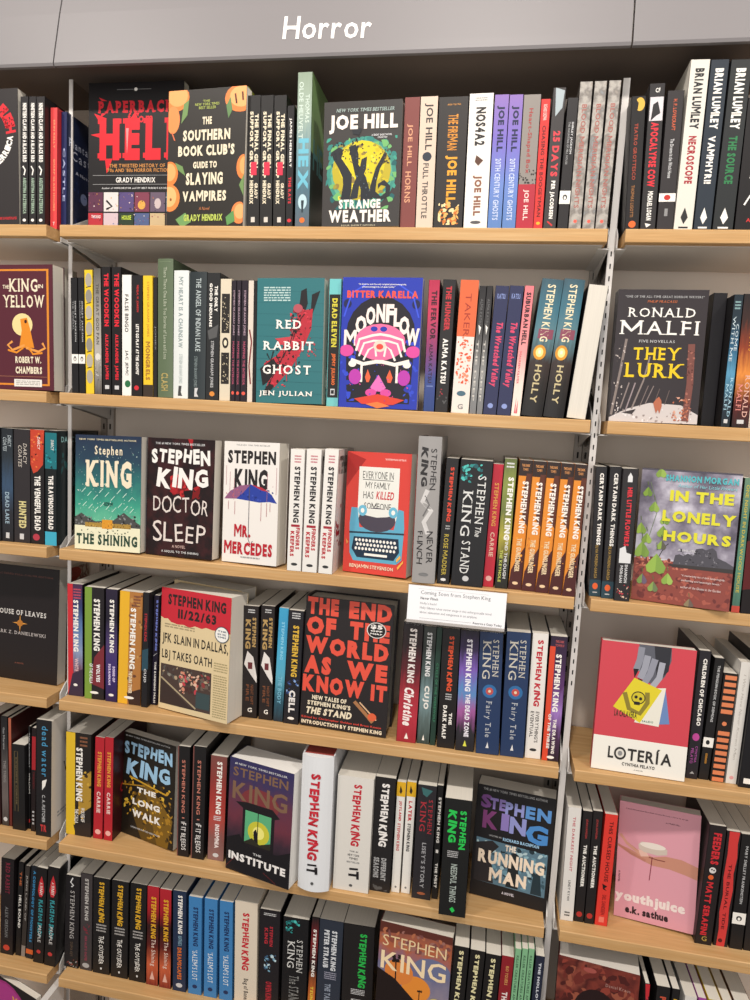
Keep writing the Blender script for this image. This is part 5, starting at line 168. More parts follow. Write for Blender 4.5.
('F','face-out black paperback with violet-blue name above blue crowd photo, fifth shelf, middle bay','books on the fifth shelf, middle bay',.7805,.0525,-1.1248,.035,.2028,.1333,-7.28,2,'#1b191b','#1b191b','#ded8cc',0,0,[('T','THE #1 NEW YORK TIMES BESTSELLING AUTHOR',.08,.02,.9,.045,'#999','b'),('T','S',.06,.08,.2,.2,'#7a4a8a','B'),('T','TE',.18,.1,.38,.2,'#8a78b8','B'),('T','PH',.38,.11,.62,.22,'#8f94cc','B'),('T','EN',.64,.11,.96,.22,'#5a90cc','B'),('T','K',.1,.22,.3,.38,'#7a3c70','B'),('T','I',.34,.22,.44,.37,'#8a78b8','B'),('T','N',.45,.23,.66,.38,'#8f94cc','B'),('T','G',.66,.26,.94,.43,'#4a88c8','B'),('T','WRITING AS',.2,.43,.36,.445,'#aaa','b'),('T','RICHARD BACHMAN',.38,.43,.84,.46,'#9cc4e0','B'),('P',[(.04,.47),(.96,.5),(.96,.88),(.04,.86)],'#5a7888'),('K',.05,.49,.95,.86,140,.06,['#8ab0bc','#3a5460','#b0c8cc','#23343c','#6a93a4'],3),('P',[(.04,.52),(.25,.48),(.34,.52),(.24,.6),(.3,.86),(.04,.86)],'#2a2628'),('P',[(.48,.58),(.54,.54),(.6,.56),(.62,.86),(.46,.86)],'#1f2426'),('P',[(.8,.7),(.88,.66),(.92,.87),(.78,.87)],'#23343c'),('T','THE',.42,.49,.56,.545,'#eadbc8','B'),('T','RUNNING',.08,.57,.93,.69,'#f0dcc4','B'),('T','MAN',.24,.72,.72,.84,'#f0dcc4','B'),('T','A NOVEL',.42,.91,.58,.935,'#c9c4cc','B')],[],{'roll': 0}),
('S','white spine with red title, fifth shelf, right bay','books on the fifth shelf, right bay',.9349,.0261,-1.1248,.0218,.2031,.125,0,-.94,'#dedad4','#dedad4','#ded8cc',0,0,[('V','THE DARKEST NIGHT',.42,.08,.62,.56,'#c0606a','b'),('V','LINDY RYAN',.42,.64,.6,.82,'#555','b'),('Z',.3,.92,.7,.97,2,'#333',1)],[],{}),
('S','black spine with white title and small red emblem, left of two, fifth shelf, right bay','books on the fifth shelf, right bay',.9581,.0283,-1.1248,.0158,.1987,.125,0,-.52,'#1e1b1c','#1e1b1c','#ded8cc',0,0,[('V','JOAN SAMSON',.35,.07,.62,.24,'#b03a3a','b'),('V','THE AUCTIONEER',.35,.3,.7,.68,'#f2eee6','B'),('E',.5,.93,.3,.025,'#b0302c')],[],{}),
('S','black spine with white title and small red emblem, right of two, fifth shelf, right bay','books on the fifth shelf, right bay',.9749,.0277,-1.1248,.0157,.2016,.125,0,-.74,'#1e1b1c','#1e1b1c','#ded8cc',0,0,[('V','JOAN SAMSON',.35,.07,.62,.24,'#b03a3a','b'),('V','THE AUCTIONEER',.35,.3,.7,.68,'#f2eee6','B'),('E',.5,.93,.3,.025,'#b0302c')],[],{}),
('S','bright red spine with black lettering, fifth shelf, right bay','books on the fifth shelf, right bay',.9917,.0283,-1.1248,.0208,.199,.125,0,-.01,'#d9392f','#d9392f','#ded8cc',0,0,[('V','THIS CURSED HOUSE',.4,.06,.7,.6,'#5a1414','b'),('P',[(.3,.62),(.7,.64),(.5,.66),(.7,.68),(.4,.67)],'#1c1212'),('V','DEL SANDEEN',.4,.72,.7,.9,'#8a1c1c','b'),('R',.3,.92,.7,.97,'#e87a68')],[],{}),
('F','pink face-out paperback with hand holding melting cream jar, fifth shelf, right bay','books on the fifth shelf, right bay',1.0281,.0589,-1.1248,.02,.2028,.1259,-10.7,3,'#d99aa6','#d99aa6','#ded8cc',0,0,[('T','A novel that goes down like a dream and stays like a scar, a horror for our age.',.08,.05,.85,.065,'#5a2c38','b'),('T','A MARVEL.',.58,.11,.76,.122,'#3a1c24','b'),('P',[(.02,.284),(.1,.334),(.28,.399),(.45,.428),(.6,.399),(.8,.399),(1,.435),(1,.543),(.86,.522),(.66,.5),(.45,.5),(.3,.471),(.14,.428),(-.02,.385),(.02,.378),(.16,.399),(.28,.428),(.12,.363),(.02,.298)],'#c48a74'),('L',[(.03,.284),(.12,.356),(.3,.428)],.035,'#d09a84'),('L',[(0,.378),(.18,.435),(.36,.471)],.035,'#b87c68'),('P',[(.26,.385),(.36,.392),(.4,.428),(.3,.442)],'#e0b8a8'),('P',[(.26,.342),(.3,.313),(.5,.313),(.62,.342),(.62,.385),(.5,.406),(.34,.399),(.27,.378)],'#cbbcae'),('E',.44,.334,.16,.026,'#e6dcd0'),('L',[(.44,.428),(.43,.536),(.42,.63)],.01,'#7a2030'),('L',[(.4,.435),(.5,.442),(.6,.442)],.012,'#7a3c34'),('T','youthjuice',.0,.765,.88,.875,'#ecdcd6','Xk'),('T','e.k. sathue',.14,.885,.68,.95,'#2c1a1f','Bk'),('V','A NOVEL',.03,.6,.055,.7,'#5a2c38','b')],[],{'roll': -2.22}),
('S','thick black spine with bold red lettering and skull and flame, fifth shelf, right bay','books on the fifth shelf, right bay',1.1502,.0251,-1.1248,.0258,.2079,.125,0,.66,'#221c1d','#221c1d','#ded8cc',0,0,[('V','FEEDERS',.3,.06,.78,.32,'#cc2c34','B'),('E',.5,.37,.2,.025,'#d8d4d0'),('E',.45,.365,.05,.007,'#1c1818'),('E',.58,.37,.05,.007,'#1c1818'),('E',.45,.43,.16,.02,'#d9602c'),('V','MATT SERAFINI',.25,.47,.65,.92,'#cc2c34','B'),('T','G',.38,.93,.68,.97,'#b59a4a','s')],[],{}),
('S','ragged-edged red spine with black lettering, fifth shelf, right bay','books on the fifth shelf, right bay',1.1799,.028,-1.1248,.0215,.2003,.125,0,.12,'#221c1d','#221c1d','#ded8cc',0,0,[('P',[(.18,0),(.9,0),(.84,.1),(.92,.22),(.8,.36),(.9,.5),(.8,.66),(.86,.8),(.78,1),(.2,1),(.26,.85),(.15,.7),(.25,.55),(.14,.4),(.22,.2)],'#cc3a38'),('V','THE BURIAL TIDE',.4,.28,.62,.85,'#5a1418','b'),('E',.45,.95,.16,.018,'#5a1418')],[],{}),
('S','black classic spine with white publisher band low, fifth shelf, right bay','books on the fifth shelf, right bay',1.2043,.0274,-1.1248,.0198,.1989,.125,0,-.62,'#1b191a','#1b191a','#ded8cc',0,0,[('V','MARY SHELLEY FRANKENSTEIN',.4,.1,.62,.6,'#bbb','b'),('R',0,.68,1,.78,'#f2eee6'),('E',.5,.73,.22,.022,'#2a2a2a'),('E',.5,.734,.11,.014,'#f2eee6')],[],{}),
('S','black spine at the right photo edge, fifth shelf, fifth shelf, right bay','books on the fifth shelf, right bay',1.226,.0283,-1.1248,.0227,.1954,.125,0,-.6,'#201d1e','#201d1e','#ded8cc',0,0,[],[],{}),
('S','black spine with dark red vertical title, sixth shelf, left bay','books on the sixth shelf, left bay',-.136,.0269,-1.4038,.0283,.2062,.125,0,1.47,'#1d181b','#1d181b','#ded8cc',0,0,[('V','RED RABBIT',.35,.04,.68,.36,'#8a2a40','s'),('V','ALEX GRECIAN',.35,.5,.6,.82,'#777','b'),('E',.5,.93,.25,.03,'#c04030')],[],{}),
('S','black spine with stacked white block title, sixth shelf, left bay','books on the sixth shelf, left bay',-.1036,.0295,-1.4038,.0112,.2024,.125,0,2.56,'#1a1819','#1a1819','#ded8cc',0,0,[('V','THE',.3,.1,.7,.25,'#b0603a','b'),('V','HELL BOUND',.3,.35,.75,.7,'#f2eee6','b')],[],{}),
('S','grey-brown slim spine with pale lettering, sixth shelf, left bay','books on the sixth shelf, left bay',-.0919,.0297,-1.4038,.0103,.1964,.125,0,3.33,'#35302d','#35302d','#ded8cc',0,0,[('V','JUNG LAND OF',.3,.1,.7,.6,'#a5a09a','b'),('R',.1,.88,.9,1,'#8a8078')],[],{}),
('S','blue-lettered black spine with orange foot, sixth shelf, left bay','books on the sixth shelf, left bay',-.0792,.0275,-1.4038,.0151,.2007,.125,0,4.0,'#1b1f26','#1b1f26','#ded8cc',0,0,[('V','A COSMOLOGY OF MONSTERS',.35,.05,.72,.82,'#3a88b8','B'),('R',0,.9,1,.95,'#d0602c')],[],{}),
('S','black spine with red burst, teal and white lettering, left of two, sixth shelf, left bay','books on the sixth shelf, left bay',-.0587,.0221,-1.4038,.0224,.2032,.125,0,2.57,'#191718','#191718','#ded8cc',0,0,[('P',[(.3,.15),(.5,.08),(.7,.15),(.8,.24),(.6,.3),(.35,.3),(.2,.24)],'#c02c34'),('V','A SUNNY',.35,.15,.65,.28,'#f2eee6','j'),('V','PLACE FOR SHADY',.28,.33,.75,.72,'#3a98a0','Bj'),('V','PEOPLE',.35,.6,.65,.78,'#d8d4d0','j'),('E',.5,.88,.2,.02,'#c03a38')],[],{}),
('S','black spine with red burst, teal and white lettering, right of two, sixth shelf, left bay','books on the sixth shelf, left bay',-.0334,.0206,-1.4038,.024,.2103,.125,0,2.52,'#191718','#191718','#ded8cc',0,0,[('P',[(.3,.15),(.5,.08),(.7,.15),(.8,.24),(.6,.3),(.35,.3),(.2,.24)],'#c02c34'),('V','A SUNNY',.35,.15,.65,.28,'#f2eee6','j'),('V','PLACE FOR SHADY',.28,.33,.75,.72,'#3a98a0','Bj'),('V','PEOPLE',.35,.6,.65,.78,'#d8d4d0','j'),('E',.5,.88,.2,.02,'#c03a38')],[],{}),
('S','black spine with thin silver serif name and flourish, sixth shelf, middle bay','books on the sixth shelf, middle bay',.0055,.0274,-1.4038,.0304,.1945,.125,0,1.05,'#1b191c','#1b191c','#ded8cc',0,0,[('L',[(.5,.02),(.35,.07),(.55,.1),(.4,.12)],.08,'#ddd'),('V','STEPHEN KING',.35,.16,.65,.68,'#b5b1ae','s'),('V','DUMA KEY',.4,.72,.6,.88,'#5a4a3c','b'),('K',.2,.9,.95,.99,14,.12,['#8a4a44','#aaa'],3)],[],{}),
('S','grey-brown spine with pale name and dark red motif, sixth shelf, middle bay','books on the sixth shelf, middle bay',.0397,.0281,-1.4038,.0248,.2039,.125,0,.27,'#3f3a3b','#3f3a3b','#ded8cc',0,0,[('V','STEPHEN KING',.36,.05,.68,.48,'#b9b5b0','B'),('K',.25,.5,.8,.62,16,.16,['#7a2c38'],3),('V', "GERALD'S GAME",.38,.64,.6,.9,'#8a3a4c','B'),('E',.5,.95,.3,.025,'#aaa')],[],{}),
('S','black spine with gold brush name and scratchy white title, first of three alike, sixth shelf','books on the sixth shelf, middle bay',.0678,.0273,-1.4038,.035,.2008,.125,0,-.16,'#1a191a','#1a191a','#ded8cc',0,0,[('V','STEPHEN KING',.32,.04,.7,.46,'#d9a82c','Bj'),('Z',.2,.48,.8,.57,3,'#a8a4a0',1),('V','THE OUTSIDER',.32,.6,.66,.9,'#f2eee6','j'),('E',.5,.945,.05,.012,'#ddd')],[],{}),
('S','black spine with gold brush name and scratchy white title, second of three alike, sixth shelf','books on the sixth shelf, middle bay',.1064,.0267,-1.4038,.0351,.2021,.125,0,.12,'#1a191a','#1a191a','#ded8cc',0,0,[('V','STEPHEN KING',.32,.04,.7,.46,'#d9a82c','Bj'),('Z',.2,.48,.8,.57,3,'#a8a4a0',1),('V','THE OUTSIDER',.32,.6,.66,.9,'#f2eee6','j'),('E',.5,.945,.05,.012,'#ddd')],[],{}),
('S','black spine with gold brush name and scratchy white title, third of three alike, sixth shelf','books on the sixth shelf, middle bay',.145,.0262,-1.4038,.0339,.2033,.125,0,.16,'#1a191a','#1a191a','#ded8cc',0,0,[('V','STEPHEN KING',.32,.04,.7,.46,'#d9a82c','Bj'),('Z',.2,.48,.8,.57,3,'#a8a4a0',1),('V','THE OUTSIDER',.32,.6,.66,.9,'#f2eee6','j'),('E',.5,.945,.05,.012,'#ddd')],[],{}),
('S','red-to-flame spine with yellow name, left of two, sixth shelf, middle bay','books on the sixth shelf, middle bay',.1815,.0252,-1.4038,.0245,.2042,.125,0,-.15,'g:#b02430,#a81f28,#2c1416,#5a1c18,#c8603c,#7a2a22','#1c1a1c','#ded8cc',0,0,[('V','STEPHEN KING',.34,.1,.76,.52,'#e0a82c','B'),('V','The Shining',.3,.53,.75,.8,'#f0d8c8','s'),('P',[(.3,.94),(.5,.85),(.7,.94)],'#e0b0a0')],[],{}),
('S','red-to-flame spine with yellow name, right of two, sixth shelf, middle bay','books on the sixth shelf, middle bay',.2088,.0246,-1.4038,.0239,.2032,.125,0,-.68,'g:#b02430,#a81f28,#2c1416,#5a1c18,#c8603c,#7a2a22','#1c1a1c','#ded8cc',0,0,[('V','STEPHEN KING',.34,.1,.76,.52,'#e0a82c','B'),('V','The Shining',.3,.53,.75,.8,'#f0d8c8','s'),('P',[(.3,.94),(.5,.85),(.7,.94)],'#e0b0a0')],[],{}),
('S','dark navy spine with white name, orange lower title, sixth shelf, middle bay','books on the sixth shelf, middle bay',.2368,.0242,-1.4038,.027,.2054,.125,0,-1.0,'#22304a','#22304a','#ded8cc',0,0,[('V','STEPHEN KING',.38,.04,.72,.42,'#f2eee6','B'),('V','NIGHTMARES &',.4,.44,.7,.54,'#8ab','b'),('V','DREAMSCAPES',.35,.56,.68,.88,'#d9702c','B'),('E',.5,.94,.24,.022,'#ccc')],[],{}),
('S','bright blue spine with navy name and white title, first of three alike, sixth shelf','books on the sixth shelf, middle bay',.2683,.0246,-1.4038,.0268,.1987,.125,0,-1.03,'#3f7fb8','#3f7fb8','#ded8cc',0,0,[('V','STEPHEN KING',.35,.1,.72,.5,'#1c2f5a','B'),('V', "'SALEM'S LOT",.3,.54,.7,.85,'#e8eef0','s'),('E',.5,.92,.18,.02,'#1c2f5a')],[],{}),
('S','bright blue spine with navy name and white title, second of three alike, sixth shelf','books on the sixth shelf, middle bay',.2995,.0251,-1.4038,.0262,.2001,.125,0,-1.02,'#3f7fb8','#3f7fb8','#ded8cc',0,0,[('V','STEPHEN KING',.35,.1,.72,.5,'#1c2f5a','B'),('V', "'SALEM'S LOT",.3,.54,.7,.85,'#e8eef0','s'),('E',.5,.92,.18,.02,'#1c2f5a')],[],{}),
('S','bright blue spine with navy name and white title, third of three alike, sixth shelf','books on the sixth shelf, middle bay',.3305,.0255,-1.4038,.0266,.2002,.125,0,-1.4,'#3f7fb8','#3f7fb8','#ded8cc',0,0,[('V','STEPHEN KING',.35,.1,.72,.5,'#1c2f5a','B'),('V', "'SALEM'S LOT",.3,.54,.7,.85,'#e8eef0','s'),('E',.5,.92,.18,.02,'#1c2f5a')],[],{}),
('S','ivory spine with bright red brush name, sixth shelf, middle bay','books on the sixth shelf, middle bay',.3612,.0237,-1.4038,.0444,.2073,.125,0,-1.35,'#ddd0bc','#ddd0bc','#ded8cc',0,0,[('V','STEPHEN KING',.3,.1,.66,.66,'#c42c38','Bj'),('V','Bag of Bones',.36,.74,.62,.96,'#3c3836','b')],[],{}),
('S','black spine with red names and pale blue burst, sixth shelf, middle bay','books on the sixth shelf, middle bay',.4078,.0257,-1.4038,.0391,.1988,.125,0,-1.01,'#1f1c20','#1f1c20','#ded8cc',0,0,[('Z',.2,.03,.8,.06,2,'#ccc',1),('V','STEPHEN',.5,.16,.66,.36,'#b02c38','B'),('V','KING',.25,.18,.42,.34,'#b02c38','B'),('K',.25,.44,.85,.62,22,.14,['#7aa8c0','#c0d8e0','#3a5a78'],3),('V','OWEN KING',.35,.72,.65,.92,'#b02c38','B')],[],{}),
('S','thick black spine with silver serif name and teal splash, sixth shelf, middle bay','books on the sixth shelf, middle bay',.4514,.027,-1.4038,.0483,.1913,.125,0,-.62,'#17171a','#17171a','#ded8cc',0,0,[('K',.1,.02,.65,.16,24,.11,['#2a8a88','#50c0b8','#1d5a60'],3),('V','STEPHEN',.56,.22,.8,.56,'#c9c9c5','s'),('V','KING',.2,.24,.48,.52,'#d8d8d4','s'),('V','The STAND',.3,.6,.7,.9,'#8a8a88','s')],[],{}),
('S','narrow black spine, white name, orange foot, sixth shelf, middle bay','books on the sixth shelf, middle bay',.5008,.03,-1.4038,.0144,.1981,.125,0,.42,'g:#1f1c1e,#7a2428,#1f1c1e,#b8602c,#d9903c','#1c1a1c','#ded8cc',0,0,[('V','STEPHEN KING',.3,.12,.72,.6,'#f2eee6','B'),('V','TSUNAMI',.3,.7,.7,.95,'#e0c040','B')],[],{}),
('S','slate-blue spine with two white stacked names, sixth shelf, middle bay','books on the sixth shelf, middle bay',.5171,.03,-1.4038,.0448,.1975,.125,0,-.05,'#2c3340','#2c3340','#ded8cc',0,0,[('V','STEPHEN KING',.54,.1,.76,.5,'#d8dce0','B'),('V','PETER STRAUB',.22,.1,.44,.48,'#d8dce0','B'),('Z',.3,.52,.8,.6,4,'#99a',1),('V','THE TALISMAN',.34,.64,.6,.95,'#8a94a4','B')],[],{}),
('S','thick black spine with vivid green lettering, sixth shelf, middle bay','books on the sixth shelf, middle bay',.5657,.0299,-1.4038,.0572,.1976,.125,0,-1.07,'#1d1b1c','#1d1b1c','#ded8cc',0,0,[('V','STEPHEN KING',.5,.08,.78,.62,'#28b44c','Bj'),('Z',.3,.64,.75,.7,4,'#ccc',1),('V','UNDER THE DOME',.3,.74,.7,.97,'#ddd','b')],[],{}),
('F','face-out paperback, palm silhouette against orange sunset, cream lettering, sixth shelf, middle bay','books on the sixth shelf, middle bay',.6301,.0054,-1.4038,.03,.2279,.1286,-5.14,2,'g:#7a4a44,#b06040,#6a6a8a,#8a8090,#d98a3c,#c0602c,#3a2018','g:#7a4a44,#b06040,#6a6a8a,#8a8090,#d98a3c,#c0602c,#3a2018','#ded8cc',0,0,[('P',[(0,0),(1,0),(1,.06),(.5,.05),(0,.09)],'#5a2c24'),('K',.02,.04,.98,.2,50,.09,['#b06a4a','#8a4a3c','#9a6a60','#7a4a48'],3),('E',.75,.3,.25,.09,'#6a6f90'),('E',.55,.48,.2,.1,'#e08a34'),('E',.3,.38,.2,.1,'#d9803a'),('P',[(0,.38),(.25,.44),(.5,.56),(.8,.68),(.84,.72),(0,.72)],'#1f1514'),('L',[(.26,.45),(.25,.28)],.018,'#1f1514'),('K',.18,.24,.33,.31,16,.05,['#1f1514'],5),('L',[(.6,.6),(.6,.5)],.012,'#1f1514'),('K',.57,.47,.64,.5,8,.03,['#1f1514'],6),('T','STEPHEN',.05,.1,.93,.19,'#e6c89c','t'),('T','KING',.04,.23,.94,.38,'#f0d8b0','h'),('R',0,.72,1,1,'#8a3c22'),('T','YOU LIKE',.04,.75,.9,.83,'#e6c89c','b'),('T','IT DARKER',.04,.86,.95,.94,'#e6c89c','b')],[],{'badge3': (.83,.58,.11,.065),'roll': 0}),
('S','black spine with ivory brush name, first of three alike, sixth shelf, middle bay','books on the sixth shelf, middle bay',.7589,-.004,-1.4038,.0252,.22,.125,0,.84,'#1b1919','#1b1919','#ded8cc',0,0,[('V','STEPHEN KING',.3,.03,.68,.58,'#e0d8a8','Bj'),('Z',.3,.6,.7,.66,3,'#ccc',1),('V','BILLY SUMMERS',.3,.7,.6,.95,'#ddd','b')],[],{}),
('S','black spine with ivory brush name, second of three alike, sixth shelf, middle bay','books on the sixth shelf, middle bay',.785,-.004,-1.4038,.0251,.2181,.125,0,1.16,'#1b1919','#1b1919','#ded8cc',0,0,[('V','STEPHEN KING',.3,.03,.68,.58,'#e0d8a8','Bj'),('Z',.3,.6,.7,.66,3,'#ccc',1),('V','BILLY SUMMERS',.3,.7,.6,.95,'#ddd','b')],[],{}),
('S','black spine with ivory brush name, third of three alike, sixth shelf, middle bay','books on the sixth shelf, middle bay',.8118,-.004,-1.4038,.0257,.2159,.125,0,1.04,'#1b1919','#1b1919','#ded8cc',0,0,[('V','STEPHEN KING',.3,.03,.68,.58,'#e0d8a8','Bj'),('Z',.3,.6,.7,.66,3,'#ccc',1),('V','BILLY SUMMERS',.3,.7,.6,.95,'#ddd','b')],[],{}),
('S','dark red spine with gold and white lettering, sixth shelf, middle bay','books on the sixth shelf, middle bay',.8392,-.004,-1.4038,.0204,.2176,.125,0,.82,'#8a2028','#8a2028','#ded8cc',0,0,[('V','RIO YOUERS',.4,.08,.66,.24,'#d09a5a','b'),('V','THIS I WOULD KILL FOR',.28,.3,.74,.95,'#e8dcd8','B')],[],{}),
('S','pale mint green slim spine with dark lettering, first of three alike, sixth shelf, middle bay','books on the sixth shelf, middle bay',.8605,-.004,-1.4038,.0102,.2348,.125,0,.71,'#7fb488','#7fb488','#ded8cc',0,0,[('V','KILLER CREATURES AMERICA',.3,.05,.7,.5,'#3a5a44','b'),('E',.5,.55,.3,.02,'#1f2f28'),('V','MINTED SERIES',.3,.65,.7,.9,'#3a5a44','b')],[],{}),
('S','pale mint green slim spine with dark lettering, second of three alike, sixth shelf, middle bay','books on the sixth shelf, middle bay',.8717,-.004,-1.4038,.0101,.237,.125,0,.67,'#7fb488','#7fb488','#ded8cc',0,0,[('V','KILLER CREATURES AMERICA',.3,.05,.7,.5,'#3a5a44','b'),('E',.5,.55,.3,.02,'#1f2f28'),('V','MINTED SERIES',.3,.65,.7,.9,'#3a5a44','b')],[],{}),
('S','pale mint green slim spine with dark lettering, third of three alike, sixth shelf, middle bay','books on the sixth shelf, middle bay',.8828,-.004,-1.4038,.0101,.239,.125,0,.5,'#7fb488','#7fb488','#ded8cc',0,0,[('V','KILLER CREATURES AMERICA',.3,.05,.7,.5,'#3a5a44','b'),('E',.5,.55,.3,.02,'#1f2f28'),('V','MINTED SERIES',.3,.65,.7,.9,'#3a5a44','b')],[],{}),
('S','navy spine with white letter-spaced title, sixth shelf, middle bay','books on the sixth shelf, middle bay',.8946,-.004,-1.4038,.0148,.2288,.125,0,.75,'#23283a','#23283a','#ded8cc',0,0,[('V','THE HOLLOW PLACES',.4,.05,.68,.6,'#d0d4dc','B'),('V','T. KINGFISHER',.35,.7,.6,.9,'#9aa','b')],[],{}),
('F','thick dark-red face-out book with smoky figure, bottom right, sixth shelf, right bay','books on the sixth shelf, right bay',.9385,.0055,-1.4038,.07,.2221,.1294,-7.36,2,'n:#5a2420,#7a342a,#4a1c1a,#8a4436,#3a1514:14','n:#5a2420,#7a342a,#4a1c1a,#8a4436,#3a1514:14','#ded8cf',0,0,[('K',.05,.02,.95,.5,90,.12,['#6a2a24','#8a3c30','#4a1c1a','#93503c'],3),('E',.5,.4,.28,.2,'#241314'),('T','Daniel Kraus',.6,.13,.9,.155,'#b08a80','s'),('E',.4,.06,.08,.02,'#a05048')],[],{'roll': -.78}),
('S','black spine with red arched top and coral name, sixth shelf, right bay','books on the sixth shelf, right bay',1.0833,-.004,-1.4038,.0071,.2147,.125,0,-2.55,'#1d1819','#1d1819','#ded8cc',0,0,[('P',[(0,0),(1,0),(.9,.1),(.2,.12)],'#c02c34'),('V','GRADY',.2,.1,.8,.5,'#c83440','B')],[],{}),
('S','black spine with coral bold lettering, sixth shelf, right bay','books on the sixth shelf, right bay',1.0914,-.004,-1.4038,.0212,.2146,.125,0,.05,'#1c1a1b','#1c1a1b','#ded8cc',0,0,[('V','PETER SWANSON',.3,.08,.75,.7,'#c05038','B')],[],{}),
('S','black spine with yellow bold lettering, sixth shelf, right bay','books on the sixth shelf, right bay',1.115,-.004,-1.4038,.0118,.2144,.125,0,.14,'#1c1a1b','#1c1a1b','#ded8cc',0,0,[('V','PETER SWANSON',.3,.08,.75,.7,'#dfae2c','B')],[],{}),
('S','white spine between the yellow-lettered and magenta ones, sixth shelf, right bay','books on the sixth shelf, right bay',1.1299,-.004,-1.4038,.0188,.2062,.125,0,1.55,'#d8d4cc','#d8d4cc','#ded8cc',0,0,[],[],{}),
('S','magenta and white spine seen only at its top, sixth shelf, right bay','books on the sixth shelf, right bay',1.1518,-.004,-1.4038,.0125,.207,.125,0,1.16,'#a04a98','#a04a98','#ded8cc',0,0,[],[],{}),
('S','yellow spine seen only at its top, sixth shelf, right bay','books on the sixth shelf, right bay',1.1666,-.004,-1.4038,.0194,.2069,.125,0,1.47,'#d0b82c','#d0b82c','#ded8cc',0,0,[],[],{}),
('S','tan spine seen only at its top, sixth shelf, right bay','books on the sixth shelf, right bay',1.1891,-.004,-1.4038,.0154,.2048,.125,0,1.6,'#b89a70','#b89a70','#ded8cc',0,0,[],[],{}),
('S','brown spine in the bottom right photo corner, sixth shelf, right bay','books on the sixth shelf, right bay',1.2075,-.004,-1.4038,.026,.2021,.125,0,2.0,'#6a4a3a','#6a4a3a','#ded8cc',0,0,[],[],{})
]

ZB=1.9                      # height of the top shelf above the floor
SC=bpy.context.scene
C=SC.collection
# ------------------------------------------------------------------ materials
def lin(c):
    c=c.lstrip('#')
    if len(c)==3: c=''.join(x*2 for x in c)
    o=[]
    for i in (0,2,4):
        v=int(c[i:i+2],16)/255
        o.append(v/12.92 if v<=.04045 else ((v+.055)/1.055)**2.4)
    return tuple(o)+(1,)
MATS={}
def new_mat(name,rough=.5,spec=.4):
    m=bpy.data.materials.new(name); m.use_nodes=True
    b=m.node_tree.nodes['Principled BSDF']
    b.inputs['Roughness'].default_value=rough
    b.inputs['Specular IOR Level'].default_value=spec
    return m,b,m.node_tree
def ramp_node(nt,cols,interp='LINEAR'):
    r=nt.nodes.new('ShaderNodeValToRGB'); r.color_ramp.interpolation=interp
    e=r.color_ramp.elements
    n=len(cols)
    while len(e)<n: e.new(.5)
    for i,c in enumerate(cols):
        e[i].position=i/(n-1); e[i].color=lin(c)
    return r
def mat(spec):
    if spec in MATS: return MATS[spec]
    if spec=='PAGES': m=pages_mat('#ddd0b4'); MATS[spec]=m; return m
    m,b,nt=new_mat('print_'+spec[:24],.42,.35)
    if spec[0]=='#': b.inputs['Base Color'].default_value=lin(spec)
    elif spec[0]=='g':
        uv=nt.nodes.new('ShaderNodeUVMap'); sep=nt.nodes.new('ShaderNodeSeparateXYZ')
        nz=nt.nodes.new('ShaderNodeTexNoise'); nz.inputs['Scale'].default_value=7; nz.inputs['Detail'].default_value=4
        ad=nt.nodes.new('ShaderNodeMath'); ad.operation='MULTIPLY_ADD'; ad.inputs[1].default_value=.22; 
        sb=nt.nodes.new('ShaderNodeMath'); sb.operation='SUBTRACT'; sb.inputs[1].default_value=.11
        nt.links.new(uv.outputs[0],sep.inputs[0]); nt.links.new(uv.outputs[0],nz.inputs['Vector'])
        nt.links.new(nz.outputs[0],ad.inputs[0]); nt.links.new(sep.outputs[1],ad.inputs[2]); nt.links.new(ad.outputs[0],sb.inputs[0])
        r=ramp_node(nt,spec[2:].split(','))
        nt.links.new(sb.outputs[0],r.inputs[0]); nt.links.new(r.outputs[0],b.inputs['Base Color'])
    elif spec[0]=='n':
        _,cs,sc=spec.split(':')
        tc=nt.nodes.new('ShaderNodeTexCoord'); nz=nt.nodes.new('ShaderNodeTexNoise'); nz.inputs['Scale'].default_value=float(sc); nz.inputs['Detail'].default_value=5
        mp=nt.nodes.new('ShaderNodeMapRange'); mp.inputs[1].default_value=.3; mp.inputs[2].default_value=.7
        r=ramp_node(nt,cs.split(','))
        nt.links.new(tc.outputs['Object'],nz.inputs['Vector']); nt.links.new(nz.outputs[0],mp.inputs[0]); nt.links.new(mp.outputs[0],r.inputs[0]); nt.links.new(r.outputs[0],b.inputs['Base Color'])
    MATS[spec]=m; return m
def pages_mat(col):
    k='P'+col
    if k in MATS: return MATS[k]
    m,b,nt=new_mat('page_edges_'+col[1:],.9,.1)
    tc=nt.nodes.new('ShaderNodeTexCoord'); mp=nt.nodes.new('ShaderNodeMapping'); mp.inputs['Scale'].default_value=(1500,14,14)
    nz=nt.nodes.new('ShaderNodeTexNoise'); nz.inputs['Scale'].default_value=1; nz.inputs['Detail'].default_value=2
    mx=nt.nodes.new('ShaderNodeMixRGB'); base=lin(col); mx.inputs[1].default_value=tuple(c*.84 for c in base[:3])+(1,); mx.inputs[2].default_value=tuple(min(1,c*1.06) for c in base[:3])+(1,)
    nt.links.new(tc.outputs['Object'],mp.inputs[0]); nt.links.new(mp.outputs[0],nz.inputs['Vector']); nt.links.new(nz.outputs[0],mx.inputs[0]); nt.links.new(mx.outputs[0],b.inputs['Base Color'])
    MATS[k]=m; return m
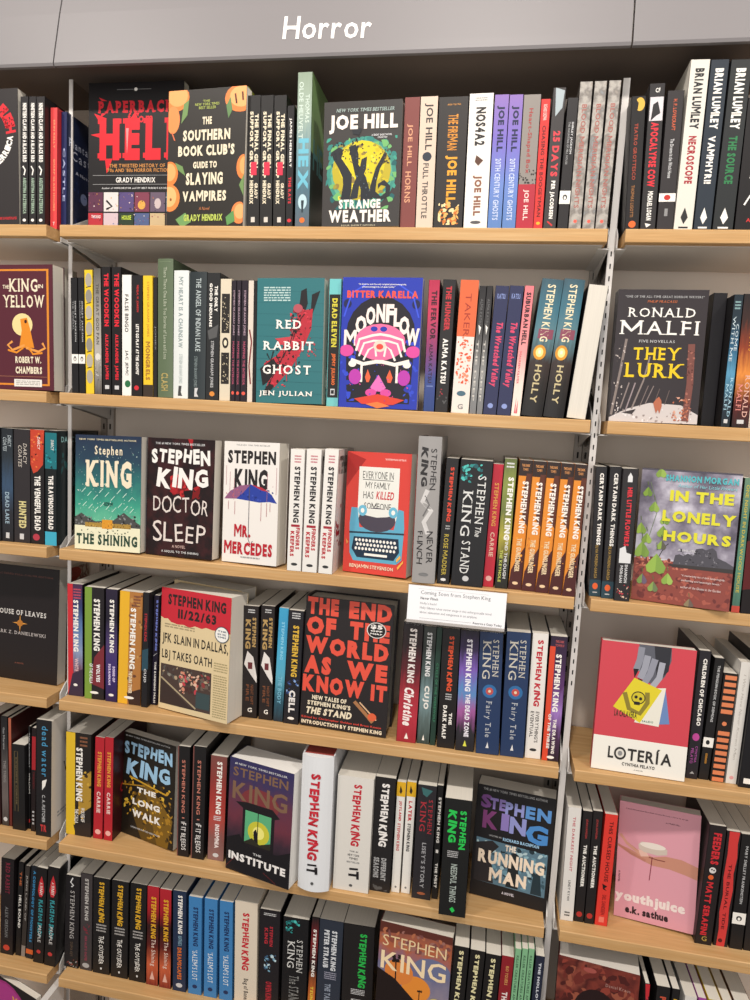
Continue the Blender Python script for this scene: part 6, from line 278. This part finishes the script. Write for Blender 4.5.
def plain(name,col,rough=.6,metal=0,spec=.4,bump=0,bscale=200):
    m,b,nt=new_mat(name,rough,spec); b.inputs['Base Color'].default_value=lin(col); b.inputs['Metallic'].default_value=metal
    tc=nt.nodes.new('ShaderNodeTexCoord'); nz=nt.nodes.new('ShaderNodeTexNoise'); nz.inputs['Scale'].default_value=bscale
    nt.links.new(tc.outputs['Object'],nz.inputs['Vector'])
    if bump:
        bp=nt.nodes.new('ShaderNodeBump'); bp.inputs['Strength'].default_value=bump; bp.inputs['Distance'].default_value=.001
        nt.links.new(nz.outputs[0],bp.inputs['Height']); nt.links.new(bp.outputs[0],b.inputs['Normal'])
    return m
def oak_mat():
    m,b,nt=new_mat('oak_laminate',.5,.3)
    tc=nt.nodes.new('ShaderNodeTexCoord'); mp=nt.nodes.new('ShaderNodeMapping'); mp.inputs['Scale'].default_value=(2.2,55,75)
    nz=nt.nodes.new('ShaderNodeTexNoise'); nz.inputs['Scale'].default_value=2.2; nz.inputs['Detail'].default_value=6; nz.inputs['Distortion'].default_value=.6
    mp2=nt.nodes.new('ShaderNodeMapping'); mp2.inputs['Scale'].default_value=(9,260,260)
    nz2=nt.nodes.new('ShaderNodeTexNoise'); nz2.inputs['Scale'].default_value=2; nz2.inputs['Detail'].default_value=3
    r=ramp_node(nt,['#a87a46','#c99b62','#d5a972','#deb884','#cb9d66'])
    r.color_ramp.elements[0].position=.25; r.color_ramp.elements[4].position=.8
    mx=nt.nodes.new('ShaderNodeMixRGB'); mx.blend_type='MULTIPLY'; mx.inputs[0].default_value=.3
    nt.links.new(tc.outputs['Object'],mp.inputs[0]); nt.links.new(mp.outputs[0],nz.inputs['Vector'])
    nt.links.new(tc.outputs['Object'],mp2.inputs[0]); nt.links.new(mp2.outputs[0],nz2.inputs['Vector'])
    nt.links.new(nz.outputs[0],r.inputs[0]); nt.links.new(r.outputs[0],mx.inputs[1]); nt.links.new(nz2.outputs[0],mx.inputs[2]); 
    nt.links.new(mx.outputs[0],b.inputs['Base Color'])
    return m
def acrylic_mat(name,tint,mixf):
    m=bpy.data.materials.new(name); m.use_nodes=True; nt=m.node_tree
    for n in list(nt.nodes): nt.nodes.remove(n)
    o=nt.nodes.new('ShaderNodeOutputMaterial'); t=nt.nodes.new('ShaderNodeBsdfTransparent'); t.inputs[0].default_value=lin(tint)
    gl=nt.nodes.new('ShaderNodeBsdfGlossy'); gl.inputs['Roughness'].default_value=.08
    fr=nt.nodes.new('ShaderNodeFresnel'); fr.inputs[0].default_value=1.45
    ge=nt.nodes.new('ShaderNodeNewGeometry'); iv=nt.nodes.new('ShaderNodeMath'); iv.operation='SUBTRACT'; iv.inputs[0].default_value=1; nt.links.new(ge.outputs['Backfacing'],iv.inputs[1])
    ad=nt.nodes.new('ShaderNodeMath'); ad.operation='MULTIPLY'; nt.links.new(iv.outputs[0],ad.inputs[1])
    fr.inputs[0].default_value=1.3
    mx=nt.nodes.new('ShaderNodeMixShader')
    nt.links.new(fr.outputs[0],ad.inputs[0]); nt.links.new(ad.outputs[0],mx.inputs[0]); nt.links.new(t.outputs[0],mx.inputs[1]); nt.links.new(gl.outputs[0],mx.inputs[2]); nt.links.new(mx.outputs[0],o.inputs[0])
    return m
OAK=oak_mat()
WALL=plain('greige_wall','#e2d6c9',.8,bump=.15,bscale=300)
SIGN=plain('grey_sign_metal','#7f7b7c',.45,bump=.08,bscale=60)
WHITEMETAL=plain('white_painted_metal','#cfccc8',.4)
UPRIGHT=plain('upright_grey_metal','#a8a098',.45)
UNDER=plain('shelf_underside_grey','#c9c2ba',.6)
SLOT_AND_REFLECTION=plain('slot_and_reflection_black','#1c1a19',.9)  # black for the wall slots and for their painted reflections on the divider
DARK=plain('canopy_underside','#665a52',.9)
FLOOR=plain('grey_carpet','#6a6460',.95,bump=.5,bscale=400)
ACR=acrylic_mat('clear_acrylic','#eceae8',.02)
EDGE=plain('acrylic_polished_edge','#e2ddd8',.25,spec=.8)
LETTER=plain('white_vinyl_lettering','#f4f0ec',.5)
CARD=plain('white_card','#f2f2f4',.6)
INK=plain('grey_ink','#6f6f74',.7)
# ------------------------------------------------------------------ mesh collecting
class MB:
    def __init__(s): s.v=[]; s.f=[]; s.m=[]; s.mats=[]; s.uv=[]
    def mi(s,m):
        if m not in s.mats: s.mats.append(m)
        return s.mats.index(m)
    def face(s,pts,m,uvs=None):
        i=len(s.v); s.v.extend(pts); s.f.append(tuple(range(i,i+len(pts)))); s.m.append(s.mi(m)); s.uv.extend(uvs or [(0,0)]*len(pts))
    def tris(s,pts,faces,m):
        i=len(s.v); s.v.extend(pts); k=s.mi(m)
        for f in faces:
            s.f.append(tuple(i+j for j in f)); s.m.append(k); s.uv.extend([(0,0)]*len(f))
    def box(s,x0,x1,y0,y1,z0,z1,m,skip=()):
        P=[(x0,y0,z0),(x1,y0,z0),(x1,y1,z0),(x0,y1,z0),(x0,y0,z1),(x1,y0,z1),(x1,y1,z1),(x0,y1,z1)]
        F=[(0,3,2,1),(4,5,6,7),(0,1,5,4),(1,2,6,5),(2,3,7,6),(3,0,4,7)]
        s.tris(P,[f for k,f in enumerate(F) if k not in skip],m)
    def prism(s,pts,axis,a,b,m):
        n=len(pts)
        def q(p,t): return (t,p[0],p[1]) if axis=='x' else ((p[0],t,p[1]) if axis=='y' else (p[0],p[1],t))
        P=[q(p,a) for p in pts]+[q(p,b) for p in pts]
        s.tris(P,[tuple(range(n)),tuple(range(2*n-1,n-1,-1))]+[(i,i+n,(i+1)%n+n,(i+1)%n) for i in range(n)],m)
    def build(s,name,parent=None,loc=None):
        me=bpy.data.meshes.new(name); me.from_pydata(s.v,[],s.f)
        for m in s.mats: me.materials.append(m)
        me.polygons.foreach_set('material_index',s.m)
        uvl=me.uv_layers.new(name='UVMap'); uvl.data.foreach_set('uv',[c for u in s.uv for c in u])
        me.validate(); me.update()
        o=bpy.data.objects.new(name,me); C.objects.link(o)
        if parent: o.parent=parent
        if loc: o.location=loc
        return o
# ------------------------------------------------------------------ lettering
GL={}
def glyph(ch,off):
    k=(ch,off)
    if k in GL: return GL[k]
    if ch=='M':
        q=.075+2*off; w=.86+q*.3; h=.73+off; y=-off
        GL[k]=([(0,y),(q,y),(q,h*.64),(w/2,h*.16),(w-q,h*.64),(w-q,y),(w,y),(w,h),(w-q*1.15,h),(w/2,h*.16+q*1.75),(q*1.15,h),(0,h)],[tuple(range(12))],w); return GL[k]
    cu=bpy.data.curves.new('glyph','FONT'); cu.body=ch; cu.size=1; cu.offset=off; cu.resolution_u=2; cu.fill_mode='FRONT' if hasattr(cu,'fill_mode') else 'FRONT'
    ob=bpy.data.objects.new('glyph',cu); C.objects.link(ob)
    bpy.context.view_layer.update()
    me=ob.to_mesh()
    vs=[(v.co.x,v.co.y) for v in me.vertices]; fs=[tuple(p.vertices) for p in me.polygons]
    ob.to_mesh_clear(); bpy.data.objects.remove(ob); bpy.data.curves.remove(cu)
    if vs:
        x0=min(v[0] for v in vs); x1=max(v[0] for v in vs); vs=[(a-x0,b) for a,b in vs]; w=x1-x0
    else: w=.28
    GL[k]=(vs,fs,w); return GL[k]
SB={'A':(0,1),'B':(.06,),'D':(.06,),'E':(.06,),'F':(.1,),'G':(),'H':(.06,.94),'I':(.5,),'K':(.06,.95),'L':(.06,),'M':(.04,.95),'N':(.05,),'P':(.08,),'R':(.06,.95),'T':(.5,),'X':(.05,.95),'Y':(.5,),'W':(),'V':()}
ST={'B':(.06,),'D':(.06,),'E':(.06,),'F':(.1,),'H':(.06,.94),'I':(.5,),'K':(.06,.92),'L':(.06,),'M':(.04,.95),'N':(.05,.95),'P':(.08,),'R':(.06,),'U':(.06,.94),'V':(.03,.97),'W':(.02,.98),'X':(.06,.94),'Y':(.03,.97)}
def text2d(t,style,seed=0):
    """list of (verts, faces) in units fitted to the string's own box, 0..1 x 0..1 (y up)"""
    off=.07 if 'X' in style else .052 if 'B' in style else (.022 if 'b' in style else (-.002 if 't' in style else (.013 if 'h' in style else .006)))
    rnd=random.Random(hash_str(t)+seed)
    V=[];F=[];x=0;nl=0
    for ch in t:
        if ch==' ': x+=.3; continue
        vs,fs,w=glyph(ch,off)
        if not vs: x+=w; continue
        i=len(V); nl+=1; lz=(nl%2)*5e-6; base=len(vs)
        pts=[(a,b) for a,b in vs]
        fl=list(fs)
        if 's' in style and ch.isupper():
            for tab,yy in ((SB,.02),(ST,.70)):
                for fr in tab.get(ch,()):
                    n=len(pts); hw=.11; hh=.022+off*.4
                    pts+=[(fr*w-hw,yy-hh),(fr*w+hw,yy-hh),(fr*w+hw,yy+hh),(fr*w-hw,yy+hh)]; fl.append((n,n+1,n+2,n+3))
        if 'j' in style:
            a=rnd.uniform(-.13,.13); s=rnd.uniform(.88,1.12); dy=rnd.uniform(-.06,.06); ca,sa=math.cos(a)*s,math.sin(a)*s
            pts=[((p-w/2)*ca-(q-.35)*sa+w/2,(p-w/2)*sa+(q-.35)*ca+.35+dy) for p,q in pts]
        if 'i' in style: pts=[(p+q*.22,q) for p,q in pts]
        V+=[(p+x,q,lz+(8e-6 if j>=base else 0)) for j,(p,q) in enumerate(pts)]; F+=[tuple(i+j for j in f) for f in fl]
        x+=w+(.04 if 'k' in style else .2 if 's' in style else .1)
    if not V: return [],[]
    x0=min(v[0] for v in V); x1=max(v[0] for v in V); y0=min(v[1] for v in V); y1=max(v[1] for v in V)
    return [((a-x0)/(x1-x0 or 1),(b-y0)/(y1-y0 or 1),c) for a,b,c in V],F
def hash_str(t):
    h=7
    for c in t: h=(h*31+ord(c))%100003
    return h
def raw_text(t,style): return text2d(t,style)
def draw(mb,ops,w,h,fr,lay0=0.00004,step=.000022,curved=False):
    """ops drawn on a panel of w x h metres; fr(x,z,off)->3D, x from left, z up"""
    lay=lay0
    cl=lambda a:min(1,max(0,a))
    def pt(u,v,o): return fr(cl(u)*w,(1-cl(v))*h,o)
    for op in ops:
        k=op[0]; lay+=step
        if k=='R':
            _,a,b,c,d,col=op; nn=6 if (c-a)*w>.012 and curved else 1
            for i in range(nn):
                e,g=a+(c-a)*i/nn,a+(c-a)*(i+1)/nn; mb.face([pt(e,d,lay),pt(g,d,lay),pt(g,b,lay),pt(e,b,lay)],mat(col))
        elif k=='P': mb.face([pt(u,v,lay) for u,v in op[1]],mat(op[2]))
        elif k=='E':
            _,u,v,ru,rv,col=op; n=20 if ru*w>.004 else 10
            mb.face([pt(u+ru*math.cos(-i*2*math.pi/n),v+rv*math.sin(-i*2*math.pi/n),lay) for i in range(n)],mat(col))
        elif k=='L':
            _,ps,wd,col=op; m=mat(col); hw=wd*w/2
            q=[(u*w,v*h) for u,v in ps]
            nn=[]
            for i in range(len(q)):
                a=q[max(0,i-1)]; b=q[min(len(q)-1,i+1)]; dx,dy=b[0]-a[0],b[1]-a[1]; l=math.hypot(dx,dy) or 1
                nn.append((-dy/l*hw,dx/l*hw))
            for i in range(len(q)-1):
                P=[(q[i][0]+nn[i][0],q[i][1]+nn[i][1]),(q[i+1][0]+nn[i+1][0],q[i+1][1]+nn[i+1][1]),(q[i+1][0]-nn[i+1][0],q[i+1][1]-nn[i+1][1]),(q[i][0]-nn[i][0],q[i][1]-nn[i][1])]
                mb.face([pt(a/w,b/h,lay) for a,b in P],m)
        elif k=='K':
            _,a,b,c,d,n,s,cols,sd=op; rnd=random.Random(sd)
            for i in range(n):
                lay+=.0000015
                u,v=rnd.uniform(a,c),rnd.uniform(b,d); r=s*w*rnd.uniform(.3,.75); st=rnd.uniform(.4,1); th=rnd.uniform(0,3.14); P=[]
                for j in range(7):
                    g=j*2*math.pi/7; rr=r*rnd.uniform(.6,1.15); x=rr*math.cos(g); y=rr*st*math.sin(g)
                    P.append((min(c,max(a,u+(x*math.cos(th)-y*math.sin(th))/w)),min(d,max(b,v+(x*math.sin(th)+y*math.cos(th))/h))))
                mb.face([pt(x,y,lay) for x,y in P],mat(rnd.choice(cols)))
        elif k=='Z':
            _,a,b,c,d,n,col,sd=op; rnd=random.Random(sd); m=mat(col); ph=(d-b)/n
            for i in range(n):
                x=a
                while x<c-.005:
                    l=(c-a)*rnd.uniform(.06,.2); x2=min(c,x+l); y=b+i*ph
                    mb.face([pt(x,y+ph*.5,lay),pt(x2,y+ph*.5,lay),pt(x2,y,lay),pt(x,y,lay)],m); x=x2+(c-a)*.03
        elif k in 'TV':
            _,t,u0,v0,u1,v1,col,st=op
            V,F=text2d(t,st)
            if not V: continue
            if k=='T': P=[fr((u0+(u1-u0)*a)*w,(1-(v1-(v1-v0)*b))*h,lay+c) for a,b,c in V]
            else: P=[fr((u0+(u1-u0)*b)*w,(1-(v0+(v1-v0)*a))*h,lay+c) for a,b,c in V]
            mb.tris(P,F,mat(col))
        elif k=='A':
            _,t,cu,cv,rad,a0,a1,size,col=op; n=len(t)
            for i,ch in enumerate(t):
                if ch==' ': continue
                V,F=text2d(ch,'B'); g=math.radians(a0+(a1-a0)*i/(n-1)); s=size*w; sg=1 if a1>a0 else -1
                P=[]
                for a,b,_c in V:
                    lx=(a-.5)*s*.72; ly=(b-.5)*s
                    rr=rad*w+(ly if sg>0 else -ly); tt=lx*sg
                    x=cu*w+rr*math.cos(g)-tt*math.sin(g); y=cv*h+rr*math.sin(g)+tt*math.cos(g)
                    P.append(fr(min(w,max(0,x)),min(h,max(0,h-y)),lay))
                mb.tris(P,F,mat(col))
# ------------------------------------------------------------------ books
def make_book(B):
    kind,label,group,X,Y,Z,t,h,d,yaw,lean,col,side,pg,hc,rnd,ops,front,ex=B
    root=bpy.data.objects.new('hardcover_book' if hc else 'paperback_book',None); root.empty_display_size=.02; C.objects.link(root)
    root['label']=label; root['category']='book'; root['group']=group
    L=math.radians(lean); ct=.0022 if hc else .0005; ov=.003 if hc else .0002
    bulge=.009 if rnd else (.0018 if hc else 0)
    bulge=min(bulge,t*.25)
    cm=mat(col if col[0]=='#' or kind=='F' else side) if col!='PAGES' else mat('#2a2628')
    sm=mat(side) if kind=='S' else cm
    if kind=='F' and col[0]!='#': sm=mat('#'+col.split('#')[1].split(',')[0].split(':')[0])
    mb=MB()
    # cover: spine, two boards
    n=8 if hc else 1
    yb=lambda x:-bulge*(1-(2*x/t-1)**2)
    spm=cm if kind=='S' else sm
    backing=mat('#'+col.split('#')[1].split(',')[0].split(':')[0]) if '#' in col else mat('#2a2628')
    for i in range(n):
        x0,x1=t*i/n,t*(i+1)/n
        a,b=(x0,yb(x0)),(x1,yb(x1))
        uv=[(i/n,1),((i+1)/n,1),((i+1)/n,0),(i/n,0)]
        mb.face([(a[0],a[1],0),(b[0],b[1],0),(b[0],b[1],h),(a[0],a[1],h)],mat(col) if kind=='S' and col!='PAGES' else backing,uv)
        mb.face([(a[0],a[1],h),(b[0],b[1],h),(x1,.0009+ct,h),(x0,.0009+ct,h)],backing)
        mb.face([(a[0],a[1],0),(x0,.0009+ct,0),(x1,.0009+ct,0),(b[0],b[1],0)],backing)
    mb.face([(t,ct+.0009,0),(0,ct+.0009,0),(0,ct+.0009,h),(t,ct+.0009,h)],backing)
    mb.box(0,ct,0,d,0,h,sm); mb.box(t-ct,t,0,d,0,h,sm)
    if kind=='S':
        lay0=.00005+(.0009 if rnd else (.0002 if hc else .00004))
        if ops: draw(mb,ops,t,h,lambda x,z,o:(x,yb(min(t,max(0,x)))-o,z),lay0,curved=hc)
        if front: draw(mb,front,d,h,lambda x,z,o:(t+o,x,z))
        if side[0] in 'gn':
            mb.face([(t+.00002,0,0),(t+.00002,d,0),(t+.00002,d,h),(t+.00002,0,h)],mat(side),[(0,1),(1,1),(1,0),(0,0)])
    else:
        mb.face([(t+.00002,0,0),(t+.00002,d,0),(t+.00002,d,h),(t+.00002,0,h)],mat(col),[(0,1),(1,1),(1,0),(0,0)])
        draw(mb,ops,d,h,lambda x,z,o:(t+o,x,z))
    mb.build('cover',root)
    pb=MB(); pm=pages_mat(pg)
    ins=.004 if hc else .0006
    pb.box(ct,t-ct,.0012+ct,d-ins,ov,h-ov,pm); pb.build('pages',root)
    # stickers
    def badge(u,v,ru,rv,outer,inner,txt,tc):
        s=MB(); fr=lambda x,z,o:(t+.0012+o,x,z)
        o=[('E',u,v,ru,rv,outer),('E',u,v,ru*.9,rv*.9,inner)]
        for q,(a,b,tx) in enumerate(txt): o.append(('T',tx,u-ru*.6,v+rv*a,u+ru*.6,v+rv*b,tc,'B'))
        draw(s,o,d,h,fr); ob=s.build('sticker',root); return ob
    if 'sticker' in ex:
        a,b,c,e=ex['sticker']; s=MB()
        draw(s,[('R',a,b,c,e,'#e6e2da'),('Z',a+.03,b+.012,c-.03,e-.008,3,'#a8a49c',2)],d,h,lambda x,z,o:(t+.0009+o,x,z)); s.build('sticker',root)['label']='white rectangular shelf sticker'
    if 'badge' in ex: badge(*ex['badge'],'#3a4a5a','#f0eee8',[(-.5,-.3,'THE'),(-.15,.1,'NEW YORK'),(.2,.42,'TIMES')],'#5a6a78')
    if 'badge2' in ex: badge(*ex['badge2'],'#dcd8d2','#1c1b1c',[(-.7,-.1,'$5'),(.0,.2,'OFF'),(.35,.55,'MSRP')],'#f0ece6')
    if 'badge3' in ex: badge(*ex['badge3'],'#e0c878','#d6b860',[(-.45,-.2,'NEW'),(-.05,.15,'STORIES'),(.3,.48,'NEW')],'#8a6a3a')
    if kind=='S':
        if 'rev' in ex:
            M=Matrix.Translation((X,Y,Z+ZB+.0003+max(0,t*math.sin(L))))@Matrix.Rotation(L,4,'Y')@Matrix.Translation((t,d,0))@Matrix.Rotation(math.pi,4,'Z')
        else:
            M=Matrix.Translation((X,Y,Z+ZB+.0003+max(0,t*math.sin(L))))@Matrix.Rotation(L,4,'Y')
    else:
        rl=math.radians(ex.get('roll',0))
        R3=Matrix.Rotation(math.radians(yaw-90),4,'Z')@Matrix.Rotation(-L,4,'Y')@Matrix.Rotation(-rl,4,'X')
        v=R3@Vector((t,0,0))
        M=Matrix.Translation((X-v.x,Y-v.y,Z+ZB+.0003+abs(d*math.sin(rl))*(rl>0)+(0 if rl>0 else 0)))@R3
    root.matrix_world=M
    return root
for B in BOOKS: make_book(B)
# ------------------------------------------------------------------ shelves
D=WALL_Y-.004
names=['top','second','third','fourth','fifth','sixth','lowest']
def shelf(bay,ri):
    x0=bay*PITCH+GAP/2; x1=(bay+1)*PITCH-GAP/2
    bn={-1:'left',0:'middle',1:'right'}[bay]
    r=bpy.data.objects.new('shelf',None); C.objects.link(r); r.location=(x0,0,ZS[ri]+ZB); r.empty_display_size=.05
    r['label']='oak shelf board, %s of the %s bay, between clear dividers'%(names[ri],bn); r['category']='shelf'; r['group']='oak bookshelves along the wall'
    mb=MB(); w=x1-x0; bv=.0012
    # board with softened long edges
    prof=[(0,-BT+bv),(bv,-BT),(D,-BT),(D,0),(bv,0),(0,-bv)]
    mb.prism(prof,'x',0,w,OAK); mb.build('board',r)
    mb=MB(); mb.box(.004,w-.004,.014,D,-BT-.0015,-BT+.0002,UNDER); mb.build('underside',r)['label']='pale grey underside panel'
    for sx in (-1,1):
        b=MB(); xa=-.0075 if sx<0 else w+.0055
        b.prism([(.03,-BT-.002),(.03,-.002),(.045,.012),(.09,.034),(D,.052),(D,-.045),(.09,-.03)],'x',xa,xa+.002,WHITEMETAL)
        b.prism([(.03,-BT-.001),(.03,-BT-.003),(D,-BT-.003),(D,-BT-.001)],'x',min(xa,xa-sx*.014),max(xa+.002,xa-sx*.014),WHITEMETAL)
        o=b.build('shelf_bracket',loc=(x0,0,ZS[ri]+ZB)); o['label']='white metal bracket under the %s end of the %s shelf, %s bay'%('left' if sx<0 else 'right',names[ri],bn); o['category']='bracket'; o['group']='white metal shelf brackets'
for bay in (-1,0,1):
    for ri in range(7): shelf(bay,ri)
# ------------------------------------------------------------------ wall, uprights, dividers
def struct(o): o['kind']='structure'; return o
mb=MB(); mb.box(-1.4,2.4,WALL_Y+.004,WALL_Y+.05,0,2.7,WALL); struct(mb.build('wall_back'))
mb=MB(); mb.box(-1.4,2.4,-2.2,WALL_Y+.05,-.02,0,FLOOR); struct(mb.build('floor'))
for i,x in enumerate((-.92,0,.92,1.84)):
    r=bpy.data.objects.new('slotted_upright',None); C.objects.link(r); r.location=(x,WALL_Y-.004,0)
    r['label']='grey slotted wall upright behind the shelves, %s'%(['left end','beside the left bay','between middle and right bays','right end'][i]); r['category']='shelf upright'; r['group']='slotted wall uprights'
    b=MB(); b.box(-.014,-.0008,0,.0078,0,2.16,UPRIGHT); b.box(.0008,.014,0,.0078,0,2.16,UPRIGHT); b.build('strip',r)
    b=MB()
    z=.12
    while z<2.13:
        for sx in (-.0068,.0068): b.box(sx-.0016,sx+.0016,-.0003,.004,z,z+.011,SLOT_AND_REFLECTION)
        z+=.0281
    b.build('slots',r)['kind']='stuff'
TOPZ=(.255,.255,.232)
for i,x in enumerate((-.92,0.0,.9215)):
    r=bpy.data.objects.new('divider_panel',None); C.objects.link(r); r.location=(x,.048,0)
    r['label']=['clear acrylic divider at the far left end','clear acrylic divider between left and middle bays','clear acrylic divider with painted slot reflections on its edge between middle and right bays'][i]; r['category']='divider'; r['group']='clear dividers between bays'
    b=MB(); b.box(-.0018,.0018,.0022,WALL_Y-.048-.005,0,ZB+TOPZ[i],ACR); b.build('panel',r)
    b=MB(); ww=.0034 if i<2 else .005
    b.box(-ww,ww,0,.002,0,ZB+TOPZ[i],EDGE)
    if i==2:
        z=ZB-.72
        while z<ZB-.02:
            b.box(-.0008,.0012,-.0003,.001,z,z+.0075,SLOT_AND_REFLECTION); z+=.0187  # dashes paint reflections of the wall slots onto the clear panel's edge
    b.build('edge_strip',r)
# ------------------------------------------------------------------ sign above the top shelf
prof=[(.004,.2515),(-.003,.2515),(-.0045,.256),(-.002,.27),(.004,.30),(.012,.34),(.024,.39),(.040,.45),(.06,.52),(.066,.52),(.046,.45),(.03,.39),(.018,.34),(.010,.30),(.004,.27)]
def pane(x0,x1,name,lab):
    b=MB(); b.prism([(a,z+ZB) for a,z in prof],'x',x0,x1,SIGN); o=b.build(name); o['label']=lab; o['category']='sign'; o['group']='grey fascia sign panels'; return o
pane(-1.4,.0035-.0012,'sign_panel','plain grey fascia panel above the left bay')
s1=pane(.0035+.0012,.9165-.0012,'sign_panel','grey fascia panel lettered Horror above the middle bay')
pane(.9165+.0012,2.4,'sign_panel','plain grey fascia panel above the right bay')
V,F=text2d('Horror','h')
b=MB()
def py(z):
    pts=[(-.003,.2515),(-.0045,.256),(-.002,.27),(.004,.30),(.012,.34),(.024,.39)]
    for (y0,z0),(y1,z1) in zip(pts,pts[1:]):
        if z0<=z<=z1: return y0+(y1-y0)*(z-z0)/(z1-z0)
    return .012
P=[]
for a,q,_c in V:
    x=.3945+a*.140; z=.2795+q*.0375+ -.0035*a
    P.append((x,py(z)-.0006,z+ZB))
b.tris(P,F,LETTER); lt=b.build('lettering',s1); lt['label']='white lettering reading Horror'
mb=MB(); mb.box(-1.4,2.4,.022,WALL_Y+.004,ZB+.262,ZB+.285,DARK); o=mb.build('trim_1'); o['kind']='structure'
mb=MB(); mb.box(-1.4,2.4,.062,WALL_Y+.004,ZB+.5,ZB+.53,SIGN); o=mb.build('trim_2'); o['kind']='structure'
# ------------------------------------------------------------------ shelf card
r=bpy.data.objects.new('shelf_card_holder',None); C.objects.link(r); r.location=(.646,-.0125,ZB-.6215)
r.rotation_euler=(math.radians(-4),0,0)
r['label']='white announcement card in a clear clip on the third shelf edge'; r['category']='shelf sign'
b=MB(); b.box(-.002,.1595,-.003,-.0018,-.004,.004,ACR); b.box(-.002,.1595,-.0018,.0125,-.004,-.0028,ACR); b.box(-.002,.1595,-.0018,.0055,.0605,.0615,ACR); b.build('holder',r)
b=MB(); b.box(0,.157,-.0012,-.0006,-.001,.0605,CARD)
fr=lambda x,z,o:(x,-.00125-o,z)
def tx(t,u0,v0,u1,v1,s='t',col='#7a7a80'): return ('T',t,u0,v0,u1,v1,col,s)
draw(b,[('R',.1,.085,.82,.09,'#b0b0b4'),tx('Coming Soon from Stephen King',.13,.13,.84,.26,'t','#66666c'),tx('Never Flinch',.13,.3,.31,.37,'b','#55555a'),tx("Holly's back!",.13,.44,.3,.52),
 tx('Holly Gibney takes center stage in this unforgettable novel',.13,.56,.86,.64),tx('about obsession and vengeance in an airplane.',.13,.68,.72,.76),('R',.13,.87,.66,.875,'#66666c'),tx('Reserve a Copy Today',.68,.84,.97,.91,'b','#4a4a50')],.157,.0605,fr)
b.build('card',r)
# ------------------------------------------------------------------ bits under the sixth shelf
b=MB(); b.prism([(-.05,0),(.026,0),(.026,.0265-ZS[5]-ZB+.0005),(-.05,.0265-ZS[5]-ZB+.0005)],'x',-.0065,.0065,WHITEMETAL); o=b.build('end_panel',loc=(0,0,ZS[5]+ZB-.0265)); o['label']='white metal panel end under the sixth shelf, left corner'; o['category']='panel'
E_=[('E',.3,.3,.58,.285,'#a03078'),('E',.3,.3,.53,.265,'#b03a88'),('T','WE',.45,.1,.76,.17,'#e0a050','B'),('T','USED TO',.2,.38,.82,.45,'#e0a050','B'),('T','LIVE HERE',.16,.47,.84,.54,'#e0a050','B')]
make_book(('F','black face-out book with magenta oval and orange lettering, bottom left corner','books on the lowest shelf, left bay',-.1405,.0085,ZS[6],.012,.25,.127,-17,1,'#1c191b','#1c191b','#ded8cc',0,0,E_,[],{}))
# ------------------------------------------------------------------ light: shop ceiling spots, an added low front fill and general ambience
def area(x,y,z,size,power,col,tgt):
    l=bpy.data.lights.new('ceiling_and_fill_light','AREA'); l.shape='DISK'; l.size=size; l.energy=power; l.color=col
    o=bpy.data.objects.new('ceiling_and_fill_light',l); C.objects.link(o); o.location=(x,y,z)
    o.rotation_euler=(Vector(tgt)-Vector((x,y,z))).to_track_quat('-Z','Y').to_euler(); return o
WARM=(1,.93,.86)
for x,pw in ((-.75,21),(.65,24),(2.1,21)):
    area(x,-1.3,ZB+1.45,.16,pw,WARM,(x*.6+.25,.1,ZB-.7))
area(.5,-2.6,ZB+1.2,1.6,6,(1,.96,.92),(.5,0,ZB-.7))
area(.6,-3.2,ZB-.25,2.4,24,(1,.96,.93),(.6,0,ZB-.5))  # added low fill, not a ceiling lamp; brightens the wall between shelves
w=bpy.data.worlds.new('world'); SC.world=w; w.use_nodes=True
w.node_tree.nodes['Background'].inputs[0].default_value=(1,.955,.91,1); w.node_tree.nodes['Background'].inputs[1].default_value=.4
# ------------------------------------------------------------------ camera
cd=bpy.data.cameras.new('camera'); co=bpy.data.objects.new('camera',cd); C.objects.link(co)
R=CAM['R']; px,py_,pz=CAM['pos']
# columns of R: right, forward, up
M=Matrix(((R[0][0],R[0][2],-R[0][1],px),(R[1][0],R[1][2],-R[1][1],py_),(R[2][0],R[2][2],-R[2][1],pz+ZB),(0,0,0,1)))
co.matrix_world=M
cd.sensor_fit='VERTICAL'; cd.sensor_height=36; cd.lens=36*CAM['f']/1000; cd.clip_start=.02
SC.camera=co
SC.view_settings.view_transform='Standard'; SC.view_settings.look='None'; SC.view_settings.gamma=1; SC.view_settings.use_curve_mapping=False
SC.view_settings.exposure=.1
